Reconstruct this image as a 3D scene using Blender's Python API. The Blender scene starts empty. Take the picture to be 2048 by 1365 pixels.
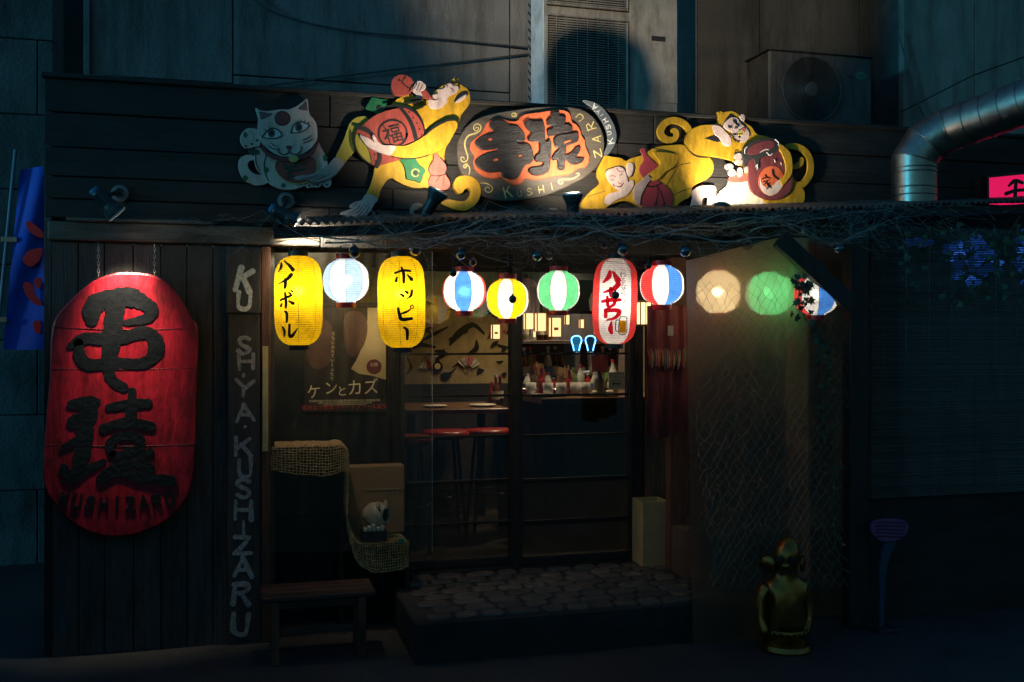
import bpy, math, random
from mathutils import Vector, Matrix
R = math.radians
random.seed(7)
sc = bpy.context.scene
COL = sc.collection

# ------------------------------------------------------------------ camera, sky, light, exposure
LENS, SENS = 35.0, 36.0
FPX = LENS / SENS * 2048          # focal length in photo pixels
YAW = R(15)
CAM = Vector((0, -5.2, 1.42))
HY = 676.0                        # eye level in the photo
cd = bpy.data.cameras.new('camera'); cam = bpy.data.objects.new('camera', cd); COL.objects.link(cam)
cd.lens = LENS; cd.sensor_width = SENS; cd.clip_start = 0.05; cd.clip_end = 500
cam.location = CAM; cam.rotation_euler = (math.pi / 2, 0, -YAW)
cd.shift_y = -(682.5 - HY) / 2048
sc.camera = cam
w = bpy.data.worlds.new('World'); sc.world = w; w.use_nodes = True
nt = w.node_tree; nt.nodes.clear()
sky = nt.nodes.new('ShaderNodeTexSky'); sky.sky_type = 'NISHITA'; sky.sun_disc = False
sky.sun_elevation = R(-2); sky.sun_rotation = R(250)
bg = nt.nodes.new('ShaderNodeBackground'); wo = nt.nodes.new('ShaderNodeOutputWorld')
tint = nt.nodes.new('ShaderNodeMix'); tint.data_type = 'RGBA'; tint.blend_type = 'MULTIPLY'
tint.inputs[0].default_value = 1.0; tint.inputs[7].default_value = (0.24, 0.92, 1.45, 1)
nt.links.new(sky.outputs[0], tint.inputs[6]); nt.links.new(tint.outputs[2], bg.inputs[0]); nt.links.new(bg.outputs[0], wo.inputs[0])
bg.inputs[1].default_value = 1.05
sl = bpy.data.lights.new('city_glow_sun', 'SUN'); so = bpy.data.objects.new('city_glow_sun', sl); COL.objects.link(so)
sl.energy = 0.95; sl.angle = R(6); sl.color = (0.05, 0.46, 0.72)
so.rotation_euler = Vector((0.94, 0.30, -0.07)).to_track_quat('-Z', 'Y').to_euler()
sc.view_settings.view_transform = 'Standard'; sc.view_settings.look = 'None'
sc.view_settings.gamma = 1.0; sc.view_settings.exposure = 0.0; sc.view_settings.use_curve_mapping = False
sc.render.engine = 'CYCLES'
sc.cycles.use_denoising = True
sc.cycles.max_bounces = 10; sc.cycles.diffuse_bounces = 4; sc.cycles.glossy_bounces = 4
sc.cycles.transmission_bounces = 6; sc.cycles.transparent_max_bounces = 16
sc.cycles.sample_clamp_indirect = 4.0; sc.cycles.caustics_reflective = False; sc.cycles.caustics_refractive = False

# ------------------------------------------------------------------ photo pixel -> place helpers
RT = Vector((math.cos(YAW), -math.sin(YAW), 0)); FW = Vector((math.sin(YAW), math.cos(YAW), 0))
def P(px, py, Y):
    d = RT * ((px - 1024) / FPX) + FW + Vector((0, 0, (HY - py) / FPX))
    return CAM + d * ((Y - CAM.y) / d.y)
def PX(px, Y): return P(px, HY, Y).x
def PZ(px, py, Y): return P(px, py, Y).z
def MPP(px, Y):                    # metres per photo pixel there
    d = RT * ((px - 1024) / FPX) + FW
    return ((Y - CAM.y) / d.y) / FPX
def Z2(x, y): return (460 + x / 4.0157, 130 + y / 4.0157)
def Z3(x, y): return (900 + x / 5.689, 180 + y / 5.689)
def Z4(x, y): return (1160 + x / 4.096, 200 + y / 4.096)
def Z1(x, y): return (x / 1.665, 480 + y / 1.665)
def Z7(x, y): return (520 + x / 4.875, 440 + y / 4.875)
def Z8(x, y): return (860 + x / 3.793, 440 + y / 3.793)
def ID(x, y): return (x, y)
SCL = {Z2: 4.0157, Z3: 5.689, Z4: 4.096, Z1: 1.665, Z7: 4.875, Z8: 3.793, ID: 1.0}

# ------------------------------------------------------------------ materials
MATS = {}
def newmat(name):
    m = bpy.data.materials.new(name); m.use_nodes = True
    n = m.node_tree; n.nodes.clear()
    out = n.nodes.new('ShaderNodeOutputMaterial')
    return m, n, out
def c4(c, k=1.0): return (min(c[0] * k, 1), min(c[1] * k, 1), min(c[2] * k, 1), 1)
def M(name, col, rough=0.6, metal=0.0, var=0.3, scale=9.0, stretch=(1, 1, 1), bump=0.15, bscale=90.0, spec=0.4, rnd=0.0, coat=0.0, detail=5, dirt=0.0, dscale=4.0, dstretch=(1, 1, 1), dcol=(.25, .2, .15)):
    if name in MATS: return MATS[name]
    m, n, out = newmat(name)
    b = n.nodes.new('ShaderNodeBsdfPrincipled')
    tc = n.nodes.new('ShaderNodeTexCoord'); mp = n.nodes.new('ShaderNodeMapping')
    mp.inputs['Scale'].default_value = stretch
    n.links.new(tc.outputs['Object'], mp.inputs[0])
    if rnd > 0:
        oi0 = n.nodes.new('ShaderNodeObjectInfo')
        cmb = n.nodes.new('ShaderNodeCombineXYZ')
        mu = n.nodes.new('ShaderNodeMath'); mu.operation = 'MULTIPLY'; mu.inputs[1].default_value = 37.0
        n.links.new(oi0.outputs['Random'], mu.inputs[0])
        n.links.new(mu.outputs[0], cmb.inputs[0]); n.links.new(mu.outputs[0], cmb.inputs[2])
        n.links.new(cmb.outputs[0], mp.inputs['Location'])
    nz = n.nodes.new('ShaderNodeTexNoise'); nz.inputs['Scale'].default_value = scale; nz.inputs['Detail'].default_value = detail
    nz.inputs['Roughness'].default_value = 0.62
    n.links.new(mp.outputs[0], nz.inputs['Vector'])
    cr = n.nodes.new('ShaderNodeValToRGB')
    cr.color_ramp.elements[0].position = 0.32; cr.color_ramp.elements[1].position = 0.70
    cr.color_ramp.elements[0].color = c4(col, 1 - var); cr.color_ramp.elements[1].color = c4(col, 1 + var * 0.8)
    n.links.new(nz.outputs[0], cr.inputs[0])
    src = cr.outputs[0]
    if rnd > 0:
        mr = n.nodes.new('ShaderNodeMapRange'); mr.inputs[3].default_value = 1 - rnd; mr.inputs[4].default_value = 1 + rnd
        n.links.new(oi0.outputs['Random'], mr.inputs[0])
        hs = n.nodes.new('ShaderNodeHueSaturation'); n.links.new(mr.outputs[0], hs.inputs['Value'])
        n.links.new(src, hs.inputs['Color']); src = hs.outputs[0]
    if dirt > 0:
        mp2 = n.nodes.new('ShaderNodeMapping'); mp2.inputs['Scale'].default_value = dstretch; n.links.new(tc.outputs['Object'], mp2.inputs[0])
        n3 = n.nodes.new('ShaderNodeTexNoise'); n3.inputs['Scale'].default_value = dscale; n3.inputs['Detail'].default_value = 9; n3.inputs['Roughness'].default_value = .7
        n.links.new(mp2.outputs[0], n3.inputs['Vector'])
        m3 = n.nodes.new('ShaderNodeMapRange'); m3.inputs[1].default_value = .46; m3.inputs[2].default_value = .68; m3.inputs[3].default_value = 0; m3.inputs[4].default_value = dirt
        n.links.new(n3.outputs[0], m3.inputs[0])
        mx3 = n.nodes.new('ShaderNodeMix'); mx3.data_type = 'RGBA'; mx3.blend_type = 'MULTIPLY'; mx3.inputs[7].default_value = c4(dcol)
        n.links.new(m3.outputs[0], mx3.inputs[0]); n.links.new(src, mx3.inputs[6]); src = mx3.outputs[2]
    n.links.new(src, b.inputs['Base Color'])
    rr = n.nodes.new('ShaderNodeMapRange'); rr.inputs[3].default_value = max(rough - 0.12, 0.03); rr.inputs[4].default_value = min(rough + 0.12, 1)
    n.links.new(nz.outputs[0], rr.inputs[0]); n.links.new(rr.outputs[0], b.inputs['Roughness'])
    b.inputs['Metallic'].default_value = metal
    b.inputs['Specular IOR Level'].default_value = spec
    b.inputs['Coat Weight'].default_value = coat
    if bump > 0:
        n2 = n.nodes.new('ShaderNodeTexNoise'); n2.inputs['Scale'].default_value = bscale; n2.inputs['Detail'].default_value = 4
        n.links.new(mp.outputs[0], n2.inputs['Vector'])
        bp = n.nodes.new('ShaderNodeBump'); bp.inputs['Strength'].default_value = bump; bp.inputs['Distance'].default_value = 0.01
        n.links.new(n2.outputs[0], bp.inputs['Height']); n.links.new(bp.outputs[0], b.inputs['Normal'])
    n.links.new(b.outputs[0], out.inputs[0])
    MATS[name] = m
    return m
def EM(name, col, strength):
    if name in MATS: return MATS[name]
    m, n, out = newmat(name)
    e = n.nodes.new('ShaderNodeEmission'); e.inputs[0].default_value = c4(col); e.inputs[1].default_value = strength
    n.links.new(e.outputs[0], out.inputs[0]); MATS[name] = m
    return m
def PAPER(name, col, trans=0.8, fwd=0.2):
    """lantern paper: lets the lamp inside shine through"""
    if name in MATS: return MATS[name]
    m, n, out = newmat(name)
    tc = n.nodes.new('ShaderNodeTexCoord'); nz = n.nodes.new('ShaderNodeTexNoise'); nz.inputs['Scale'].default_value = 60; nz.inputs['Detail'].default_value = 6
    n.links.new(tc.outputs['Object'], nz.inputs['Vector'])
    cr = n.nodes.new('ShaderNodeValToRGB'); cr.color_ramp.elements[0].position = .3; cr.color_ramp.elements[1].position = .7
    cr.color_ramp.elements[0].color = c4(col, .82); cr.color_ramp.elements[1].color = c4(col, 1.05)
    n.links.new(nz.outputs[0], cr.inputs[0])
    t = n.nodes.new('ShaderNodeBsdfTranslucent'); d = n.nodes.new('ShaderNodeBsdfPrincipled'); d.inputs['Roughness'].default_value = .5
    rf = n.nodes.new('ShaderNodeBsdfRefraction'); rf.inputs['Roughness'].default_value = .55; rf.inputs['IOR'].default_value = 1.25
    for s in (t, rf): n.links.new(cr.outputs[0], s.inputs['Color'])
    n.links.new(cr.outputs[0], d.inputs['Base Color'])
    m1 = n.nodes.new('ShaderNodeMixShader'); m1.inputs[0].default_value = fwd
    n.links.new(t.outputs[0], m1.inputs[1]); n.links.new(rf.outputs[0], m1.inputs[2])
    m2 = n.nodes.new('ShaderNodeMixShader'); m2.inputs[0].default_value = trans
    n.links.new(d.outputs[0], m2.inputs[1]); n.links.new(m1.outputs[0], m2.inputs[2])
    n.links.new(m2.outputs[0], out.inputs[0]); MATS[name] = m
    return m
def SHEET(name, clear=0.9, haze_col=(.5, .48, .42), gloss=0.5, rough=0.08, bump=.3, bscale=7, refl=1.0):
    """thin transparent film or pane: see-through, a little haze, a Fresnel reflection"""
    if name in MATS: return MATS[name]
    m, n, out = newmat(name)
    tr = n.nodes.new('ShaderNodeBsdfTransparent'); tr.inputs[0].default_value = (.96, .96, .95, 1)
    di = n.nodes.new('ShaderNodeBsdfDiffuse'); di.inputs[0].default_value = c4(haze_col)
    tl = n.nodes.new('ShaderNodeBsdfTranslucent'); tl.inputs[0].default_value = c4(haze_col)
    gl = n.nodes.new('ShaderNodeBsdfGlossy'); gl.inputs['Roughness'].default_value = rough
    fr = n.nodes.new('ShaderNodeFresnel'); fr.inputs[0].default_value = 1.5
    mu = n.nodes.new('ShaderNodeMath'); mu.operation = 'MULTIPLY'; mu.inputs[1].default_value = gloss * 2 * refl; mu.use_clamp = True
    n.links.new(fr.outputs[0], mu.inputs[0])
    hz = n.nodes.new('ShaderNodeMixShader'); hz.inputs[0].default_value = .6
    n.links.new(di.outputs[0], hz.inputs[1]); n.links.new(tl.outputs[0], hz.inputs[2])
    m1 = n.nodes.new('ShaderNodeMixShader')
    tc = n.nodes.new('ShaderNodeTexCoord'); nz = n.nodes.new('ShaderNodeTexNoise'); nz.inputs['Scale'].default_value = bscale; nz.inputs['Detail'].default_value = 3
    mp = n.nodes.new('ShaderNodeMapping'); mp.inputs['Scale'].default_value = (1, 1, .45)
    n.links.new(tc.outputs['Object'], mp.inputs[0]); n.links.new(mp.outputs[0], nz.inputs['Vector'])
    mr = n.nodes.new('ShaderNodeMapRange'); mr.inputs[1].default_value = .3; mr.inputs[2].default_value = .75
    mr.inputs[3].default_value = (1 - clear) * .75; mr.inputs[4].default_value = min((1 - clear) * 1.3, 1)
    n.links.new(nz.outputs[0], mr.inputs[0]); n.links.new(mr.outputs[0], m1.inputs[0])
    n.links.new(tr.outputs[0], m1.inputs[1]); n.links.new(hz.outputs[0], m1.inputs[2])
    m2 = n.nodes.new('ShaderNodeMixShader'); n.links.new(mu.outputs[0], m2.inputs[0])
    n.links.new(m1.outputs[0], m2.inputs[1]); n.links.new(gl.outputs[0], m2.inputs[2])
    if bump > 0:
        bp = n.nodes.new('ShaderNodeBump'); bp.inputs['Strength'].default_value = bump; bp.inputs['Distance'].default_value = .03
        n.links.new(nz.outputs[0], bp.inputs['Height'])
        n.links.new(bp.outputs[0], gl.inputs['Normal'])
    n.links.new(m2.outputs[0], out.inputs[0]); MATS[name] = m
    return m
def WOODX(name, col, rough=.7, rnd=.25, var=.45): return M(name, col, rough, var=var, scale=5, stretch=(.6, 6, 14), bump=.5, bscale=26, rnd=rnd, detail=8, dirt=.8, dscale=3.5, dstretch=(.7, 1, 2.5))
def WOODZ(name, col, rough=.7, rnd=.25, var=.45): return M(name, col, rough, var=var, scale=5, stretch=(14, 6, .6), bump=.5, bscale=26, rnd=rnd, detail=8, dirt=.8, dscale=3.5, dstretch=(2.5, 1, .7))

# ------------------------------------------------------------------ mesh builder
def catmull(pts, closed=True, n=4):
    out = []; N = len(pts); D = len(pts[0])
    rng = range(N) if closed else range(N - 1)
    for i in rng:
        if closed: a, b, c, d = pts[i - 1], pts[i], pts[(i + 1) % N], pts[(i + 2) % N]
        else: a, b, c, d = pts[max(i - 1, 0)], pts[i], pts[i + 1], pts[min(i + 2, N - 1)]
        for k in range(n):
            t = k / n; t2 = t * t; t3 = t2 * t
            out.append(tuple(.5 * (2 * b[j] + (c[j] - a[j]) * t + (2 * a[j] - 5 * b[j] + 4 * c[j] - d[j]) * t2 + (3 * b[j] - a[j] - 3 * c[j] + d[j]) * t3) for j in range(D)))
    if not closed: out.append(tuple(pts[-1]))
    return out
class MB:
    def __init__(s): s.v = []; s.f = []; s.m = []
    def face(s, idx, m=0): s.f.append(tuple(idx)); s.m.append(m)
    def box(s, x0, x1, y0, y1, z0, z1, m=0):
        b = len(s.v)
        if x0 > x1: x0, x1 = x1, x0
        if y0 > y1: y0, y1 = y1, y0
        if z0 > z1: z0, z1 = z1, z0
        s.v += [(x0, y0, z0), (x1, y0, z0), (x1, y1, z0), (x0, y1, z0), (x0, y0, z1), (x1, y0, z1), (x1, y1, z1), (x0, y1, z1)]
        for f in ((0, 3, 2, 1), (4, 5, 6, 7), (0, 1, 5, 4), (1, 2, 6, 5), (2, 3, 7, 6), (3, 0, 4, 7)): s.face([b + i for i in f], m)
        return s
    def cbox(s, x0, x1, y0, y1, z0, z1, c=.003, m=0):
        """box with its edges chamfered"""
        b = len(s.v)
        cx, cy, cz = (x0 + x1) / 2, (y0 + y1) / 2, (z0 + z1) / 2
        hx, hy, hz = abs(x1 - x0) / 2, abs(y1 - y0) / 2, abs(z1 - z0) / 2
        c = min(c, hx * .9, hy * .9, hz * .9)
        ix = {}
        for sx in (-1, 1):
            for sy in (-1, 1):
                for sz in (-1, 1):
                    for ax in range(3):
                        p = [sx * (hx - c), sy * (hy - c), sz * (hz - c)]
                        p[ax] = (sx * hx, sy * hy, sz * hz)[ax]
                        ix[(sx, sy, sz, ax)] = len(s.v); s.v.append((cx + p[0], cy + p[1], cz + p[2]))
        def q(ids): s.face(ids, m)
        for sg in (-1, 1):
            o = ((-1, -1), (1, -1), (1, 1), (-1, 1)) if sg > 0 else ((-1, -1), (-1, 1), (1, 1), (1, -1))
            q([ix[(sg, a, b_, 0)] for a, b_ in o]); q([ix[(b_, sg, a, 1)] for a, b_ in o]); q([ix[(a, b_, sg, 2)] for a, b_ in o])
        for a in (-1, 1):
            for b_ in (-1, 1):
                e = [ix[(-1, a, b_, 1)], ix[(1, a, b_, 1)], ix[(1, a, b_, 2)], ix[(-1, a, b_, 2)]]; q(e if a * b_ < 0 else e[::-1])
                e = [ix[(a, -1, b_, 2)], ix[(a, 1, b_, 2)], ix[(a, 1, b_, 0)], ix[(a, -1, b_, 0)]]; q(e if a * b_ < 0 else e[::-1])
                e = [ix[(a, b_, -1, 0)], ix[(a, b_, 1, 0)], ix[(a, b_, 1, 1)], ix[(a, b_, -1, 1)]]; q(e if a * b_ < 0 else e[::-1])
                for c_ in (-1, 1):
                    t = [ix[(a, b_, c_, 0)], ix[(a, b_, c_, 1)], ix[(a, b_, c_, 2)]]; q(t if a * b_ * c_ > 0 else t[::-1])
        return s
    def prism(s, pts, yb, yf, cham=.0015, m=0):
        """outline pts [(x,z)], back at yb, front (towards -Y) at yf"""
        A = sum(pts[i - 1][0] * pts[i][1] - pts[i][0] * pts[i - 1][1] for i in range(len(pts)))
        if A < 0: pts = pts[::-1]
        n = len(pts); b = len(s.v)
        inn = []
        for i in range(n):
            p, q, r = pts[i - 1], pts[i], pts[(i + 1) % n]
            dx, dz = r[0] - p[0], r[1] - p[1]; l = math.hypot(dx, dz) or 1
            inn.append((q[0] - dz / l * cham, q[1] + dx / l * cham))
        s.v += [(x, yb, z) for x, z in pts] + [(x, yf + cham, z) for x, z in pts] + [(x, yf, z) for x, z in inn]
        for i in range(n):
            j = (i + 1) % n
            s.face((b + i, b + j, b + n + j, b + n + i), m); s.face((b + n + i, b + n + j, b + 2 * n + j, b + 2 * n + i), m)
        s.face([b + 2 * n + i for i in range(n)], m); s.face([b + i for i in range(n)][::-1], m)
        return s
    def ribbon(s, pts, fn, yb, yf, m=0):
        """brush stroke pts [(x,z,halfwidth)], raised from yb to yf, fn maps (x,y,z)->point"""
        n = len(pts); L = []; Rr = []
        for i in range(n):
            p = pts[max(i - 1, 0)]; q = pts[min(i + 1, n - 1)]
            dx, dz = q[0] - p[0], q[1] - p[1]; l = math.hypot(dx, dz) or 1
            x, z, h = pts[i]
            L.append((x - dz / l * h, z + dx / l * h)); Rr.append((x + dz / l * h, z - dx / l * h))
        def cap(i, sg):
            p = pts[i]; q = pts[i + 1] if i == 0 else pts[i - 1]
            a = math.atan2(p[1] - q[1], p[0] - q[0]); h = p[2]
            return [(p[0] + math.cos(a + t) * h, p[1] + math.sin(a + t) * h) for t in (-1.05, -.5, 0, .5, 1.05)]
        c0 = cap(0, 1); c1 = cap(n - 1, 1)
        ring = c0 + Rr + c1 + L[::-1]
        # strip
        b = len(s.v)
        s.v += [fn(x, yf, z) for x, z in L] + [fn(x, yf, z) for x, z in Rr] + [fn(p[0], yf, p[1]) for p in pts]
        for i in range(n - 1):
            s.face((b + n + i, b + n + i + 1, b + 2 * n + i + 1, b + 2 * n + i), m); s.face((b + 2 * n + i, b + 2 * n + i + 1, b + i + 1, b + i), m)
        for i, cp in ((0, c0), (n - 1, c1)):
            k = len(s.v); s.v += [fn(x, yf, z) for x, z in cp]
            ends = (b, b + n) if i == 0 else (b + n + n - 1, b + n - 1)
            seq = [ends[0]] + [k + j for j in range(5)] + [ends[1]]
            for j in range(6): s.face((b + 2 * n + i, seq[j], seq[j + 1]), m)
        # side walls
        if abs(yb - yf) > 1e-5:
            A = sum(ring[i - 1][0] * ring[i][1] - ring[i][0] * ring[i - 1][1] for i in range(len(ring)))
            if A < 0: ring = ring[::-1]
            k = len(s.v); N = len(ring)
            s.v += [fn(x, yb, z) for x, z in ring] + [fn(x, yf, z) for x, z in ring]
            for i in range(N):
                j = (i + 1) % N; s.face((k + i, k + j, k + N + j, k + N + i), m)
        return s
    def tube(s, pts, rad, seg=6, m=0, caps=True, closed=False):
        pts = [Vector(p) for p in pts]; n = len(pts)
        if not hasattr(rad, '__len__'): rad = [rad] * n
        b = len(s.v); ref = None
        for i in range(n):
            if closed: t = pts[(i + 1) % n] - pts[i - 1]
            else: t = pts[min(i + 1, n - 1)] - pts[max(i - 1, 0)]
            t = t.normalized() if t.length > 0 else Vector((0, 0, 1))
            if ref is None:
                ref = Vector((0, 0, 1)) if abs(t.z) < .9 else Vector((1, 0, 0))
            u = (ref - t * ref.dot(t)); u = u.normalized() if u.length > 1e-6 else t.orthogonal().normalized()
            ref = u; w_ = t.cross(u)
            for k in range(seg):
                a = 2 * math.pi * k / seg
                s.v.append(tuple(pts[i] + (u * math.cos(a) + w_ * math.sin(a)) * rad[i]))
        for i in range(n if closed else n - 1):
            i2 = (i + 1) % n
            for k in range(seg):
                k2 = (k + 1) % seg
                s.face((b + i * seg + k, b + i * seg + k2, b + i2 * seg + k2, b + i2 * seg + k), m)
        if caps and not closed:
            s.face([b + k for k in range(seg)][::-1], m); s.face([b + (n - 1) * seg + k for k in range(seg)], m)
        return s
    def lathe(s, prof, c=(0, 0, 0), axis=(0, 0, 1), seg=24, mfn=None, cap0=False, cap1=False, m=0, a0=0):
        """prof [(r,h)] turned about axis through c"""
        ax = Vector(axis).normalized(); u = Vector((1, 0, 0)) if abs(ax.x) < .9 else Vector((0, 1, 0))
        u = (u - ax * u.dot(ax)).normalized(); w_ = ax.cross(u); c = Vector(c); b = len(s.v); n = len(prof)
        for r, h in prof:
            for k in range(seg):
                a = a0 + 2 * math.pi * k / seg
                s.v.append(tuple(c + ax * h + (u * math.cos(a) + w_ * math.sin(a)) * r))
        for i in range(n - 1):
            for k in range(seg):
                k2 = (k + 1) % seg
                s.face((b + i * seg + k, b + i * seg + k2, b + (i + 1) * seg + k2, b + (i + 1) * seg + k), mfn(k, i) if mfn else m)
        if cap0: s.face([b + k for k in range(seg)][::-1], m)
        if cap1: s.face([b + (n - 1) * seg + k for k in range(seg)], m)
        return s
    def ball(s, c, r, seg=12, rings=8, sq=(1, 1, 1), m=0):
        b = len(s.v)
        for i in range(rings + 1):
            t = math.pi * i / rings
            for k in range(seg):
                a = 2 * math.pi * k / seg
                s.v.append((c[0] + r * sq[0] * math.sin(t) * math.cos(a), c[1] + r * sq[1] * math.sin(t) * math.sin(a), c[2] + r * sq[2] * math.cos(t)))
        for i in range(rings):
            for k in range(seg):
                k2 = (k + 1) % seg
                s.face((b + i * seg + k, b + (i + 1) * seg + k, b + (i + 1) * seg + k2, b + i * seg + k2), m)
        return s
    def quad(s, a, b_, c, d, m=0):
        b = len(s.v); s.v += [tuple(a), tuple(b_), tuple(c), tuple(d)]; s.face((b, b + 1, b + 2, b + 3), m); return s
    def build(s, name, mats, parent=None, smooth=False, local=False):
        me = bpy.data.meshes.new(name)
        o_ = wloc(parent) if (parent and not local) else Vector((0, 0, 0))
        me.from_pydata([(p[0] - o_.x, p[1] - o_.y, p[2] - o_.z) for p in s.v], [], s.f)
        if not isinstance(mats, (list, tuple)): mats = [mats]
        for mm in mats: me.materials.append(mm)
        if len(mats) > 1: me.polygons.foreach_set('material_index', s.m)
        if smooth: me.polygons.foreach_set('use_smooth', [True] * len(me.polygons))
        me.update()
        o = bpy.data.objects.new(name, me); COL.objects.link(o)
        if parent: o.parent = parent
        return o
def wloc(o):
    v = Vector((0, 0, 0))
    while o: v = v + o.location; o = o.parent
    return v
def thing(name, label, cat, loc=(0, 0, 0), group=None):
    o = bpy.data.objects.new(name, None); COL.objects.link(o); o.location = loc; o.empty_display_size = .05
    o['label'] = label; o['category'] = cat
    if group: o['group'] = group
    return o
def tag(o, label, cat, group=None):
    o['label'] = label; o['category'] = cat
    if group: o['group'] = group
    return o
def struct(o, kind='structure'): o['kind'] = kind; return o
def empty(name, loc=(0, 0, 0), parent=None):
    o = bpy.data.objects.new(name, None); COL.objects.link(o); o.location = loc; o.parent = parent; return o
def copy_tree(o, parent=None):
    c = o.copy(); COL.objects.link(c); c.parent = parent
    for ch in list(o.children): copy_tree(ch, c)
    return c
PL = lambda x, y, z: (x, y, z)
# painted flat shapes traced on the plane of a board
def poly(tf, pts, Y, n=4):
    px = [tf(*p) for p in (catmull(pts, True, n) if n > 1 else pts)]
    q = [P(a, b, Y) for a, b in px]
    return [(v.x, v.z) for v in q]
def slab(name, tf, pts, Yb, th, mat, parent, n=4, cham=.0015):
    return MB().prism(poly(tf, pts, Yb - th, n), Yb, Yb - th, cham).build(name, mat, parent)
def ell(cx, cy, rx, ry=None, n=20, rot=0):
    ry = ry or rx
    return [(cx + rx * math.cos(t) * math.cos(rot) - ry * math.sin(t) * math.sin(rot), cy + rx * math.cos(t) * math.sin(rot) + ry * math.sin(t) * math.cos(rot)) for t in [2 * math.pi * k / n for k in range(n)]]
def strokes(name, tf, lst, Yb, th, mat, parent, n=4, step=.0002, each=False):
    """lst: strokes, each [(x,y,width)...] in traced units"""
    if each:
        for i, st in enumerate(lst): strokes(name, tf, st if isinstance(st[0], list) else [st], Yb, th + i * .0001, mat, parent, n, step)
        return
    mb = MB(); sc_ = SCL[tf]
    for i, st in enumerate(lst):
        st = catmull(st, False, n) if len(st) > 2 else st
        q = []
        for x, y, wd in st:
            a, b = tf(x, y); p = P(a, b, Yb - th); q.append((p.x, p.z, max(wd, .5) / sc_ * MPP(a, Yb) * .5))
        mb.ribbon(q, PL, Yb, Yb - th - i * step)
    return mb.build(name, mat, parent)
LET = {'K': [[(0, 0), (0.03, 1)], [(.75, 1), (.05, .42)], [(.28, .6), (.82, 0)]], 'U': [[(0, 1), (0, .3), (.2, .03), (.55, .03), (.75, .3), (.75, 1)]],
       'S': [[(.75, .86), (.42, 1), (.08, .84), (.2, .58), (.6, .42), (.76, .2), (.4, 0), (0, .12)]], 'H': [[(0, 0), (.03, 1)], [(.75, 0), (.78, 1)], [(.03, .52), (.75, .48)]],
       'I': [[(.38, 0), (.4, 1)]], 'Z': [[(0, .97), (.38, 1), (.75, .98)], [(.75, .98), (.38, .5), (0, .02)], [(0, .02), (.4, 0), (.82, .03)]],
       'A': [[(0, 0), (.4, 1)], [(.4, 1), (.82, 0)], [(.16, .38), (.66, .36)]], 'R': [[(0, 0), (.03, 1)], [(0, .98), (.6, .95), (.72, .74), (.5, .54), (.05, .5)], [(.3, .5), (.78, 0)]],
       'Y': [[(0, 1), (.4, .5)], [(.82, 1), (.4, .5)], [(.4, .5), (.4, 0)]], '.': [[(.36, .42), (.42, .5)]]}
def letters(lst, wfac=.16):
    """lst: (char, cx, cy, height, rotation deg, [width factor]) -> strokes in traced units (y down)"""
    out = []
    for it in lst:
        ch, cx, cy, h, rot = it[:5]; wd = it[5] if len(it) > 5 else .8; one = []
        ca, sa = math.cos(R(rot)), math.sin(R(rot))
        for st in LET[ch]:
            q = []
            for i, (x, y) in enumerate(st):
                x = (x - .4) * h * wd; y = (y - .5) * h
                x += random.uniform(-.045, .045) * h; y += random.uniform(-.045, .045) * h
                q.append((cx + x * ca - y * sa, cy - (x * sa + y * ca), h * wfac * random.uniform(.65, 1.25)))
            one.append(q)
        out.append(one)
    return out
TXT = {}
def textdata(body):
    if body not in TXT:
        c = bpy.data.curves.new('t', 'FONT'); c.body = body; c.align_x = 'CENTER'; c.align_y = 'CENTER'; c.resolution_u = 3
        o = bpy.data.objects.new('t', c); COL.objects.link(o); bpy.context.view_layer.update()
        me = bpy.data.meshes.new_from_object(o.evaluated_get(bpy.context.evaluated_depsgraph_get()))
        TXT[body] = ([tuple(v.co) for v in me.vertices], [tuple(p.vertices) for p in me.polygons])
        bpy.data.objects.remove(o); bpy.data.meshes.remove(me)
    return TXT[body]
def text(mb, body, fn, size, rot=0, sx=1.0, m=0):
    v, f = textdata(body); b = len(mb.v); ca, sa = math.cos(R(rot)), math.sin(R(rot))
    for x, y, z in v:
        x *= size * sx; y *= size
        mb.v.append(tuple(fn(x * ca - y * sa, x * sa + y * ca)))
    for q in f: mb.face([b + i for i in q], m)
    return mb
def flat_text(name, body, px, py, Y, hpx, mat, parent, rot=0, sx=1.0):
    c = P(px, py, Y); s_ = hpx * MPP(px, Y)
    mb = MB(); text(mb, body, lambda x, y: (c.x + x, Y, c.z + y), s_, rot, sx)
    return mb.build(name, mat, parent)

# colours
m_black = M('black_paint', (.012, .012, .014), .5, var=.3, bump=.2, bscale=60)
m_white = M('white_paint', (.72, .71, .68), .6, var=.12, scale=14)
m_steel = M('dark_steel', (.05, .052, .055), .45, .6, var=.3)
m_wood_d = WOODX('dark_plank_wood', (.024, .021, .019))
m_wood_dz = WOODZ('dark_upright_wood', (.062, .055, .050))
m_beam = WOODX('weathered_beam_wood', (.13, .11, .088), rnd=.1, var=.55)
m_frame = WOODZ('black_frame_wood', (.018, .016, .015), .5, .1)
m_framex = WOODX('black_rail_wood', (.014, .012, .011), .5, .1)
m_wire = M('thin_wire', (.08, .08, .08), .4, .5, bump=0)

# ================================================================== THE SETTING
YF = -0.40            # front of the timber shop front
YR = -0.95            # front edge of the awning
ZT = 2.575            # top of the fascia
m_asph = M('asphalt', (.05, .048, .046), .6, var=.5, scale=3, bump=.8, bscale=90, dirt=.8, dscale=1.5)
g = MB().box(-40, 40, -40, 40, -.2, 0).build('ground', m_asph); struct(g)

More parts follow.
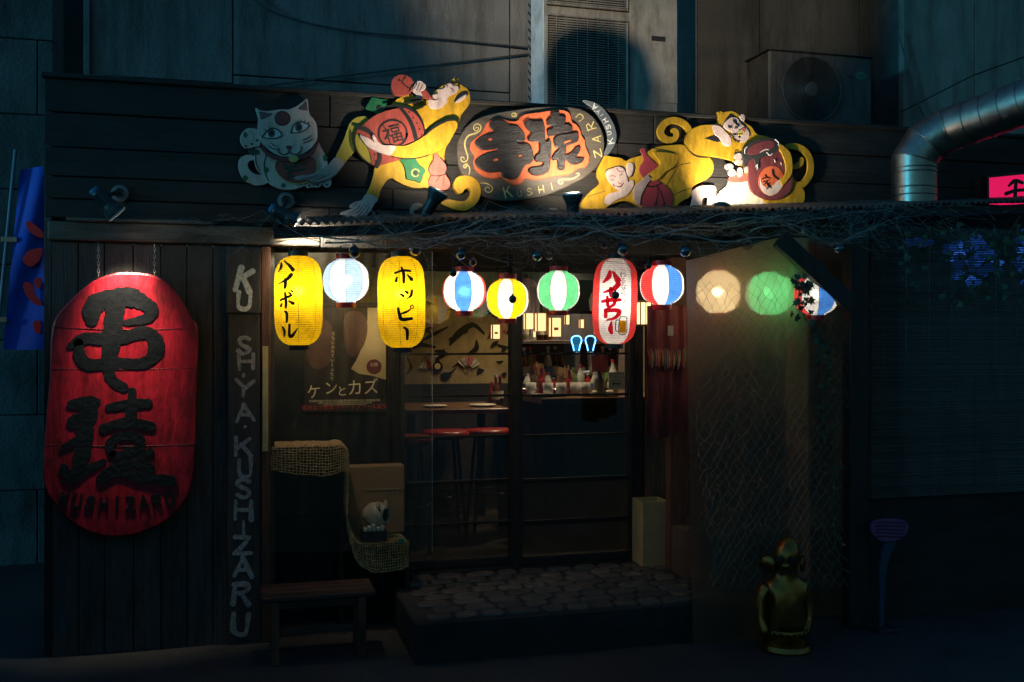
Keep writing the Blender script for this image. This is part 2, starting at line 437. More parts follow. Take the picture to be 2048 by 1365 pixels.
# entrance step with stone setts
zs = .18
xs0, xs1 = PX(800, -.5), PX(1405, -.5)
m_step = M('step_mortar', (.024, .021, .019), .8, var=.4, scale=6, bump=.6, dirt=.8, dscale=5)
st = MB().cbox(xs0, xs1, -.93, .02, -.02, zs, .006).build('entrance_step', m_step); struct(st)
m_sett = M('stone_sett', (.075, .06, .05), .6, var=.35, scale=18, bump=.4, bscale=70, rnd=.3)
setts = []
for k in range(4):
    wd = .105 + .018 * k
    n = 8; pts = []
    for i in range(n):
        a = 2 * math.pi * (i + .5) / n
        sgn = lambda v: (1 if v > 0 else -1)
        pts.append((sgn(math.cos(a)) * abs(math.cos(a)) ** .55 * wd * .5, sgn(math.sin(a)) * abs(math.sin(a)) ** .55 * .045))
    v = []; mb = MB()
    for h, s_ in ((0, 1.0), (.008, .98), (.013, .86)):
        v += [(x * s_, y * s_, h) for x, y in pts]
    mb.v = v
    for r_ in range(2):
        for i in range(n):
            j = (i + 1) % n; mb.face((r_ * n + i, r_ * n + j, r_ * n + n + j, r_ * n + n + i))
    mb.face([2 * n + i for i in range(n)])
    me = bpy.data.meshes.new('sett'); me.from_pydata(mb.v, [], mb.f); me.materials.append(m_sett); setts.append((me, wd))
row = 0; yy = -.86
while yy < -.06:
    xx = xs0 + .05 + (.05 if row % 2 else 0) + random.uniform(0, .02)
    while xx < xs1 - .14:
        me, wd = random.choice(setts)
        o = bpy.data.objects.new('sett', me); COL.objects.link(o); o.parent = st
        o.location = (xx + wd / 2, yy, zs + .001); o.rotation_euler = (random.uniform(-.04, .04), random.uniform(-.04, .04), random.uniform(-.05, .05))
        xx += wd + .012
    yy += .103; row += 1

# big rendered building behind
m_conc = M('grey_render', (.15, .155, .155), .8, var=.25, scale=1.6, bump=.6, bscale=70, dirt=.9, dscale=2.2, dstretch=(2.2, 1, .35))
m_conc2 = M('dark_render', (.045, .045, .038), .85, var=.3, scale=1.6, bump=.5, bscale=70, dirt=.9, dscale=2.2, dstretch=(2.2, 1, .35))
m_seam = M('seam_filler', (.06, .065, .065), .8)
YB = .95
xl = PX(180, YB)
bld = thing('rendered_building', 'grey rendered building wall rising behind the shop sign boards', 'building', (xl, YB, 0))
edges = [180, 466, 1020, 1395, 1520, 1720, 1795]
for i in range(len(edges) - 1):
    a, b = PX(edges[i], YB), PX(edges[i + 1], YB)
    zcut = PZ(edges[i], 150, YB) + .0
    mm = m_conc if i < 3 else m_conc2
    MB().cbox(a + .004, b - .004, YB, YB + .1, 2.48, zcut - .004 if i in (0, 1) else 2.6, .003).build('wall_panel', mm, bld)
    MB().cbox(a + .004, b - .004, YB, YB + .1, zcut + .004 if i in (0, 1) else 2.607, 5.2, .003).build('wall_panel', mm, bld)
MB().box(xl + .01, PX(1795, YB), YB + .06, YB + .5, 2.48, 5.2).build('wall_core', m_seam, bld)
MB().cbox(xl - .03, xl + .003, YB - .03, YB + .06, 2.48, 5.2, .004).build('corner_trim', m_conc, bld)
# neighbour building at the far left
YN = 1.6
m_block = M('concrete_block', (.10, .105, .105), .85, var=.3, scale=3, bump=.6, bscale=50, rnd=.15, dirt=.9, dscale=3, dstretch=(1.5, 1, .5))
nb = thing('block_building', 'concrete block building at the far left behind the blue banner', 'building', (PX(-200, YN), YN, 0))
x0, x1 = PX(-260, YN), PX(108, YN)
for r_ in range(11):
    z0 = r_ * .47
    xx = x0 - (.45 if r_ % 2 else 0)
    while xx < x1:
        xe = min(xx + .93, x1)
        if xe - xx > .05: MB().cbox(xx, xe - .006, YN, YN + .15, z0, z0 + .464, .004).build('block', m_block, nb)
        xx += .93
MB().box(x0, x1 - .01, YN + .05, YN + .4, 0, 5.2).build('wall_core', m_seam, nb)
# right-hand neighbour wall with panels
YQ = .62
m_pan = M('pale_panel', (.24, .22, .19), .75, var=.2, scale=2.2, bump=.3, bscale=110, dirt=.8, dscale=2.4, dstretch=(2, 1, .4))
rb = thing('panelled_building', 'pale panelled building wall at the upper right behind the silver duct', 'building', (PX(1800, YQ), YQ, 0))
for a, b in ((1806, 1950), (1950, 2200)):
    xa, xb = PX(a, YQ), PX(b, YQ)
    za, zb = PZ(a, 222 if a == 1806 else 150, YQ), PZ(b, 150 if a == 1806 else 60, YQ)
    q = MB().prism([(xa + .003, za + .004), (xb - .003, zb + .004), (xb - .003, 5.2), (xa + .003, 5.2)], YQ + .05, YQ, .002).build('wall_panel', m_pan, rb)
    q = MB().prism([(xa + .003, 0), (xb - .003, 0), (xb - .003, zb - .004), (xa + .003, za - .004)], YQ + .05, YQ, .002).build('wall_panel', m_pan, rb)
MB().box(PX(1806, YQ) + .01, PX(2200, YQ), YQ + .03, YQ + .6, 0, 5.2).build('wall_core', m_seam, rb)

# ------------------------------------------------------------------ timber shop front
xL = PX(88, YF)                      # left corner of the shop
xA = PX(545, YF)                     # alcove begins
xE = PX(2250, YF)
fas = thing('timber_fascia', 'dark timber fascia of horizontal boards carrying the painted figures', 'fascia', (xL, YF, 1.95))
zz = 1.955; k = 0
hs = [.085, .10, .13, .155, .155]
for h in hs:
    for (a, b) in ((xL, xL + 1.25 + .3 * (k % 2)), (xL + 1.25 + .3 * (k % 2), 2.05 - .2 * (k % 2)), (2.05 - .2 * (k % 2), xE)):
        d = random.uniform(-.004, .004)
        MB().cbox(a + .002, b - .002, YF + d, YF + .03, zz + .002, zz + h - .003, .003).build('board', m_wood_d, fas)
    zz += h; k += 1
MB().box(xL, xE, YF + .02, YF + .12, 1.95, ZT - .004).build('backing', m_frame, fas)
MB().cbox(xL - .01, xE, YF - .02, YF + .14, ZT - .002, ZT + .02, .004).build('capping', m_wood_d, fas)
# side of the shop at the left corner
sw = thing('side_wall', 'black timber side wall at the left corner of the shop', 'wall', (xL, YF, 0))
MB().box(xL, xL + .03, YF + .005, 1.0, 0, ZT - .02).build('panel', m_frame, sw)
# left wall of upright planks
lw = thing('plank_wall', 'dark upright plank wall behind the big red hanging sign', 'wall', (xL, YF, 0))
xx = xL + .032; xend = PX(455, YF)
while xx < xend:
    wd = min(random.uniform(.105, .125), xend - xx + .001)
    MB().cbox(xx + .001, xx + wd - .003, YF + random.uniform(-.002, .003), YF + .025, .0, 1.848, .002).build('plank', m_wood_dz, lw)
    xx += wd
MB().box(xL + .03, xend, YF + .02, YF + .05, 0, 1.84).build('backing', m_frame, lw)
# long beam under the fascia
bm = thing('timber_beam', 'weathered horizontal timber beam lit by the two left spot lamps', 'beam', (xL, YF, 1.85))
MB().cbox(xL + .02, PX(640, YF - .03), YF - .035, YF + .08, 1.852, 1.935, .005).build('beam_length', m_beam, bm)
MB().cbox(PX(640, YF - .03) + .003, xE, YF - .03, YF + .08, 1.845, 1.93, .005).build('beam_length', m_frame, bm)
MB().cbox(xL + .1, PX(425, YF), YF - .055, YF - .02, 1.937, 1.953, .003).build('ledge', m_beam, bm)
# posts
def post(name, label, pa, pb, Y0, Y1, z0, z1, mat=m_frame, cat='post'):
    o = MB().cbox(PX(pa, Y0), PX(pb, Y0), Y0, Y1, z0, z1, .004).build(name, mat); tag(o, label, cat); return o
post('timber_post', 'reddish brown post between white lettered plank and left yellow lantern', 522, 541, YF - .02, YF + .06, 0, 1.845, WOODZ('red_brown_wood', (.12, .05, .025)))
post('timber_post', 'black post at the right end of the doorway by the umbrella stand', 1262, 1287, -.02, .08, zs, 2.0)
post('timber_post', 'black post between the left window and the sliding doors', 783, 800, -.03, .06, zs, 2.0)
post('roof_post', 'tall dark post holding up awning right of the netting', 1700, 1738, -.93, -.86, 0, 2.02)
# header over the doors and windows
hd = MB().cbox(PX(530, 0), PX(1700, 0), -.03, .08, PZ(1000, 540, 0), 2.0, .005).build('door_header', m_framex)
tag(hd, 'black timber header above the glazed sliding doors', 'beam')

# ------------------------------------------------------------------ shop room
xr0, xr1, yr1 = PX(545, 0) - .05, PX(1262, 0) + .9, 4.2
m_floor = M('room_floor', (.018, .014, .012), .5, var=.4, scale=4)
m_rwall = M('room_wall', (.16, .12, .09), .8, var=.3)
struct(MB().box(xr0, xr1, .03, yr1, .05, zs - .002).build('floor', m_floor))
struct(MB().box(xr0, xr1 + .06, .09, yr1, 2.42, 2.47).build('ceiling', M('room_ceiling', (.05, .04, .035), .8)))
struct(MB().box(xr0, xr1, yr1, yr1 + .06, zs, 2.42).build('wall_back', m_rwall))
struct(MB().box(xr0 - .06, xr0, .09, yr1, zs, 2.42).build('wall_left', m_rwall))
struct(MB().box(xr1, xr1 + .06, .09, yr1, zs, 2.42).build('wall_right', m_rwall))

# ================================================================== PAINTED BOARD FIGURES ON THE FASCIA
YS = YF - .012        # boards are fixed on the fascia here
def PAINT(name, col, rough=.55, var=.16): return M(name, col, rough, var=var, scale=7, stretch=(5, 1, 1.6), bump=.3, bscale=45, detail=8, dirt=.42, dscale=14, dstretch=(1.6, 1, .8), dcol=(.30, .24, .17))
p_yel = PAINT('yellow_figure_paint', (.52, .285, .014), var=.3)
p_yel2 = PAINT('olive_yellow_paint', (.33, .26, .03))
p_pink = PAINT('pink_skin_paint', (.58, .43, .40))
p_catw = PAINT('cat_white_paint', (.56, .44, .38))
p_red = PAINT('brick_red_paint', (.32, .055, .04))
p_mar = PAINT('maroon_paint', (.16, .035, .04))
p_green = PAINT('green_paint', (.012, .12, .045))
p_blk = M('black_line_paint', (.012, .012, .013), .5, bump=0)
p_gold = PAINT('gold_paint', (.50, .38, .12))
p_sal = PAINT('salmon_paint', (.55, .12, .09))

# --- beckoning cat
cat = thing('cat_figure', 'white painted board cat with red bib and raised paw on the fascia', 'sign figure', P(570, 375, YS))
slab('tail', Z2, [(300, 952), (220, 970), (160, 950), (110, 920), (80, 870), (65, 810), (75, 760), (110, 730), (160, 722), (196, 735), (200, 765), (165, 770), (145, 790), (145, 820), (165, 852), (205, 878), (262, 884), (300, 905)], YS, .018, p_catw, cat)
body = slab('body', Z2, [(222, 640), (300, 720), (480, 740), (640, 700), (704, 620), (735, 670), (768, 730), (788, 800), (800, 870), (812, 915), (815, 955), (798, 982), (770, 984), (742, 965), (715, 984), (680, 986), (655, 984), (625, 990), (602, 972), (560, 990), (500, 1003), (420, 1000), (350, 975), (305, 945), (275, 895), (235, 862), (205, 815), (195, 750), (200, 690)], YS, .020, p_catw, cat)
slab('raised_paw', Z2, [(205, 660), (160, 670), (120, 665), (90, 630), (80, 590), (95, 550), (130, 515), (180, 508), (225, 522), (245, 560), (245, 610), (240, 650)], YS, .028, p_catw, cat)
head = slab('head', Z2, [(205, 345), (245, 366), (300, 372), (350, 366), (410, 358), (470, 358), (530, 335), (580, 300), (617, 272), (628, 305), (630, 355), (645, 405), (672, 435), (695, 480), (702, 540), (698, 600), (670, 650), (620, 695), (550, 728), (470, 738), (390, 728), (320, 690), (265, 640), (235, 580), (222, 520), (222, 470), (228, 430), (215, 385)], YS, .032, p_catw, cat)
Yh = YS - .032; Yb_ = YS - .020
slab('forehead_spot', Z2, ell(421, 430, 64, 60), Yh, .002, p_blk, head); slab('forehead_spot', Z2, ell(421, 430, 56, 52), Yh, .003, p_mar, head)
slab('ear_inner', Z2, [(232, 372), (300, 385), (345, 392), (300, 420), (248, 440), (240, 400)], Yh, .002, M('ear_grey', (.12, .08, .08), .7), head, n=2)
slab('ear_inner', Z2, [(612, 290), (622, 340), (620, 365), (580, 362), (545, 352), (585, 318)], Yh, .002, MATS['ear_grey'], head, n=2)
for cx, cy, rot, pts in ((338, 552, 0, [(258, 580), (300, 530), (345, 508), (395, 530), (418, 568), (370, 588), (310, 590)]), (557, 505, 0, [(490, 545), (510, 490), (555, 460), (610, 470), (642, 488), (600, 525), (545, 545)])):
    e = slab('eye', Z2, [(p[0], p[1]) for p in pts], Yh, .002, M('eye_white', (.5, .5, .5), .5), head)
    slab('pupil', Z2, ell(cx - 5, cy - 4, 30, 36), Yh, .003, M('iris_grey', (.06, .06, .065), .5), head); slab('pupil', Z2, ell(cx - 4, cy - 2, 14, 18), Yh, .004, p_blk, head)
    strokes('eye_outline', Z2, [[(x, y, 9) for x, y in pts[:5]], [(x, y, 6) for x, y in pts[4:] + pts[:1]]], Yh, .0035, p_blk, head)
ln = [[(260, 575, 5), (245, 565, 3)], [(290, 530, 5), (272, 512, 3)], [(320, 515, 5), (308, 495, 3)], [(570, 460, 5), (565, 440, 3)], [(600, 465, 5), (602, 445, 3)], [(625, 470, 6), (645, 460, 3)],
      [(305, 650, 4), (340, 670, 7), (378, 682, 4)], [(330, 628, 4), (350, 645, 6), (378, 655, 4)], [(585, 605, 4), (620, 592, 7), (655, 565, 3)], [(588, 628, 4), (630, 615, 7), (668, 592, 3)],
      [(388, 668, 6), (395, 705, 8), (430, 722, 8), (462, 712, 8), (476, 690, 7)], [(476, 690, 7), (490, 712, 8), (530, 720, 8), (565, 695, 8), (572, 655, 5)]]
strokes('face_lines', Z2, ln, Yh, .001, p_blk, head)
slab('nose', Z2, [(450, 655), (472, 648), (496, 655), (488, 675), (472, 685), (458, 675)], Yh, .004, p_mar, head, n=2)
strokes('collar', Z2, [[(258, 655, 18), (300, 710, 26), (370, 745, 30), (470, 760, 32), (580, 742, 32), (660, 700, 28), (704, 630, 18)]], Yb_, .016, p_mar, cat)
slab('bell', Z2, ell(512, 755, 38, 28), Yb_, .022, p_gold, cat)
bib = slab('bib', Z2, [(372, 775), (440, 775), (560, 762), (650, 740), (690, 760), (698, 820), (680, 890), (630, 935), (560, 955), (480, 945), (410, 905), (368, 850), (360, 810)], Yb_, .004, p_red, cat)
strokes('bib_edge', Z2, [[(372, 775, 6), (360, 812, 7), (372, 855, 7), (412, 907, 7), (480, 946, 7), (560, 956, 7), (632, 936, 7), (682, 890, 7), (699, 820, 7), (690, 758, 6)]], Yb_, .006, p_gold, cat)
strokes('bib_lettering', Z2, [[(420, 800, 14), (480, 820, 16), (540, 800, 18), (610, 795, 10)], [(440, 830, 16), (520, 850, 18), (600, 830, 12)], [(520, 780, 16), (535, 820, 20)], [(450, 870, 12), (490, 890, 18), (520, 905, 10)], [(475, 850, 12), (465, 915, 14)]], Yb_, .006, M('dark_green_ink', (.02, .05, .04), .6), cat)
for cx, cy, rx, ry in ((290, 845, 20, 24), (427, 968, 18, 18), (122, 910, 22, 22), (765, 750, 18, 26), (120, 560, 14, 22)):
    slab('green_spot', Z2, ell(cx, cy, rx, ry), Yb_ if cx > 150 else YS - .018 - (.011 if cy < 700 else 0), .002, p_green, cat)
strokes('body_line', Z2, [[(292, 725, 5), (275, 790, 8), (285, 870, 8), (310, 940, 6)], [(205, 700, 5), (208, 780, 7), (235, 850, 5)], [(604, 965, 4), (620, 945, 7), (650, 945, 7), (668, 965, 5)], [(672, 975, 4), (690, 945, 7), (715, 950, 5), (735, 965, 4)], [(745, 960, 4), (750, 930, 6), (775, 915, 5)]], Yb_, .0012, p_blk, cat, each=True)
for cx, cy in ((634, 966), (700, 960), (775, 958)): slab('toe_pad', Z2, [(cx - 14, cy - 6), (cx, cy - 2), (cx + 14, cy - 7), (cx + 10, cy + 6), (cx, cy + 12), (cx - 9, cy + 6)], Yb_, .003, p_mar, cat, n=2)
for cx, cy in ((128, 652), (175, 635), (217, 607)): slab('toe_pad', Z2, ell(cx, cy, 11, 9, 10), YS - .028, .002, p_mar, cat)
slab('paw_band', Z2, [(150, 682), (225, 680), (236, 700), (230, 720), (170, 718)], YS - .0, .022, M('dark_green_ink', (.02, .05, .04), .6), cat)

# --- drinking monkey
mk = thing('monkey_figure', 'yellow board monkey leaning back to drink from a red gourd', 'sign figure', P(800, 420, YS))
slab('rear_leg', Z2, [(1100, 420), (1050, 413), (1000, 430), (962, 468), (940, 520), (920, 580), (890, 650), (848, 742), (880, 760), (920, 785), (960, 742), (1010, 690), (1050, 670), (1120, 600), (1140, 500)], YS, .014, p_yel2, mk)
slab('rear_foot', Z2, [(515, 905), (560, 890), (640, 880), (700, 860), (740, 830), (790, 800), (846, 743), (900, 768), (922, 785), (900, 820), (855, 878), (810, 910), (760, 930), (700, 945), (660, 942), (640, 930), (600, 925), (560, 930), (525, 920)], YS, .030, M('dusky_pink_paint', (.40, .29, .26), .6), mk)
strokes('toe_lines', Z2, [[(560, 918, 3), (640, 905, 5), (720, 880, 3)], [(610, 925, 3), (690, 905, 5), (760, 880, 3)], [(660, 940, 3), (740, 905, 5), (800, 880, 3)]], YS - .030, .0008, p_blk, mk)
slab('back_cloth', Z2, [(1088, 342), (1140, 255), (1200, 272), (1266, 278), (1252, 350), (1190, 402), (1160, 380), (1092, 356)], YS, .012, p_green, mk, n=1)
slab('cloth_eyelet', Z2, ell(1195, 343, 22), YS, .014, p_blk, mk)
torso = slab('torso', Z2, [(1300, 322), (1330, 285), (1380, 255), (1440, 228), (1500, 262), (1560, 282), (1600, 268), (1660, 200), (1720, 160), (1770, 140), (1782, 120), (1802, 104), (1812, 130), (1836, 108), (1848, 150), (1880, 174), (1910, 200), (1928, 240), (1930, 285), (1915, 330), (1882, 370), (1856, 412), (1838, 452), (1826, 500), (1800, 552), (1768, 612), (1736, 662), (1725, 710), (1722, 775), (1735, 840), (1700, 920), (1650, 985), (1600, 1005), (1580, 985), (1520, 990), (1460, 985), (1400, 965), (1340, 935), (1295, 910), (1260, 932), (1230, 972), (1206, 1022), (1190, 1076), (1150, 1060), (1100, 1036), (1122, 985), (1140, 930), (1155, 870), (1170, 805), (1250, 770), (1330, 700), (1420, 600), (1430, 480), (1400, 380), (1340, 330)], YS, .020, p_yel, mk)
slab('front_foot', Z2, [(1100, 1034), (1060, 1085), (1010, 1100), (972, 1118), (962, 1138), (985, 1150), (940, 1168), (893, 1183), (890, 1200), (920, 1204), (950, 1202), (915, 1213), (928, 1225), (975, 1224), (1000, 1234), (1040, 1225), (1058, 1232), (1090, 1215), (1130, 1170), (1160, 1120), (1190, 1076)], YS, .022, p_pink, mk, n=3)
strokes('toe_lines', Z2, [[(950, 1190, 3), (1010, 1165, 6), (1050, 1120, 3)], [(960, 1205, 3), (1030, 1180, 6), (1080, 1120, 3)], [(1005, 1230, 3), (1060, 1185, 6), (1100, 1130, 3)], [(1050, 1230, 3), (1090, 1190, 6), (1120, 1140, 3)], [(985, 1140, 3), (1020, 1110, 4)]], YS - .022, .0008, p_blk, mk)
slab('tail', Z2, [(1800, 950), (1820, 908), (1870, 890), (1930, 895), (1980, 922), (2010, 970), (2016, 1030), (1996, 1090), (1950, 1142), (1890, 1172), (1820, 1166), (1760, 1146), (1690, 1108), (1745, 1082), (1790, 1086), (1850, 1096), (1900, 1085), (1930, 1050), (1934, 1012), (1912, 990), (1888, 1000), (1868, 1026), (1840, 1036), (1814, 1012), (1798, 982)], YS, .036, p_yel, mk)
drum = slab('drum', Z2, [(1070, 480), (1140, 420), (1220, 380), (1300, 358), (1380, 345), (1450, 365), (1500, 405), (1540, 460), (1560, 510), (1564, 560), (1540, 600), (1490, 640), (1440, 700), (1380, 750), (1330, 772), (1230, 800), (1185, 816), (1130, 800), (1070, 760), (1030, 705), (1003, 640), (1008, 560), (1030, 510)], YS, .030, p_red, mk)
Yd = YS - .030
slab('drum_end', Z2, [(1010, 560), (1052, 572), (1092, 640), (1124, 700), (1138, 790), (1085, 768), (1038, 712), (1008, 640)], Yd, .002, p_yel2, mk)
strokes('drum_bands', Z2, [[(1370, 346, 24), (1428, 420, 30), (1468, 500, 34), (1497, 606, 36)], [(1255, 335, 16), (1340, 328, 20), (1440, 350, 20), (1505, 400, 18), (1552, 480, 14), (1566, 560, 10)], [(1022, 500, 24), (1090, 520, 40), (1150, 562, 24)], [(1180, 660, 20), (1205, 740, 34), (1180, 815, 34)], [(1000, 545, 8), (998, 640, 8), (1028, 708, 8), (1080, 765, 8), (1135, 800, 8)], [(1056, 580, 5), (1096, 650, 5), (1126, 720, 5), (1136, 790, 5)]], Yd, .0025, p_blk, mk)
circ = ell(1308, 552, 113, 108, 24); circ = [(x, y, 15) for x, y in circ + circ[:2]]
strokes('drum_roundel', Z2, [circ], Yd, .003, p_blk, mk)
a, b = Z2(1312, 568)
flat_text('drum_lettering', '福', a, b, Yd - .003, 40, p_blk, mk, rot=18)
strokes('drum_studs', Z2, [[(x, y, 12), (x + 2, y + 2, 12)] for x, y in ((1440, 380), (1472, 425), (1500, 468), (1520, 515), (1538, 562), (1160, 720), (1168, 770))], Yd, .0028, p_blk, mk)
slab('hip_cloth', Z2, [(1362, 762), (1420, 757), (1484, 750), (1520, 800), (1572, 846), (1550, 890), (1532, 946), (1480, 930), (1420, 915), (1412, 860), (1392, 800)], YS, .034, p_green, mk, n=2)
e_ = ell(1490, 868, 30, 30, 18)
strokes('cloth_ring', Z2, [[(x, y, 9) for x, y in e_ + e_[:2]], ], YS - .034, .001, p_gold, mk)
slab('cloth_eyelet', Z2, ell(1490, 868, 14), YS - .034, .001, p_blk, mk)
slab('drinking_gourd', Z2, [(1293, 160), (1308, 112), (1350, 82), (1400, 78), (1450, 100), (1480, 140), (1520, 165), (1570, 198), (1600, 228), (1612, 254), (1642, 274), (1605, 274), (1540, 265), (1490, 235), (1458, 215), (1440, 236), (1390, 250), (1340, 245), (1305, 212)], YS, .028, p_red, mk)
strokes('gourd_cord', Z2, [[(1475, 150, 10), (1450, 185, 12), (1440, 210, 8)], [(1450, 195, 4), (1410, 170, 5), (1370, 130, 5), (1355, 110, 3)], [(1380, 140, 4), (1395, 115, 4), (1405, 90, 3)], [(1450, 200, 4), (1430, 218, 4)], [(1370, 130, 4), (1345, 122, 3)], [(1395, 115, 4), (1415, 100, 3)]], YS - .028, .001, p_blk, mk)
slab('drinking_hand', Z2, [(1475, 175), (1510, 127), (1550, 138), (1576, 170), (1562, 200), (1535, 215), (1548, 250), (1520, 277), (1502, 245), (1470, 212)], YS, .036, p_pink, mk, n=3)
strokes('finger_lines', Z2, [[(1500, 150, 4), (1480, 190, 5)], [(1525, 150, 4), (1500, 205, 5)], [(1550, 155, 4), (1520, 215, 5)]], YS - .036, .001, p_blk, mk)
slab('face', Z2, [(1632, 240), (1668, 222), (1664, 200), (1690, 194), (1716, 188), (1742, 155), (1775, 150), (1792, 166), (1830, 170), (1836, 198), (1810, 230), (1780, 242), (1752, 262), (1740, 302), (1700, 345), (1650, 356), (1608, 345), (1590, 305), (1598, 278), (1625, 278)], YS, .025, p_pink, mk, n=3)
Yf2 = YS - .025
strokes('face_lines', Z2, [[(1715, 165, 8), (1750, 133, 20), (1790, 150, 14), (1832, 140, 18), (1840, 195, 8)], [(1605, 260, 5), (1640, 282, 9), (1678, 272, 4)], [(1740, 165, 3), (1752, 172, 5), (1742, 182, 3)], [(1770, 185, 4), (1785, 198, 6), (1795, 205, 3)], [(1710, 195, 3), (1718, 185, 4)], [(1800, 205, 3), (1790, 215, 4)], [(1640, 240, 3), (1665, 232, 4)]], Yf2, .001, p_blk, mk)
slab('ear', Z2, [(1800, 305), (1822, 245), (1868, 214), (1910, 215), (1908, 250), (1862, 272)], YS - .020, .004, p_blk, mk, n=2)
slab('ear', Z2, [(1806, 305), (1842, 268), (1895, 236), (1897, 255), (1862, 290)], YS - .020, .006, p_pink, mk, n=2)
slab('front_arm', Z2, [(1566, 566), (1630, 510), (1720, 462), (1790, 448), (1826, 462), (1824, 505), (1800, 552), (1768, 612), (1730, 660), (1650, 705), (1560, 735), (1460, 752), (1370, 750), (1288, 726), (1318, 690), (1332, 650), (1400, 650), (1480, 620)], YS, .040, p_yel, mk)
strokes('arm_outline', Z2, [[(1562, 570, 8), (1630, 508, 16), (1720, 456, 18), (1790, 438, 16), (1830, 458, 8)], [(1300, 735, 3), (1400, 752, 5), (1500, 748, 4), (1600, 722, 3)], [(1480, 362, 3), (1540, 340, 6), (1582, 318, 3)], [(1455, 275, 12), (1500, 265, 18), (1545, 275, 14), (1500, 296, 14), (1410, 305, 4)]], YS - .020, .0216, p_blk, mk)
slab('front_hand', Z2, [(1042, 566), (1080, 575), (1130, 600), (1162, 622), (1146, 592), (1148, 558), (1170, 585), (1192, 620), (1235, 645), (1330, 650), (1320, 690), (1290, 726), (1240, 716), (1180, 696), (1120, 666), (1075, 625)], YS, .044, p_pink, mk, n=3)
slab('waist_gourd', Z2, [(1636, 690), (1656, 706), (1690, 750), (1726, 790), (1740, 830), (1728, 872), (1746, 900), (1766, 940), (1766, 975), (1730, 1005), (1650, 1000), (1600, 965), (1594, 930), (1614, 888), (1598, 850), (1606, 810), (1632, 768), (1632, 728)], YS, .030, p_sal, mk)
strokes('gourd_cord', Z2, [[(1612, 885, 7), (1670, 893, 8), (1730, 880, 7)], [(1690, 890, 4), (1665, 925, 5), (1650, 945, 3)], [(1715, 890, 4), (1718, 930, 5), (1705, 975, 3)], [(1634, 690, 6), (1632, 730, 6), (1632, 768, 6), (1604, 812, 6), (1597, 852, 6), (1614, 886, 5), (1595, 930, 5)], [(1690, 748, 3), (1726, 790, 6), (1741, 830, 6), (1728, 872, 5)]], YS - .030, .001, p_blk, mk)

# --- oval name board
ov = thing('oval_sign', 'dark oval name board with raised black characters on orange', 'sign', P(1065, 395, YS))
m_ovb = M('dark_stained_board', (.085, .068, .055), .55, var=.35, scale=6, stretch=(.7, 3, 10), bump=.3, bscale=40)
slab('board', Z3, [(85, 640), (100, 560), (150, 470), (220, 390), (320, 325), (450, 278), (600, 247), (750, 225), (900, 203), (1100, 190), (1300, 190), (1450, 207), (1560, 252), (1650, 330), (1720, 440), (1755, 560), (1755, 680), (1720, 800), (1650, 900), (1540, 990), (1400, 1070), (1250, 1140), (1100, 1200), (900, 1245), (700, 1266), (560, 1262), (430, 1235), (330, 1180), (240, 1100), (170, 1000), (112, 880), (86, 760)], YS, .030, m_ovb, ov, cham=.004)
Yo = YS - .030
p_or = PAINT('orange_paint', (.62, .12, .045))
slab('orange_field', Z3, [(232, 650), (250, 590), (300, 540), (350, 500), (390, 440), (410, 390), (460, 345), (540, 320), (600, 325), (660, 345), (720, 355), (770, 345), (810, 300), (880, 270), (1000, 255), (1130, 235), (1260, 225), (1340, 245), (1375, 290), (1390, 360), (1440, 395), (1480, 450), (1500, 520), (1535, 570), (1545, 640), (1565, 690), (1590, 750), (1585, 820), (1540, 880), (1470, 890), (1400, 940), (1330, 970), (1220, 980), (1100, 1005), (980, 1025), (850, 1010), (820, 1060), (750, 1085), (680, 1060), (630, 1020), (590, 990), (540, 1005), (430, 1000), (350, 960), (290, 900), (270, 820), (285, 750), (250, 700)], Yo, .014, p_or, ov, cham=.003)
Yo2 = Yo - .014
m_kan = M('charred_black_wood', (.022, .018, .019), .42, var=.5, scale=9, stretch=(1, 1, 6), bump=.5, bscale=50)
KA = [[(450, 380), (500, 340), (600, 345), (660, 380), (690, 402), (770, 410), (830, 460), (860, 530), (846, 582), (760, 590), (800, 608), (900, 610), (945, 680), (955, 760), (930, 830), (870, 850), (830, 900), (790, 980), (740, 1015), (680, 1015), (600, 985), (585, 930), (480, 940), (390, 920), (310, 870), (285, 800), (340, 750), (420, 715), (520, 692), (530, 670), (440, 680), (370, 680), (310, 640), (285, 590), (320, 550), (400, 510), (490, 480), (490, 450), (460, 420)],
      [(850, 380), (900, 335), (960, 355), (1020, 350), (1060, 345), (1080, 400), (1085, 470), (1095, 590), (1130, 555), (1155, 590), (1160, 680), (1150, 760), (1140, 860), (1120, 930), (1060, 965), (990, 975), (930, 960), (900, 925), (920, 885), (990, 870), (1050, 860), (1066, 822), (1000, 820), (965, 790), (985, 740), (1020, 710), (1020, 640), (1012, 592), (940, 590), (890, 570), (900, 540), (930, 490), (880, 440)],
      [(1150, 270), (1190, 245), (1245, 255), (1252, 290), (1310, 300), (1325, 345), (1306, 388), (1350, 390), (1390, 420), (1390, 470), (1280, 490), (1160, 525), (1120, 520), (1110, 460), (1170, 430), (1170, 405), (1120, 400), (1105, 360), (1130, 320), (1155, 310)],
      [(1185, 560), (1240, 510), (1360, 490), (1440, 480), (1465, 510), (1460, 580), (1400, 610), (1330, 640), (1332, 690), (1312, 735), (1380, 710), (1420, 660), (1470, 635), (1488, 670), (1470, 720), (1440, 765), (1525, 770), (1510, 820), (1440, 850), (1380, 840), (1320, 790), (1310, 850), (1305, 905), (1230, 900), (1225, 800), (1180, 800), (1160, 770), (1200, 710), (1240, 670), (1200, 640), (1185, 600)]]
for q in KA: slab('raised_character', Z3, q, Yo2, .014, m_kan, ov, n=3, cham=.004)
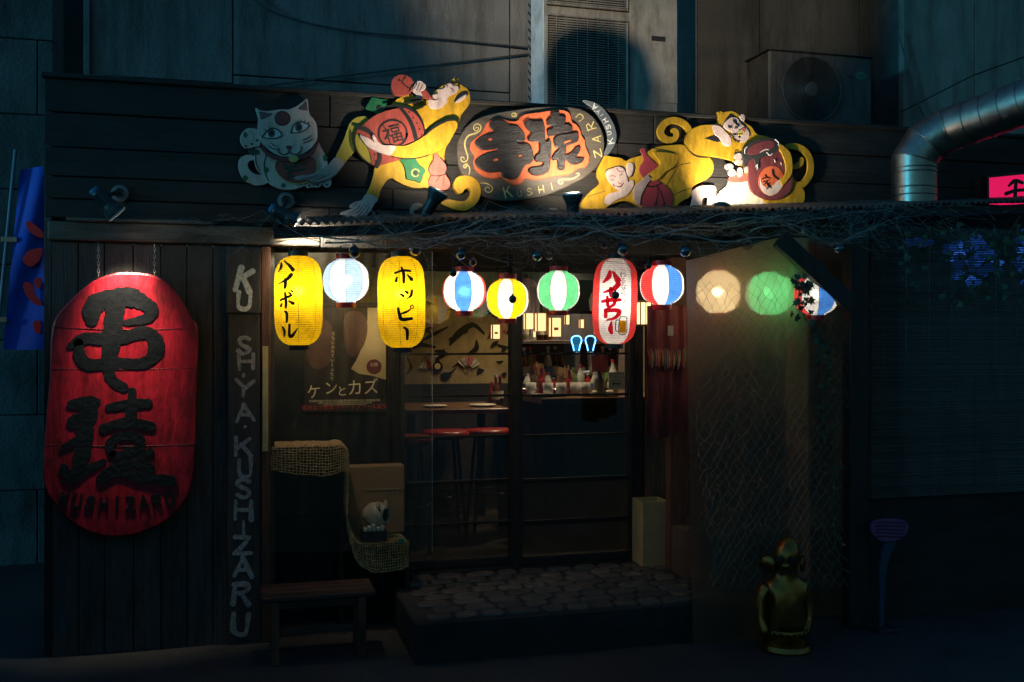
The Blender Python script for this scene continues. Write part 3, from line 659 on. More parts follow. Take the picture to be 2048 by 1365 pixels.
for q in (ell(460, 565, 22, 12, 12), [(490, 800), (520, 785), (552, 790), (530, 808), (505, 810)], ell(800, 750, 22, 10, 12, -.4), [(1296, 600), (1330, 580), (1380, 572), (1350, 595), (1310, 608)]):
    slab('character_opening', Z3, q, Yo2 - .014, .0008, p_or, ov, n=2, cham=.0003)
p_let = M('cream_lettering_paint', (.52, .42, .16), .6, var=.2, scale=30, bump=0)
L = letters([('K', 655, 1160, 118, 12), ('U', 792, 1182, 62, 8), ('S', 905, 1160, 78, 8), ('H', 1040, 1132, 78, 12, .95), ('I', 1160, 1096, 78, 14)], .13)
L += letters([('Z', 1682, 722, 80, 100, 1.4), ('A', 1672, 560, 92, 92, 1.0), ('R', 1605, 412, 95, 112, 1.0), ('U', 1478, 312, 72, 128, 1.2)], .13)
strokes('letter', Z3, L, Yo, .0015, p_let, ov, each=True)
CU = [[(290, 440, 8), (305, 425, 9), (325, 440, 10), (310, 468, 10), (275, 455, 10), (272, 412, 10), (310, 388, 11), (350, 412, 12), (340, 465, 14), (290, 495, 16), (215, 520, 16), (178, 570, 16), (168, 630, 16), (185, 700, 15), (202, 755, 14), (195, 802, 12), (158, 820, 11), (126, 800, 10), (130, 768, 9), (155, 768, 8), (162, 790, 7)],
      [(168, 880, 8), (190, 870, 9), (172, 850, 9), (155, 872, 10), (175, 890, 10), (200, 850, 11), (180, 838, 10), (215, 870, 12), (225, 920, 11), (215, 968, 8)],
      [(728, 292, 7), (745, 285, 8), (735, 305, 9), (710, 300, 9), (705, 275, 9), (735, 264, 9), (762, 285, 9), (748, 312, 7)],
      [(345, 1062, 7), (400, 1062, 10), (455, 1085, 12), (485, 1125, 12), (455, 1165, 11), (410, 1155, 10), (402, 1120, 9), (435, 1105, 8), (450, 1130, 7)],
      [(1268, 1050, 7), (1285, 1045, 8), (1275, 1068, 9), (1240, 1065, 10), (1240, 1030, 10), (1290, 1020, 11), (1360, 1020, 11), (1430, 995, 11), (1468, 968, 10), (1455, 950, 9), (1432, 958, 7)]]
strokes('scroll', Z3, CU, Yo, .0015, p_let, ov, each=True)
cr_ = thing('crescent_sign', 'thin grey crescent board with white letters behind the oval sign', 'sign', P(1205, 300, YS))
slab('board', Z3, [(1518, 118), (1600, 128), (1700, 172), (1780, 250), (1850, 360), (1890, 470), (1896, 560), (1866, 650), (1800, 740), (1770, 760), (1740, 740), (1790, 640), (1800, 540), (1770, 430), (1700, 310), (1610, 200)], YS, .016, M('slate_paint', (.10, .11, .125), .6), cr_)
L = letters([('K', 1828, 585, 62, 108, 1.1), ('U', 1812, 492, 44, 102, 1.1), ('S', 1800, 424, 52, 112, 1.1), ('H', 1768, 350, 48, 122, 1.1), ('I', 1728, 288, 42, 128, 1), ('Y', 1692, 246, 42, 132, 1.1), ('A', 1645, 196, 56, 140, 1.1)], .15)
strokes('letter', Z3, L, YS - .016, .0015, m_white, cr_, each=True)

# --- two reclining monkeys at the right
mz = thing('monkey_figure', 'yellow board monkey lying on its side smiling with a dark red gourd', 'sign figure', P(1290, 420, YS))
slab('body', Z4, [(205, 458), (260, 465), (330, 475), (378, 500), (420, 478), (500, 455), (550, 428), (600, 398), (680, 376), (760, 370), (850, 370), (900, 420), (960, 460), (1050, 470), (1085, 500), (1096, 560), (1080, 610), (1040, 650), (960, 690), (920, 720), (905, 790), (830, 835), (780, 880), (720, 915), (650, 925), (560, 915), (480, 870), (420, 840), (360, 830), (300, 842), (240, 870), (180, 905), (100, 918), (40, 915), (10, 880), (15, 840), (50, 790), (100, 740), (163, 682), (145, 630), (145, 580), (170, 520)], YS, .020, p_yel, mz)
Ym = YS - .020
slab('face', Z4, [(212, 600), (232, 575), (270, 562), (292, 550), (330, 548), (366, 575), (382, 622), (396, 680), (380, 715), (330, 742), (280, 716), (232, 662)], Ym, .004, p_pink, mz)
slab('ear', Z4, [(385, 532), (420, 515), (438, 545), (430, 600), (406, 632), (385, 600)], Ym, .005, p_pink, mz)
slab('hand', Z4, [(215, 792), (250, 766), (310, 750), (360, 722), (400, 674), (436, 660), (440, 700), (412, 755), (370, 790), (300, 820), (240, 862), (205, 840)], Ym, .008, p_pink, mz)
strokes('face_lines', Z4, [[(250, 650, 3), (270, 658, 6), (285, 655, 3)], [(325, 622, 3), (340, 610, 6), (345, 598, 3)], [(240, 628, 3), (270, 622, 5), (295, 635, 3)], [(310, 668, 3), (325, 690, 6), (340, 680, 3)], [(300, 706, 4), (330, 712, 12), (358, 680, 5)], [(275, 690, 2), (285, 715, 3)], [(270, 690, 2), (276, 708, 3)], [(300, 560, 3), (325, 590, 4), (365, 580, 3)]], Ym - .004, .001, p_mar, mz)
strokes('outline', Z4, [[(205, 600, 6), (225, 570, 8), (270, 555, 8), (330, 542, 10), (372, 570, 12), (390, 630, 12), (402, 690, 8)], [(440, 500, 4), (450, 560, 10), (430, 620, 10), (400, 635, 4)], [(340, 760, 4), (420, 730, 8), (448, 670, 4)], [(60, 795, 3), (130, 770, 5), (210, 745, 3)], [(600, 400, 3), (690, 412, 6), (780, 440, 6), (805, 490, 5), (780, 545, 4), (700, 592, 5), (655, 645, 3)], [(780, 560, 3), (840, 530, 4), (910, 518, 3)], [(700, 720, 3), (740, 650, 4), (800, 560, 2)], [(750, 785, 3), (830, 750, 5), (920, 722, 3)], [(860, 372, 4), (900, 425, 7), (960, 465, 7), (1050, 475, 4)]], Ym, .0012, p_blk, mz, each=True)
slab('gourd', Z4, [(495, 405), (525, 393), (540, 425), (556, 460), (600, 500), (640, 545), (655, 600), (640, 645), (657, 672), (702, 700), (746, 750), (762, 812), (742, 872), (690, 912), (620, 928), (540, 905), (495, 845), (493, 780), (520, 720), (545, 680), (520, 640), (488, 590), (490, 550), (520, 500), (510, 450), (496, 425)], Ym, .006, M('dark_red_paint', (.28, .035, .045), .55, var=.2), mz)
slab('arm', Z4, [(600, 430), (690, 430), (780, 442), (806, 480), (780, 542), (702, 592), (656, 645), (600, 662), (560, 612), (600, 580), (660, 520)], Ym, .014, p_yel, mz)
slab('holding_hand', Z4, [(440, 742), (470, 690), (520, 650), (560, 610), (590, 640), (552, 692), (524, 742), (500, 800), (490, 862), (455, 820)], Ym, .014, M('dusky_pink_paint', (.40, .29, .26), .6), mz)
strokes('gourd_cord', Z4, [[(550, 705, 10), (605, 712, 14), (665, 682, 10)], [(630, 710, 4), (640, 760, 6), (625, 830, 5)], [(640, 705, 4), (670, 780, 6), (690, 840, 5)], [(625, 830, 7), (605, 880, 3)], [(625, 830, 7), (632, 885, 3)], [(690, 840, 7), (672, 885, 3)], [(690, 840, 7), (698, 880, 3)]], Ym - .006, .0012, p_blk, mz)
slab('foot', Z4, [(935, 732), (980, 706), (1050, 700), (1104, 706), (1116, 740), (1106, 820), (1078, 866), (1040, 880), (1045, 800), (1005, 812), (1000, 875), (960, 915), (840, 922), (900, 880), (922, 800), (915, 762)], Ym, .006, p_pink, mz, n=2)
mq = thing('monkey_figure', 'yellow board monkey licking a dumpling beside a dripping brown pot', 'sign figure', P(1490, 420, YS))
m_tail = []
slab('upper_body', Z4, [(865, 330), (880, 280), (930, 232), (1000, 207), (1080, 203), (1132, 190), (1132, 140), (1128, 98), (1145, 108), (1150, 92), (1175, 102), (1200, 96), (1260, 95), (1310, 130), (1350, 185), (1400, 215), (1430, 260), (1462, 285), (1520, 298), (1600, 330), (1690, 400), (1728, 440), (1740, 520), (1738, 610), (1790, 690), (1830, 730), (1844, 782), (1828, 842), (1760, 882), (1680, 898), (1590, 892), (1480, 800), (1380, 640), (1330, 560), (1280, 520), (1200, 485), (1100, 465), (1000, 470), (940, 450), (890, 412), (865, 370)], YS, .018, p_yel, mq)
slab('belly', Z4, [(1240, 606), (1310, 596), (1380, 600), (1420, 740), (1520, 805), (1590, 832), (1592, 895), (1480, 915), (1240, 918), (1120, 880), (1118, 800), (1150, 750), (1212, 692)], YS, .014, PAINT('cream_belly_paint', (.68, .60, .45)), mq)
slab('belly_cloth', Z4, [(1222, 650), (1240, 612), (1310, 600), (1392, 606), (1395, 660), (1310, 676), (1230, 678)], YS, .017, p_sal, mq, n=2)
Yq = YS - .018
strokes('tail', Z4, [[(905, 265, 44), (872, 212, 54), (820, 178, 54), (760, 168, 54), (700, 190, 56), (664, 245, 58), (672, 296, 56), (720, 326, 52), (770, 322, 46), (792, 290, 42), (785, 255, 38), (765, 250, 36)]], YS, .016, p_yel, mq, n=6)
strokes('second_tail', Z4, [[(1700, 385, 46), (1760, 382, 52), (1830, 408, 52), (1876, 465, 52), (1893, 545, 52), (1878, 625, 54), (1828, 688, 54), (1780, 700, 50)], [(1745, 548, 40), (1785, 540, 44), (1812, 515, 42), (1816, 488, 36)]], YS, .016, p_yel, mq, n=6)
slab('hood_outline', Z4, [(1165, 215), (1190, 165), (1235, 112), (1270, 135), (1320, 165), (1395, 255), (1392, 300), (1340, 230), (1300, 160), (1240, 150), (1195, 190)], Yq, .002, p_blk, mq, n=2)  # black outline painted behind the face
slab('face', Z4, [(1175, 202), (1200, 172), (1240, 143), (1290, 150), (1312, 190), (1352, 220), (1384, 262), (1382, 312), (1350, 346), (1300, 344), (1262, 310), (1240, 262), (1195, 240)], Yq, .004, p_pink, mq)
slab('ear', Z4, [(1305, 135), (1330, 116), (1352, 135), (1348, 170), (1330, 178)], Yq, .004, p_pink, mq, n=2)
slab('dumpling', Z4, ell(1320, 270, 30, 24, 14, -.4), Yq, .008, p_gold, mq); slab('tongue', Z4, [(1310, 258), (1338, 228), (1354, 234), (1356, 260), (1335, 275)], Yq, .007, p_sal, mq, n=2)
strokes('face_lines', Z4, [[(1215, 220, 3), (1235, 228, 7), (1248, 222, 3)], [(1262, 190, 3), (1272, 170, 6), (1285, 195, 4)], [(1255, 165, 4), (1280, 200, 4), (1310, 215, 3)], [(1225, 300, 4), (1270, 288, 5), (1330, 278, 4)], [(1270, 235, 3), (1290, 230, 5), (1300, 215, 3)], [(1300, 300, 4), (1312, 312, 6)], [(1250, 305, 3), (1275, 340, 4), (1310, 348, 3)]], Yq - .004, .0045, p_blk, mq)
slab('gap_shadow', Z4, [(1020, 316), (1100, 286), (1135, 300), (1165, 340), (1120, 346)], Yq, .001, p_blk, mq, n=1)
slab('hand', Z4, [(1085, 212), (1120, 207), (1162, 226), (1200, 266), (1232, 302), (1242, 350), (1226, 380), (1180, 370), (1160, 338), (1130, 300), (1108, 285)], Yq, .006, p_pink, mq)
pot = slab('pot', Z4, [(1340, 420), (1380, 480), (1380, 560), (1383, 680), (1410, 752), (1480, 800), (1560, 822), (1640, 812), (1712, 762), (1742, 690), (1736, 620), (1684, 580), (1678, 500), (1645, 400), (1560, 350), (1450, 370)], Yq, .012, p_mar, mq)
slab('pot_rim', Z4, [(1328, 440), (1345, 385), (1420, 336), (1500, 318), (1590, 316), (1636, 340), (1640, 385), (1605, 432), (1540, 462), (1480, 478), (1470, 520), (1472, 560), (1455, 572), (1438, 540), (1430, 490), (1390, 495), (1370, 540), (1345, 545), (1340, 500)], Yq, .018, M('black_glaze', (.04, .035, .035), .25), pot, n=2)
slab('pot_filling', Z4, [(1375, 440), (1400, 380), (1470, 345), (1550, 330), (1590, 345), (1590, 385), (1520, 420), (1430, 450)], Yq, .020, p_mar, pot)
strokes('glaze_highlights', Z4, [[(1350, 440, 4), (1352, 405, 8), (1370, 385, 4)], [(1475, 430, 4), (1520, 408, 8), (1545, 410, 5)], [(1530, 430, 5), (1555, 455, 8), (1575, 440, 4)], [(1450, 530, 4), (1455, 560, 7)], [(1590, 490, 4), (1600, 510, 6)], [(1645, 515, 4), (1650, 535, 6)], [(1600, 325, 4), (1625, 350, 7), (1625, 375, 3)]], Yq - .018, .002, m_white, pot)
slab('pot_label', Z4, ell(1568, 662, 104, 122, 22, .15), Yq, .014, p_or, pot); slab('label_lower', Z4, [(1475, 640), (1500, 700), (1560, 720), (1630, 655), (1668, 680), (1640, 740), (1580, 785), (1525, 775), (1482, 720)], Yq, .0155, p_catw, pot, n=2)
strokes('label_lettering', Z4, [[(1578, 575, 16), (1590, 620, 18), (1625, 650, 14)], [(1490, 650, 8), (1530, 635, 12), (1555, 645, 8)], [(1518, 615, 10), (1525, 630, 10)], [(1500, 672, 8), (1545, 660, 10)], [(1535, 665, 10), (1515, 690, 8), (1500, 700, 5)], [(1530, 680, 10), (1545, 715, 10), (1525, 730, 7)], [(1555, 680, 8), (1540, 695, 6)], [(1545, 695, 6), (1565, 725, 8)]], Yq - .0155, .001, p_blk, pot)
slab('right_arm', Z4, [(1640, 360), (1690, 400), (1728, 442), (1740, 520), (1738, 600), (1712, 645), (1665, 700), (1640, 660), (1680, 610), (1685, 540), (1660, 450), (1632, 400)], Yq, .020, p_yel, mq)
for cx, cy, rx, ry in ((1298, 463, 34, 28), (1300, 508, 34, 26), (1224, 548, 36, 28), (1246, 596, 34, 32), (1312, 592, 26, 42), (1368, 572, 20, 26)):
    slab('finger', Z4, ell(cx, cy, rx, ry, 12), Yq, .008, p_pink, mq)
strokes('outline', Z4, [[(1265, 445, 4), (1275, 430, 7), (1300, 432, 4)], [(1265, 550, 4), (1285, 565, 8), (1280, 600, 5)], [(1200, 530, 4), (1215, 575, 6), (1210, 610, 4)]], Yq - .008, .001, p_blk, mq, each=True)

# ------------------------------------------------------------------ big red hanging sign
YG = YF - .06
sg = thing('hanging_sign', 'big red rounded sign board with black brush characters hanging on chains', 'sign', P(240, 1070, YG))
outl = [(105, 655), (130, 612), (180, 567), (215, 551), (250, 545), (310, 552), (350, 583), (383, 635), (396, 662), (394, 760), (390, 900), (385, 960), (365, 1010), (320, 1050), (265, 1071), (205, 1073), (150, 1050), (110, 1010), (87, 960), (91, 850), (99, 760)]
o2 = catmull(outl, True, 4); cx, cy = 243, 808
m_redb = M('worn_red_lacquer', (.36, .005, .016), .42, var=.55, scale=6, stretch=(3, 1, .7), bump=.35, bscale=22, spec=.5, detail=9, dirt=.9, dscale=9, dstretch=(1.5, 1, .7), dcol=(.25, .12, .12))
mb = MB(); NB = len(o2); rings = [(1.0, 0), (1.0, .022), (.985, .027), (.9, .029), (.75, .031), (.5, .0325), (.25, .033)]
def bulge(s_): return .027 + .006 * (1 - s_ * s_)
for s_, d in rings:
    for x, y in o2:
        Yp = YG - d; p = P(cx + (x - cx) * s_, cy + (y - cy) * s_, Yp); mb.v.append(tuple(p))
for r_ in range(len(rings) - 1):
    for i in range(NB):
        j = (i + 1) % NB; mb.face((r_ * NB + i, r_ * NB + j, r_ * NB + NB + j, r_ * NB + NB + i))
mb.face([(len(rings) - 1) * NB + i for i in range(NB)]); mb.face(list(range(NB))[::-1])
brd = mb.build('board', m_redb, sg, smooth=False)
m_ink = M('thick_black_lacquer', (.010, .010, .011), .28, var=.3, bump=.25, bscale=45, spec=.5)
JS = [[(306, 268, 44), (312, 220, 60), (360, 195, 56), (430, 190, 62), (482, 212, 50), (506, 236, 40), (486, 262, 34), (420, 276, 20)], [(388, 195, 60), (380, 260, 62), (374, 330, 62), (362, 410, 46), (372, 465, 34), (412, 492, 34)],
      [(236, 352, 20), (285, 328, 38), (385, 332, 38), (480, 308, 44), (518, 340, 52), (512, 385, 46), (470, 412, 36), (380, 410, 36), (300, 416, 40), (268, 390, 38), (262, 345, 30)]]
JZ = [[(238, 548, 30), (280, 545, 44), (322, 540, 28)], [(300, 545, 50), (290, 590, 56), (245, 606, 44)], [(275, 600, 54), (285, 650, 52), (272, 720, 52), (258, 765, 40), (232, 800, 24)], [(212, 690, 18), (250, 672, 26), (300, 650, 24)], [(212, 755, 24), (240, 792, 34), (290, 765, 30), (345, 738, 18)],
      [(362, 558, 24), (420, 548, 32), (492, 544, 30)], [(440, 505, 26), (438, 560, 34), (432, 610, 32)], [(345, 628, 30), (420, 610, 36), (503, 622, 34)], [(372, 712, 24), (368, 675, 30), (410, 655, 28), (460, 658, 32), (466, 690, 28), (420, 712, 22), (375, 714, 22)], [(425, 705, 34), (385, 755, 34), (338, 795, 34)], [(385, 765, 22), (440, 742, 26), (500, 705, 24)], [(455, 740, 34), (500, 760, 28)], [(350, 790, 24), (400, 772, 30), (470, 790, 36), (570, 803, 36)]]
def onsign(lst, tf, k):
    m_ = MB(); sc_ = SCL[tf]
    for i, s0 in enumerate(lst):
        s0 = catmull(s0, False, 6) if len(s0) > 2 else s0
        q = []
        for x, y, wd in s0:
            a, b = tf(x, y); Yp = YG - .034; p = P(a, b, Yp)
            q.append((p.x, p.z, wd / sc_ * MPP(a, Yp) * .5 * random.uniform(.9, 1.1)))
        m_.ribbon(q, PL, YG - .026, YG - .0345 - k * .5 - i * .0002)
    return m_
onsign(JS, Z1, .002).build('character', m_ink, sg); onsign(JZ, Z1, .002).build('character', m_ink, sg)
nm = 'KUSHIZARU'; L = []
for i, ch in enumerate(nm):
    t = i / 8
    L += letters([(ch, 128 + t * 212, 1012 - 14 + 10 * (1 - (2 * t - 1) ** 2), 24, (2 * t - 1) * 16)], .2)
for q in L: onsign(q, ID, 0).build('letter', m_ink, sg)
L = [[(106, 655, 2.2), (250, 660, 2.2), (395, 657, 2.2)], [(100, 738, 1.8), (250, 740, 1.8), (393, 736, 1.8)], [(93, 890, 1.6), (240, 893, 1.6), (389, 889, 1.6)]]
mb = MB()
for s0 in L:
    s0 = catmull(s0, False, 10); q = []
    for x, y, wd in s0:
        rr_ = abs((x - cx) / 150); Yp = YG - bulge(min(rr_, 1)) - .001; p = P(x, y, Yp); q.append(tuple(p))
    mb.tube(q, .0012, 5)
mb.build('seam_ridges', M('dark_red_seam', (.14, .008, .015), .6), sg)
for px_ in (197, 309):
    mb = MB(); top = P(px_, 488, YG - .012); bot = P(px_, 553, YG - .012); n = 9
    for i in range(n):
        c = top.lerp(bot, (i + .5) / n); L_ = (top - bot).length / n * .68; r_ = .0045
        pts = []
        for k in range(10):
            t = 2 * math.pi * k / 10
            a, b = math.cos(t) * r_, math.sin(t) * L_
            pts.append((c.x + (a if i % 2 else 0), c.y + (0 if i % 2 else a), c.z + b))
        mb.tube(pts, .0016, 5, closed=True)
    mb.build('chain', M('galvanised_chain', (.45, .43, .38), .35, .8, bump=0), sg)
    MB().tube([(top.x, YF - .02, top.z + .012), (top.x, YG - .012, top.z + .012), (top.x, YG - .016, top.z - .004)], .002, 6).build('hook', m_steel, sg)

# ------------------------------------------------------------------ white lettered plank
YK = YF - .03
kp = thing('lettered_plank', 'tall dark plank painted with a column of white letters', 'sign', P(488, 1280, YK))
MB().cbox(PX(455, YK), PX(520, YK), YK, YK + .03, .01, 1.845, .004).build('plank', WOODZ('black_plank_wood', (.05, .043, .038), .6, 0), kp)
zc = PZ(488, 625, YK)
MB().cbox(PX(452, YK - .02), PX(522, YK - .02), YK - .018, YK + .01, zc - .006, 1.84, .004).build('upper_board', WOODZ('black_board_wood', (.045, .04, .036), .6, 0), kp)
mw = M('worn_white_paint', (.26, .25, .235), .7, var=.5, scale=60, bump=0)
strokes('letter', ID, letters([('K', 490, 561, 44, -14, .75), ('U', 489, 602, 34, -8, .95)], .24), YK - .018, .0012, M('lamplit_white_paint', (.72, .68, .58), .7, var=.4, scale=60, bump=0), kp, each=True)  # top letters painted lighter, standing in for the spot lamp's light
strokes('letter', ID, letters([('S', 488, 691, 33, 0, .95), ('H', 492, 724, 30, 4, 1.3), ('.', 488, 750, 26, 0), ('Y', 488, 777, 32, -3, 1.4), ('A', 489, 826, 34, 2, 1.3), ('.', 489, 854, 26, 0), ('K', 487, 894, 34, 0, 1.1), ('U', 490, 937, 34, 0, .9), ('S', 487, 977, 38, 0, .9), ('H', 487, 1021, 36, 0, 1.1), ('I', 487, 1056, 26, 0), ('Z', 485, 1091, 34, 0, 1.1), ('A', 485, 1135, 36, 0, 1.2), ('R', 484, 1188, 40, 0, 1), ('U', 482, 1250, 42, 0, .9)], .24), YK, .0012, mw, kp, each=True)

# ================================================================== AWNING, TWIGS, ORNAMENTS
def roof_z(x):                       # height of the awning's front edge
    xa, xb = PX(560, YR), PX(1800, YR); za, zb = PZ(560, 449, YR), PZ(1800, 411, YR)
    return za + (zb - za) * (x - xa) / (xb - xa)
xa, xb = PX(548, YR), PX(2150, YR)
rf = thing('corrugated_awning', 'long corrugated metal awning above the doors and lanterns', 'awning', (xa, YF, roof_z(xa)))
m_corr = M('rusty_corrugated_iron', (.07, .06, .055), .55, .4, var=.5, scale=5, bump=.3, rnd=.1)
pitch = .034; per = 8
# sheets, each lapped over the next
xs = xa; k = 0
while xs < xb - .02:
    xe = min(xs + pitch * 18, xb); mb = MB(); cols = int((xe - xs) / pitch * per) + 1
    for i in range(cols + 1):
        x = xs + (xe + .02 - xs) * i / cols; a = 2 * math.pi * x / pitch
        zf = roof_z(x) + .0075 * math.sin(a) + (.002 if k % 2 else 0)
        for j, (Y, rise) in enumerate(((YR, 0), (YF - .005, .085))):
            zb_ = zf + rise
            mb.v += [(x, Y, zb_), (x, Y, zb_ - .0016)]
    for i in range(cols):
        b = i * 4; c = b + 4
        mb.face((b, c, c + 2, b + 2)); mb.face((b + 1, b + 3, c + 3, c + 1)); mb.face((b, b + 1, c + 1, c))
    mb.build('roof_sheet', m_corr, rf, smooth=False)
    xs = xe; k += 1
# fascia batten and rafters beneath
def slope_bar(name, x0, x1, Y0, Y1, dz0, dz1, par, mat):
    mb = MB(); b = 0
    for x in (x0, x1):
        z = roof_z(x); mb.v += [(x, Y0, z + dz0), (x, Y1, z + dz0), (x, Y1, z + dz1), (x, Y0, z + dz1)]
    for f in ((0, 1, 5, 4), (1, 2, 6, 5), (2, 3, 7, 6), (3, 0, 4, 7), (3, 2, 1, 0), (4, 5, 6, 7)): mb.face(f)
    return mb.build(name, mat, par)
slope_bar('front_batten', xa, xb, YR + .02, YR + .06, -.055, -.012, rf, m_framex)
x = xa + .03
while x < xb:
    mb = MB(); z = roof_z(x)
    mb.v = [(x - .02, YR + .065, z - .05), (x + .02, YR + .065, z - .05), (x + .02, YF - .04, z + .02), (x - .02, YF - .04, z + .02), (x - .02, YR + .065, z - .012), (x + .02, YR + .065, z - .012), (x + .02, YF - .04, z + .065), (x - .02, YF - .04, z + .065)]
    for f in ((0, 3, 2, 1), (4, 5, 6, 7), (0, 1, 5, 4), (1, 2, 6, 5), (2, 3, 7, 6), (3, 0, 4, 7)): mb.face(f)
    mb.build('rafter', m_framex, rf); x += .46
# bare twigs tied along the awning edge
m_twig = M('bare_twig_bark', (.26, .25, .24), .7, var=.6, scale=30, bump=.2)
rt = random.Random(11)
def twig(x0, y0, ang, length, r0, depth, mb, Y, rng, ln0=0):
    n = max(4, int(length / 26)); pts = []; rad = []
    x, y, a = x0, y0, ang; yy = Y
    for i in range(n + 1):
        pts.append(P(x, y, yy)); rad.append(max(r0 * (.68 if depth == 0 else .5) * (1 - .85 * i / n) * rng.uniform(.85, 1.15), .0005))
        if depth < 3 and i > 0 and rng.random() < (.5 if depth == 0 else .4):
            twig(x, y, a + rng.choice((-1, 1)) * rng.uniform(.3, .8), length * rng.uniform(.25, .5), rad[-1] * .7, depth + 1, mb, yy + rng.uniform(-.01, .01), rng, ln0)
        st_ = length / n * rng.uniform(.8, 1.2)
        a += rng.uniform(-.28, .28); a += (-.12 * math.sin(a)) if depth == 0 else 0
        lo_, hi_ = 438 - (x - 560) * .02, 496 - (x - 560) * .014
        if y < lo_ and math.sin(a) > 0: a = -a * .5 if math.cos(a) > 0 else math.pi + (math.pi - a) * .5
        if y > hi_ and math.sin(a) < 0 and depth < 2 and ln0 > 150: a = -a * .5 if math.cos(a) > 0 else math.pi + (math.pi - a) * .5
        x += math.cos(a) * st_; y -= math.sin(a) * st_; yy += rng.uniform(-.008, .008)
    mb.tube(pts, rad, 4, caps=False)
specs = [(640, 478, math.pi + .02, 250, .0036), (640, 484, math.pi - .15, 190, .003), (620, 470, .02, 400, .006), (650, 486, .1, 300, .006), (760, 470, -.08, 420, .005), (840, 480, .05, 420, .0055), (820, 492, -.02, 330, .004), (930, 462, .06, 480, .005), (900, 478, .15, 430, .0065),
         (1010, 488, .12, 380, .004), (1060, 462, .08, 560, .007), (1130, 482, .14, 430, .006), (1220, 468, .02, 430, .005), (1300, 452, .05, 380, .005), (1340, 470, .1, 380, .006), (1430, 448, -.05, 360, .005), (1500, 462, .06, 360, .004), (1560, 444, -.03, 330, .004), (1000, 470, math.pi - .05, 400, .005), (1300, 478, math.pi, 400, .005), (1180, 500, -.5, 90, .0022), (1240, 505, -.9, 110, .0024), (1190, 520, -.25, 120, .002), (950, 505, -.7, 110, .0024), (905, 508, -1.0, 80, .002)]
for i, (x0, y0, a, ln_, r0) in enumerate(specs):
    mb = MB(); twig(x0, y0, a, ln_, r0, 0, mb, YR - .045 + rt.uniform(-.03, .03), rt, ln_)
    tag(mb.build('bare_twig', m_twig, smooth=True), 'bare grey twig among those tied along the awning edge', 'twig', 'bare twigs along the awning edge')

# glass ball ornaments
def GLASSY(name, col, rough=.05):
    m, n, out = newmat(name)
    tr = n.nodes.new('ShaderNodeBsdfTransparent'); tr.inputs[0].default_value = c4(col)
    gl = n.nodes.new('ShaderNodeBsdfGlossy'); gl.inputs['Roughness'].default_value = rough
    fr = n.nodes.new('ShaderNodeLayerWeight'); fr.inputs[0].default_value = .35
    mx = n.nodes.new('ShaderNodeMixShader'); n.links.new(fr.outputs['Facing'], mx.inputs[0]); n.links.new(tr.outputs[0], mx.inputs[1]); n.links.new(gl.outputs[0], mx.inputs[2])
    n.links.new(mx.outputs[0], out.inputs[0]); MATS[name] = m; return m
g_clear = GLASSY('clear_bauble_glass', (.55, .58, .6)); g_teal = M('teal_bauble_glass', (.008, .035, .05), .06, var=.2, bump=0, spec=.9, coat=1)
g_blk = M('black_bauble_lacquer', (.012, .013, .015), .28, var=.2, bump=0, spec=.6)
balls = [(709, 505, 12, 'b', 478, 'black bauble hanging above the pale blue white lantern'), (831, 500, 12, 'c', 478, 'clear bauble hanging above the second yellow lantern'), (922, 509, 11, 't', 488, 'teal bauble hanging above the blue and white lantern'), (946, 525, 8, 'c', 495, 'small clear bauble between blue and yellow striped lanterns'),
         (906, 546, 8, 'b', 515, 'small matt black bauble touching the blue and white lantern'), (1074, 512, 11, 't', 480, 'teal bauble just left above the green lantern'), (1098, 512, 8, 'c', 480, 'small clear bauble just above the green lantern'), (1025, 599, 8, 'b', 560, 'small black bauble hanging before the yellow striped lantern'),
         (1208, 490, 8, 'c', 455, 'small clear bauble above the red lettered lantern'), (1245, 499, 12, 't', 470, 'teal bauble above the right of the red lettered lantern'), (1231, 591, 8, 'b', 540, 'small black bauble hanging before the red lettered lantern'), (1296, 531, 8, 'b', 500, 'small black bauble by the red white blue lantern'),
         (1370, 503, 12, 't', 475, 'teal bauble right of the red white blue lantern'), (1494, 490, 12, 'c', 460, 'bauble at the top of the hazy plastic sheet'), (1678, 498, 11, 't', 465, 'bauble beside the diagonal brace near the roof post'), (996, 466, 8, 't', 445, 'dark bauble half hidden among the twigs at centre'), (1608, 461, 8, 't', 445, 'dark bauble high by the top of the diagonal brace')]
for bx, by, r_, kd, ys, lab in balls:
    Yb = YR - .02 if kd != 'b' or by < 540 else YR - .10
    c = P(bx, by, Yb); rr = r_ * MPP(bx, Yb)
    t = thing('glass_bauble', lab, 'ornament', c, 'glass baubles hanging from the twigs')
    MB().ball(c, rr, 20, 14).build('ball', {'b': g_blk, 'c': g_clear, 't': g_teal}[kd], t, smooth=True)
    MB().lathe([(rr * .28, rr * .93), (rr * .28, rr * 1.25), (rr * .1, rr * 1.3)], c, seg=10, cap1=True).build('cap', m_wire, t)
    top = P(bx, ys, Yb); MB().tube([(c.x, c.y, c.z + rr * 1.3), (c.x, c.y, top.z)], .0007, 4).build('thread', m_wire, t)

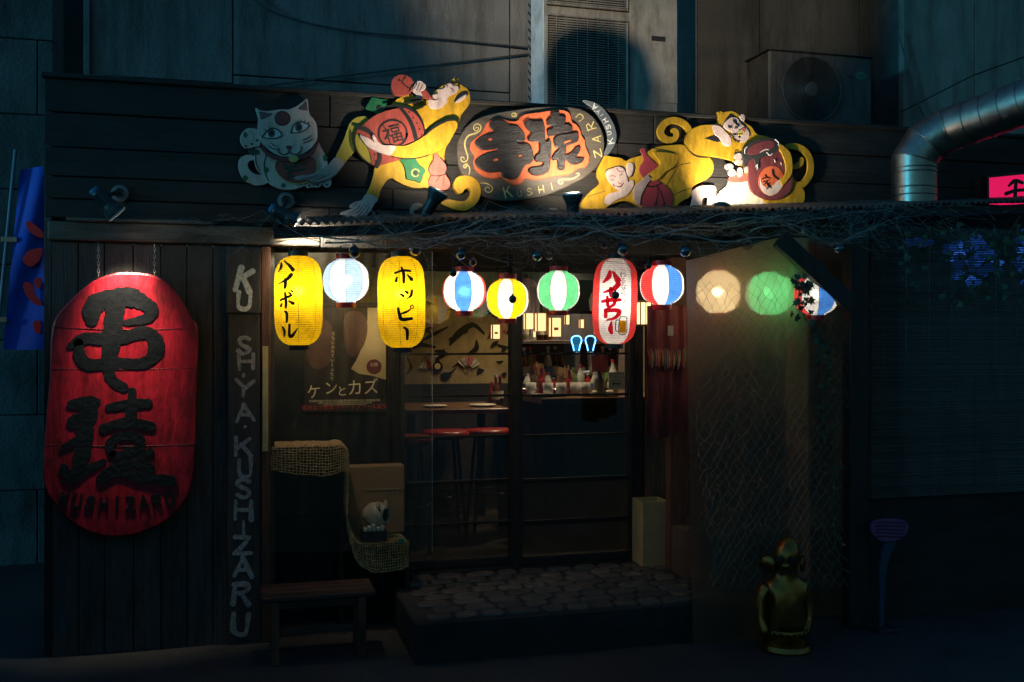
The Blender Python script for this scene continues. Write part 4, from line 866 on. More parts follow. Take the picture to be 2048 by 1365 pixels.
# ================================================================== PAPER LANTERNS
PAP = {'Y': PAPER('yellow_paper', (.92, .62, .008), .8, .22), 'W': PAPER('white_paper', (.90, .87, .78), .8, .05), 'B': PAPER('blue_paper', (.07, .27, .78), .8, .05), 'R': PAPER('red_paper', (.82, .05, .045), .8, .05), 'G': PAPER('green_paper', (.13, .60, .24), .8, .05), 'L': PAPER('pale_blue_paper', (.50, .66, .80), .8, .05),
       'S': PAPER('warm_white_paper', (.95, .84, .62))}
m_capr = M('red_lantern_ring', (.30, .008, .012), .35, var=.3, bump=0); m_capb = M('black_lantern_ring', (.02, .02, .02), .4, bump=0)
m_ribw = M('rib_wire', (.30, .24, .14), .7, bump=0); m_seamy = M('seam_line', (.25, .22, .1), .7, bump=0)
def lantern(name, label, cx, cy, wpx, hpx, Y, tall, segs, phase, watt, col, cap=m_capr, top_px=None, rib=None, bulb_dz=0.0, capw=.42, seam=False):
    c = P(cx, cy, Y); s_ = MPP(cx, Y); Rm = wpx * s_ / 2; H = hpx * s_ / 2
    t = thing(name, label, 'lantern', c, 'paper lanterns under the awning')
    v = Vector((CAM.x - c.x, CAM.y - c.y, 0)).normalized(); rgt = Vector((-v.y, v.x, 0))
    # profile
    rib = rib or max(int(hpx / 4.2), 14); prof = []
    ea, eb = (4.6, 2.6) if tall else (2.5, 2.05)
    def rad(u):
        u = min(abs(u), 1); return max(Rm * (1 - u ** ea) ** (1 / eb), Rm * capw)
    def rz(z): return rad(z / H)
    for i in range(rib):
        for k in range(3):
            u = -1 + 2 * (i + k / 3) / rib
            prof.append((rad(u) + Rm * (.022 * math.sin(math.pi * k / 3) - .011), u * H))
    prof.append((rad(1), H))
    seg = 64; ns = len(segs); cols = sorted(set(segs)); mi = [cols.index(q) for q in segs]
    base = math.atan2(v.y, v.x)
    shade = MB().lathe(prof, c, seg=seg, mfn=lambda k, i: mi[int(((k + .5) / seg * ns) + .5 + 1e-6) % ns], a0=base + phase)
    ph = cx * .37
    for i_, (x_, y_, z_) in enumerate(shade.v):
        an = math.atan2(y_ - c.y, x_ - c.x); k_ = 1 + .006 * math.sin(5 * an + 9 * (z_ - c.z) / H + ph) + .004 * math.sin(13 * an - 17 * (z_ - c.z) / H + ph * 2) + .003 * math.sin(23 * an + 41 * (z_ - c.z) / H)
        shade.v[i_] = (c.x + (x_ - c.x) * k_, c.y + (y_ - c.y) * k_, z_)
    shade.build('paper_shade', [PAP[q] for q in cols], t, smooth=True)
    t.rotation_euler = (0.02 * math.sin(ph * 3), 0.022 * math.sin(ph * 5 + 1), 0)
    rc = Rm * capw
    for sgn, nm_ in ((1, 'top_ring'), (-1, 'bottom_ring')):
        h0 = H * sgn * .985; h1 = h0 + sgn * max(.022, Rm * .16)
        MB().lathe([(rc * .9, h0), (rc * 1.04, h0), (rc * 1.04, h1), (rc * .8, h1), (rc * .78, h0 + sgn * .004), (0.001, h0 + sgn * .004)], c, seg=32).build(nm_, cap, t)
    mb = MB()
    for i in range(1, rib):
        u = -1 + 2 * i / rib
        mb.tube([(c.x + math.cos(an) * (rad(u) - Rm * .004), c.y + math.sin(an) * (rad(u) - Rm * .004), c.z + u * H) for an in [2 * math.pi * k / 40 for k in range(40)]], .0008, 3, closed=True)
    mb.build('rib_wires', m_ribw, t)['kind'] = 'stuff'
    # vertical seams between the paper panels
    mb = MB()
    for q in range(ns):
        an = base + phase + 2 * math.pi * (q + .5) / ns
        mb.tube([(c.x + math.cos(an) * (rz(u * H) + .0008), c.y + math.sin(an) * (rz(u * H) + .0008), c.z + u * H) for u in [-.97 + 1.94 * i / 22 for i in range(23)]], .0009, 4, caps=False)
    mb.build('seam', m_seamy if seam else m_wire, t)
    # wire bail and hanging cord
    zt = c.z + H + Rm * .14
    mb = MB(); mb.tube([(c.x + rgt.x * rc * math.cos(a), c.y + rgt.y * rc * math.cos(a), zt + .045 * math.sin(a)) for a in [math.pi * i / 10 for i in range(11)]], .0011, 5)
    ztop = roof_z(c.x) - .05
    if ztop > zt + .05: mb.tube([(c.x, c.y, zt + .045), (c.x, c.y, ztop)], .0011, 5)
    mb.build('wire_bail', m_wire, t)
    # lamp inside: bulb, holder and its light
    MB().lathe([(.010, H * .985), (.012, bulb_dz + .03), (.0, bulb_dz + .028)], c, seg=10).build('lamp_holder', m_capb, t)
    ld = bpy.data.lights.new('lantern_lamp', 'POINT'); ld.energy = watt; ld.color = col; ld.shadow_soft_size = .02
    lo = bpy.data.objects.new('lantern_lamp', ld); COL.objects.link(lo); lo.parent = t; lo.location = (0, 0, bulb_dz)
    def onto(px, py, off=.001):
        Yq_ = c.y; s2 = s_ * (1 - Rm / (5.0))          # front of the lantern is a little nearer
        x = (px - cx) * s2; z = -(py - cy) * s2
        z = max(min(z, H * .97), -H * .97); r_ = rz(z) + off + Rm * .024; x = max(min(x, r_ * .98), -r_ * .98)
        q = v * math.sqrt(max(r_ * r_ - x * x, 0)) + rgt * x
        return (c.x + q.x, c.y + q.y, c.z + z)
    return t, onto, s_
def brush(name, lst, tf, onto, mat, par, off=.001, per=None, wk=1.0):
    if per:
        k = 0
        for n_ in per: brush(name, lst[k:k + n_], tf, onto, mat, par, off, None, wk); k += n_
        return
    mb = MB()
    for i, s0 in enumerate(lst):
        s0 = catmull(s0, False, 6) if len(s0) > 2 else [tuple(s0[0][j] + (s0[1][j] - s0[0][j]) * k / 5 for j in range(3)) for k in range(6)]
        q = [tf(x, y) + (wd * wk / SCL[tf] / 2,) for x, y, wd in s0]
        q = [(a, -b, h) for a, b, h in q]
        mb.ribbon(q, lambda x, y, z, i=i: onto(x, -z, off + .0002 * i), 0, 0)
    return mb.build(name, mat, par)
WARM = (1, .86, .62); COOL = (1, .95, .88)
YL = -.84
ink = M('brush_ink', (.015, .012, .004), .6, bump=0); redink = PAPER('red_print_ink', (.75, .012, .035), .85, .0)
l1, on1, _ = lantern('paper_lantern', 'tall yellow lettered lantern at the left end of the row', 597, 602, 94, 180, YL, True, 'YYYYYYYY', R(22), 2.1, WARM, m_capb, bulb_dz=.04, capw=.40, seam=True)
brush('character', [[(215, 430, 15), (210, 470, 18), (184, 512, 7)], [(243, 408, 10), (288, 450, 20), (324, 494, 28)], [(308, 545, 26), (262, 592, 20), (188, 628, 7)], [(254, 590, 20), (252, 640, 22), (246, 672, 16)], [(204, 790, 14), (290, 752, 17), (312, 745, 12)], [(248, 720, 16), (256, 800, 20), (254, 862, 16)], [(216, 826, 12), (207, 846, 18)], [(284, 800, 10), (322, 822, 24)], [(284, 718, 12), (300, 728, 15)], [(305, 700, 12), (324, 710, 15)], [(246, 900, 14), (264, 925, 20), (262, 1004, 14)], [(222, 1052, 12), (240, 1090, 18), (236, 1142, 12)], [(288, 1030, 18), (286, 1128, 20), (312, 1138, 24), (362, 1068, 8)]], Z7, on1, ink, l1, .002, (2, 2, 6, 1, 2), 1.4)
l3, on3, _ = lantern('paper_lantern', 'tall yellow lettered lantern just left of the sliding doors', 803, 605, 94, 184, YL, True, 'YYYYYYYY', R(18), 2.1, WARM, m_capb, bulb_dz=.035, capw=.40, seam=True)
circ = ell(1480, 862, 15, 15, 12)
brush('character', [[(1322, 530, 14), (1400, 506, 18), (1470, 512, 16)], [(1384, 474, 14), (1404, 540, 22), (1404, 622, 18)], [(1340, 574, 12), (1330, 608, 20)], [(1442, 550, 10), (1480, 592, 26)], [(1372, 734, 14), (1398, 756, 22)], [(1414, 708, 12), (1438, 726, 20)], [(1482, 702, 18), (1472, 750, 18), (1432, 782, 7)], [(1344, 874, 16), (1360, 940, 24), (1382, 984, 26), (1474, 974, 22)], [(1365, 932, 12), (1430, 908, 16), (1466, 884, 8)], [(x, y, 8) for x, y in circ + circ[:1]], [(1402, 1064, 16), (1430, 1092, 24), (1430, 1176, 18)]], Z7, on3, ink, l3, .002, (4, 3, 3, 1), 1.4)
lantern('paper_lantern', 'dim round pale blue and white lantern between the two yellow lanterns', 692, 562, 90, 88, YL - .02, False, 'LWLWLWLW', R(22), .85, (.88, .94, 1))
lantern('paper_lantern', 'round white lantern with a blue centre stripe and red edges', 929, 583, 86, 80, YL, False, 'BWRWBWRW', R(-4), 1.15, COOL)
lantern('paper_lantern', 'round yellow and white striped lantern hanging lowest at centre', 1015, 598, 83, 80, YL - .04, False, 'WYWYWYWY', R(-6), 1.15, WARM)
lantern('paper_lantern', 'round green and white striped lantern above the right door', 1117, 582, 84, 80, YL, False, 'WGWGWGWG', R(0), .9, COOL)
l7, on7, _ = lantern('paper_lantern', 'tall white lantern with red edges, red characters and a beer mug', 1230, 603, 88, 172, YL, True, 'WRWR', R(0), 1.25, COOL, m_capb, capw=.40)
lantern('paper_lantern', 'round red, white and blue lantern right of the red lettered lantern', 1324, 571, 87, 80, YL, False, 'WBWRWBWR', R(-4), 1.0, COOL)
lantern('paper_lantern', 'white lantern glowing behind the left of the hazy plastic sheet', 1436, 585, 86, 86, YL + .02, False, 'SSSSSSSS', 0, 4.2, WARM)
lantern('paper_lantern', 'green lantern glowing behind the middle of the plastic sheet', 1535, 588, 86, 86, YL + .02, False, 'GGWGGGGG', R(180), 2.7, COOL)
lantern('paper_lantern', 'red, white and blue lantern behind ivy and the diagonal brace', 1632, 590, 88, 82, YL - .09, False, 'BWRWBWRW', R(30), .55, COOL)
brush('character', [[(1360, 402, 20), (1350, 440, 26), (1312, 480, 10)], [(1384, 400, 12), (1404, 436, 24), (1420, 462, 34)], [(1426, 494, 28), (1390, 530, 24), (1318, 556, 9)], [(1370, 530, 22), (1374, 575, 22), (1384, 596, 10)], [(1308, 626, 16), (1370, 614, 22), (1442, 612, 18)], [(1345, 590, 14), (1350, 655, 18)], [(1408, 590, 14), (1396, 645, 20), (1342, 682, 7)], [(1334, 690, 18), (1336, 738, 20)], [(1334, 698, 18), (1400, 690, 22), (1438, 700, 24), (1412, 745, 18), (1345, 768, 7)], [(1380, 778, 8), (1374, 830, 26), (1384, 862, 18)]], Z8, on7, redink, l7, .002, (2, 2, 3, 2, 1), 1.5)
for ch, x, y in (('わ', 1456, 424), ('る', 1460, 468), ('な', 1464, 514), ('ら', 1466, 566), ('♪', 1470, 622)):
    a, b = Z8(x, y); mb = MB(); text(mb, ch, lambda u, w_: on7(a + u, b - w_, .0035), 14)
    mb.build('small_lettering', ink, l7)
mug = [(1440, 768), (1484, 770), (1490, 815), (1494, 862), (1440, 862), (1442, 815)]
mb = MB(); n0 = 6
for i in range(n0 + 1):
    for j in range(4):
        x = 1440 + 52 * i / n0; y = 768 + 92 * j / 3; mb.v.append(on7(*Z8(x, y), .0014))
for i in range(n0):
    for j in range(3): mb.face((i * 4 + j, i * 4 + j + 1, (i + 1) * 4 + j + 1, (i + 1) * 4 + j))
mb.build('beer_mug_print', PAPER('amber_print_ink', (.85, .36, .01), .85, .0), l7)
brush('mug_outline', [[(1440, 768, 6), (1438, 862, 6), (1494, 862, 6), (1496, 745, 6)], [(1440, 752, 6), (1440, 768, 6)], [(1440, 752, 5), (1455, 738, 5), (1485, 738, 5), (1500, 752, 5)], [(1438, 765, 7), (1416, 770, 7), (1414, 840, 7), (1436, 850, 7)]], Z8, on7, ink, l7, .0018)

# ================================================================== SPOT LAMPS
m_lampb = M('black_lamp_plastic', (.02, .021, .023), .38, var=.2, bump=0, spec=.5); m_lampc = M('blue_lamp_cap', (.02, .12, .24), .5, bump=0); m_mount = M('grey_mount', (.16, .15, .14), .5, bump=.1)
m_led = EM('lit_lamp_lens', (1, .93, .78), 14)
def spot(label, tail, mouth, base, watt, ang, aim=None, rmouth=.046, capm=m_lampc, col=(1, .87, .66), blend=.6, rows=True):
    a = P(*tail); b = P(*mouth); ax = (b - a).normalized(); L_ = (b - a).length
    bp = P(base[0], base[1], YF)
    t = thing('spot_lamp', label, 'lamp', (bp.x, YF, bp.z), 'spot lamps fixed to the fascia')
    MB().lathe([(.001, 0), (.040, 0), (.038, .012), (.022, .016)], (bp.x, YF - .002, bp.z), (0, -1, 0), 24).build('mounting_disc', m_mount, t, smooth=False)
    mid = a.lerp(b, .35)
    MB().tube([(bp.x, YF - .012, bp.z), (bp.x + (mid.x - bp.x) * .3, (YF + mid.y) / 2 - .01, bp.z + (mid.z - bp.z) * .3), tuple(mid)], .009, 8).build('arm', m_lampb, t)
    hs_ = MB().lathe([(.022, 0), (.027, .012), (.029, L_ * .35), (.031, L_ * .55), (.036, L_ * .66), (rmouth, L_ * .86), (rmouth * 1.02, L_), (rmouth * .90, L_), (rmouth * .86, L_ * .93)], a, ax, 32, cap0=False).build('housing', m_lampb, t, smooth=False)
    MB().lathe([(.001, -.016), (.018, -.014), (.0235, -.004), (.0235, .006)], a, ax, 24).build('end_cap', capm, t, smooth=True)
    mb = MB()
    if rows:
        u = ax.orthogonal().normalized(); w_ = ax.cross(u)
        for k in range(22):
            an = 2 * math.pi * k / 22; dr = u * math.cos(an) + w_ * math.sin(an)
            mb.tube([tuple(a + ax * (L_ * .68) + dr * .037), tuple(a + ax * (L_ * .86) + dr * (rmouth + .001)), tuple(a + ax * (L_ * .97) + dr * (rmouth + .0012))], .0012, 4)
        mb.build('cooling_fins', m_mount, t)
    MB().lathe([(.001, L_ * .955), (rmouth * .87, L_ * .955)], a, ax, 32).build('lens', m_led, t)
    MB().lathe([(rmouth * .90, L_ + .0005), (rmouth * 1.03, L_ - .001), (rmouth * 1.04, L_ - .006)], a, ax, 40).build('rim', M('pale_lamp_rim', (.7, .7, .68), .4, bump=0), t)
    ld = bpy.data.lights.new('spot_lamp_light', 'SPOT'); ld.energy = watt; ld.color = col; ld.spot_size = R(ang); ld.spot_blend = blend; ld.shadow_soft_size = .03
    lo = bpy.data.objects.new('spot_lamp_light', ld); COL.objects.link(lo); lo.parent = t
    lo.location = b + ax * .012 - Vector((bp.x, YF, bp.z))
    d = (Vector(aim) - (b + ax * .012)).normalized() if aim else ax
    lo.rotation_euler = d.to_track_quat('-Z', 'Y').to_euler()
    return t
spot('blue capped spot lamp shining down over the big red sign', (190, 383, YF - .285), (236, 430, YF - .268), (240, 388), 74, 58, aim=P(250, 635, YG), rmouth=.042, blend=1)
spot('blue capped spot lamp glaring on beam beside left yellow lantern', (545, 418, YF - .155), (594, 444, YF - .16), (572, 402), 50, 135, aim=P(622, 500, YF), rmouth=.040, blend=1)
spot('upward black spot lamp in front of the drinking monkey tail', (852, 428, YF - .345), (878, 381, YF - .372), (835, 423), 36, 125, aim=P(856, 235, YS), capm=m_lampb, blend=1)
spot('upward black spot lamp below the oval name board', (1146, 440, YF - .325), (1145, 386, YF - .35), (1105, 432), 44, 125, aim=P(1160, 280, YS), capm=m_lampb, blend=1)
spot('upward spot lamp half hidden by awning under the pot monkey', (1436, 458, YF - .26), (1446, 414, YF - .22), (1460, 440), 36, 130, aim=P(1480, 310, YS), capm=m_lampb, blend=1)





# ================================================================== AIR CONDITIONERS, DUCT, LIT SIGN, BANNER
m_ac = M('beige_enamel', (.24, .225, .20), .5, var=.18, scale=4, bump=.08, dirt=.7, dscale=6, dstretch=(2, 1, .6)); m_dark = M('dark_void', (.012, .012, .013), .8, bump=0); m_fan = M('fan_plastic', (.03, .03, .033), .5, bump=0)
Ya = .20
x0, x1 = PX(1090, Ya), PX(1355, Ya); zb = ZT - .25
ac = thing('air_conditioner', 'tall twin fan outdoor unit rising behind the oval sign', 'air conditioner', (x0, Ya, zb))
za1, za2 = PZ(1170, 196, Ya), PZ(1170, 32, Ya); xg1 = PX(1256, Ya)
MB().cbox(x0, x1, Ya + .012, Ya + .36, zb, 4.2, .01).build('cabinet', m_ac, ac)
MB().cbox(x0 - .0045, x0 - .0005, Ya + .02, Ya + .27, zb, 4.19, .001).build('side_panel', M('sidelit_enamel', (.62, .64, .64), .45, var=.15, bump=.05, dirt=.5, dscale=6), ac)  # added side sheet, its colour lightened in place of light from the left
MB().cbox(xg1 + .012, x1, Ya, Ya + .011, zb + .1, 4.2, .004).build('service_panel', m_ac, ac)
MB().cbox(PX(1303, Ya), PX(1331, Ya), Ya - .0015, Ya + .004, PZ(1317, 83, Ya), PZ(1317, 73, Ya), .001).build('panel_slot', m_dark, ac)
zc = PZ(1320, 165, Ya); MB().cbox(PX(1322, Ya), x1 - .002, Ya - .004, Ya - .0005, zc - .12, zc + .01, .003).build('valve_cover', m_ac, ac)
def grille(par, xa_, xb_, z0, z1, Yg, npit=.0135):
    mb = MB(); fr = .012
    for q in ((xa_, xb_, z1 - fr, z1), (xa_, xb_, z0, z0 + fr), (xa_, xa_ + fr, z0 + fr + .001, z1 - fr - .001), (xb_ - fr, xb_, z0 + fr + .001, z1 - fr - .001)): mb.cbox(q[0], q[1], Yg - .012, Yg + .006, q[2], q[3], .004)
    mb.build('grille_frame', m_ac, par)
    mb = MB().box(xa_ + fr * .5, xb_ - fr * .5, Yg + .0125 - .0045, Yg + .0135, z0 + fr * .5, z1 - fr * .5); mb.build('grille_plate', m_ac, par)
    cx_, cz_ = (xa_ + xb_) / 2, (z0 + z1) / 2
    MB().lathe([(.001, 0), (min(xb_ - xa_, z1 - z0) * .46, 0)], (cx_, Yg + .0072, cz_), (0, -1, 0), 40).build('fan_opening', m_dark, par)
    mb = MB(); mb.lathe([(.06, .0005), (.05, -.0005), (.001, -.001)], (cx_, Yg + .006, cz_), (0, 1, 0), 20)
    mb.build('fan_hub', m_fan, par)
    src = None; z = z0 + fr + .006
    while z < z1 - fr:
        if src is None:
            src = MB().cbox(xa_ + fr, xb_ - fr, Yg - .006, Yg + .002, z - .0028, z + .0028, .0015).build('grille_slat', m_ac, par); zs0 = z
        else:
            c = src.copy(); COL.objects.link(c); c.location = src.location + Vector((0, 0, z - zs0))
        z += npit
    mb = MB()
    for k in range(1, 8):
        x = xa_ + (xb_ - xa_) * k / 8; mb.tube([(x, Yg - .007, z0 + fr), (x, Yg - .007, z1 - fr)], .0014, 4)
    mb.build('grille_wires', m_ac, par)
xga = x0 + .005
grille(ac, xga, xg1, za2 - .60, za2 - .005, Ya); grille(ac, xga, xg1, za2 + .045, za2 + .64, Ya)
side = MB()
for i in range(30):
    z = zb + .15 + i * .05
    side.v += [(x0 - .003, Ya + .28, z), (x0 - .001, Ya + .345, z + .04), (x0 - .001, Ya + .345, z + .055), (x0 - .001, Ya + .28, z + .015)]; k = len(side.v) - 4
    side.face((k, k + 3, k + 2, k + 1))
side.build('side_louvres', m_dark, ac)
# second unit
Ya2 = .46
x0, x1 = PX(1538, Ya2), PX(1744, Ya2); zt, zb = PZ(1640, 108, Ya2), ZT - .16
a2 = thing('air_conditioner', 'single round fan outdoor unit behind the pot monkey', 'air conditioner', (x0, Ya2, zb))
m_ac2 = M('dark_enamel', (.055, .053, .048), .55, var=.25, scale=5, bump=.08, dirt=.8, dscale=6, dstretch=(2, 1, .6))  # much darker base than the tall unit's enamel, plus dirt noise
MB().cbox(x0, x1, Ya2, Ya2 + .3, zb, zt, .012).build('cabinet', m_ac2, a2)
MB().cbox(x0 - .01, x1 + .01, Ya2 - .008, Ya2 + .31, zt + .001, zt + .012, .004).build('lid', m_ac2, a2)
cxa, cza = PX(1622, Ya2), PZ(1622, 180, Ya2); ra = 62 * MPP(1622, Ya2)
MB().lathe([(.001, 0), (ra * 1.05, 0)], (cxa, Ya2 - .003, cza), (0, -1, 0), 40).build('fan_opening', m_dark, a2)
for k in range(22):
    r_ = ra * (.24 + .81 * k / 21)
    MB().tube([(cxa + r_ * math.cos(t), Ya2 - .012, cza + r_ * math.sin(t)) for t in [2 * math.pi * i / 40 for i in range(40)]], .0016 if k < 21 else .005, 5, closed=True).build('guard_ring', m_ac2, a2)
MB().lathe([(.001, .006), (ra * .22, .004), (ra * .24, 0)], (cxa, Ya2 - .012, cza), (0, -1, 0), 28).build('guard_boss', m_ac2, a2)
mb = MB()
for k in range(4):
    t = math.pi * k / 2; mb.tube([(cxa + ra * .2 * math.cos(t), Ya2 - .009, cza + ra * .2 * math.sin(t)), (cxa + ra * 1.04 * math.cos(t + .25), Ya2 - .009, cza + ra * 1.04 * math.sin(t + .25))], .0012, 5)
mb.build('guard_spokes', m_ac2, a2)
slab('eco_badge', ID, ell(1722, 152, 12, 8, 18), Ya2, .002, M('badge_green', (.04, .14, .09), .5), a2)
flat_text('badge_lettering', 'ECO', 1722, 152, Ya2 - .003, 10, m_ac2, a2); flat_text('badge_lettering', 'Smart', 1703, 153, Ya2 - .003, 9, m_dark, a2)

# silver duct
Yd0 = -.62
m_duct = M('galvanised_duct', (.34, .30, .26), .38, 1.0, var=.25, scale=14, bump=.08, bscale=40)
du = thing('ventilation_duct', 'silver jointed ventilation duct bending up to the right', 'duct', P(1828, 415, Yd0))
rd = 43 * MPP(1828, Yd0)
p0 = P(1828, 430, Yd0); p1 = P(1828, 322, Yd0); p2 = P(1850, 288, Yd0 - .02); p3 = P(1900, 258, Yd0 - .10); p4 = P(2130, 176, -1.25)
path = [p0, p1, p2, p3, p4]
def seg_tube(a, b, na, nb_, name):
    """a length of pipe between two mitre planes"""
    ax = (b - a).normalized(); u = ax.orthogonal().normalized(); w_ = ax.cross(u); mb = MB(); N = 40
    for pt, nn in ((a, na), (b, nb_)):
        for k in range(N):
            an = 2 * math.pi * k / N; q = pt + (u * math.cos(an) + w_ * math.sin(an)) * rd
            mb.v.append(tuple(q - ax * ((q - pt).dot(nn) / ax.dot(nn))))
    for k in range(N): k2 = (k + 1) % N; mb.face((k, k2, N + k2, N + k))
    return mb.build(name, m_duct, du, smooth=True)
dirs = [(path[i + 1] - path[i]).normalized() for i in range(4)]
nrm = [dirs[0]] + [(dirs[i - 1] + dirs[i]).normalized() for i in range(1, 4)] + [dirs[3]]
for i in range(4): seg_tube(path[i], path[i + 1], nrm[i], nrm[i + 1], 'pipe_length' if i in (0, 3) else 'elbow_piece')
def ring_at(pt, ax, r_=.004, big=1.012):
    u = ax.orthogonal().normalized(); w_ = ax.cross(u)
    MB().tube([tuple(pt + (u * math.cos(t) + w_ * math.sin(t)) * rd * big) for t in [2 * math.pi * k / 40 for k in range(40)]], r_, 6, closed=True).build('joint_ring', m_duct, du, smooth=True)
for i in (1, 2, 3): ring_at(path[i], nrm[i], .003, 1.03)
for f in (.2, .34, .62, .7): ring_at(p0.lerp(p1, f + .15), dirs[0])
for f in (.04, .2, .36, .52, .68, .84): ring_at(p3.lerp(p4, f), dirs[3], .0035)

# pink lit box sign at the right edge
Yp = -.5
ps = thing('light_box_sign', 'glowing pink box sign with black character at the right edge', 'sign', P(2010, 410, Yp))
xa_, xb_ = PX(1979, Yp), PX(2150, Yp)
def skew(xm, dz=0): return (xm - xa_) * .12 + dz
z0_, z1_ = PZ(1980, 408, Yp), PZ(1980, 356, Yp)
MB().prism([(xa_ - .012, z0_ - .03), (xb_, z0_ - .03 + skew(xb_)), (xb_, z1_ + .012 + skew(xb_)), (xa_ - .012, z1_ + .012)], Yp + .1, Yp + .002, .004).build('box', m_steel, ps)
MB().prism([(xa_, z0_ - .02), (xb_ - .02, z0_ - .02 + skew(xb_)), (xb_ - .02, z1_ + skew(xb_)), (xa_, z1_)], Yp + .02, Yp, .002).build('lit_panel', EM('pink_lit_panel', (.85, .012, .12), .85), ps)
strokes('character', ID, [[(2018, 372, 5), (2030, 362, 8), (2045, 366, 7)], [(2012, 388, 8), (2030, 382, 7), (2052, 380, 7)], [(2032, 362, 8), (2030, 402, 9)], [(2016, 402, 6), (2040, 396, 7), (2055, 398, 6)]], Yp, .002, p_blk, ps)

# feather banner at the far left
Yn = -.15
bn = thing('feather_banner', 'tall blue banner printed with red chillies at the far left', 'banner', P(20, 900, Yn))
mb = MB(); NX, NZ = 8, 40
def banp(u, v):
    xL_ = 40 - 34 * v; px_ = xL_ + (88 - xL_) * u; py_ = 332 + (700 - 332) * v + 8 * (1 - u) * (1 - v)
    return px_, py_, Yn + .015 * math.sin(u * 5 + v * 7)
for j in range(NZ + 1):
    for i in range(NX + 1): mb.v.append(tuple(P(*banp(i / NX, j / NZ))))
for j in range(NZ):
    for i in range(NX): b = j * (NX + 1) + i; mb.face((b, b + NX + 1, b + NX + 2, b + 1))
mb.build('cloth', M('blue_banner_cloth', (.012, .10, .62), .7, var=.2, bump=.1), bn, smooth=True)
m_chil = M('chilli_red', (.75, .03, .03), .6, var=.2, bump=0)
for q in ([(52, 445), (62, 444), (76, 455), (86, 465), (86, 476), (70, 472), (56, 460)], [(46, 518), (56, 503), (70, 498), (84, 497), (85, 508), (76, 525), (62, 534), (50, 528)], [(46, 570), (54, 564), (66, 572), (70, 590), (84, 605), (78, 612), (62, 603), (50, 585)], [(68, 560), (80, 555), (84, 565), (78, 578), (70, 572)], [(66, 648), (76, 640), (82, 650), (80, 668), (70, 664)]):
    mb = MB().prism([(P(x, y, Yn - .02).x, P(x, y, Yn - .02).z) for x, y in catmull(q, True, 3)], Yn - .017, Yn - .020, .0004); mb.build('chilli_print', m_chil, bn)
MB().tube([tuple(P(31, 300, Yn - .01)), tuple(P(-14, 760, Yn - .01)), tuple(P(-60, 1230, Yn - .01))], .008, 10).build('pole', M('blue_grey_pole', (.08, .20, .26), .4, bump=0), bn)
for x, y in ((22, 480), (2, 640)): MB().cbox(PX(x - 18, Yn), PX(x + 14, Yn), Yn - .02, Yn, PZ(x, y + 5, Yn), PZ(x, y - 5, Yn), .002).build('banner_tie', M('tan_strap', (.35, .28, .2), .7), bn)

# ================================================================== SLIDING DOORS
g_door = SHEET('door_glass', .98, (.3, .28, .25), .5, .02, .0, refl=2.4)
g_low = SHEET('misted_door_glass', .62, (.10, .10, .09), .4, .15, .05, refl=1.2)
zsill = zs + .02
rails = [540, 708, 791, 871, 959, 1042, 1112]
def door(label, pa, pb, Y, stile_l, stile_r, knob):
    xa_, xb_ = PX(pa, Y), PX(pb, Y); xm = (pa + pb) / 2
    t = thing('sliding_door', label, 'door', (xa_, Y, zsill))
    ztop = PZ(1000, 500, 0); zr = [PZ(1025, r_, 0) for r_ in rails]
    MB().cbox(xa_, xa_ + stile_l, Y - .018, Y + .018, zsill, ztop, .003).build('stile', m_frame, t)
    MB().cbox(xb_ - stile_r, xb_, Y - .018, Y + .018, zsill, ztop, .003).build('stile', m_frame, t)
    A, B = xa_ + stile_l + .0005, xb_ - stile_r - .0005
    MB().cbox(A, B, Y - .018, Y + .018, zsill, zr[-1], .003).build('bottom_rail', m_framex, t)
    prev = zr[-1]
    for i in range(len(zr) - 2, -1, -1):
        h = .012 if i > 0 else .03
        MB().cbox(A, B, Y - .014, Y + .014, zr[i] - h / 2, zr[i] + h / 2, .002).build('glazing_bar', m_framex, t)
        MB().box(A, B, Y - .002, Y + .002, prev + .001, zr[i] - h / 2 - .001).build('pane', g_door if i < 3 else (g_door if i < 4 else g_low), t)
        prev = zr[i] + h / 2
    kx = xb_ - stile_r / 2 if knob > 0 else xa_ + stile_l / 2
    MB().cbox(kx - .008, kx + .008, Y - .022, Y - .0185, .85, .97, .002).build('finger_pull', m_steel, t)
    return t
door('left sliding glass door with black horizontal bars', 797, 1036, .0, .03, .05, 1)
dr = door('right sliding glass door with black bars and a beige sticker', 1022, 1264, -.045, .06, .022, -1)
tag(MB().cbox(PX(790, 0), PX(1268, 0), -.075, .05, zs + .001, zsill - .001, .003).build('door_sill', m_framex), 'low black timber sill under the sliding doors', 'sill')
Yk = -.048
stk = thing('door_sticker', 'beige square sticker low on the right door glass', 'sticker', P(1233, 779, Yk))
slab('card', ID, [(1217, 745), (1249, 745), (1249, 778), (1217, 778)], Yk, .0008, M('beige_card', (.30, .25, .18), .7), stk, n=1, cham=.0002)
strokes('card_border', ID, [[(1220, 748, 1), (1246, 748, 1)], [(1246, 748, 1), (1246, 755, 1)], [(1246, 755, 1), (1220, 755, 1)], [(1220, 755, 1), (1220, 748, 1)]], Yk - .0008, .0002, p_blk, stk)
strokes('card_drawing', ID, [[(1228, 774, 1.2), (1228, 762, 1.2), (1233, 760, 1.2), (1238, 762, 1.2), (1238, 774, 1.2)], [(1226, 768, 3), (1240, 768, 3)], [(1224, 762, 1), (1225, 766, 1)], [(1242, 762, 1), (1241, 766, 1)]], Yk - .0008, .0002, p_blk, stk)
s2 = MB().prism([(P(x, y, Yk).x, P(x, y, Yk).z) for x, y in ((1183, 711), (1216, 711), (1216, 744), (1184, 743))], Yk, Yk - .0008, .0002).build('door_card', M('dark_red_card', (.17, .02, .025), .6)); tag(s2, 'dark red square card above the beige door sticker', 'sticker')

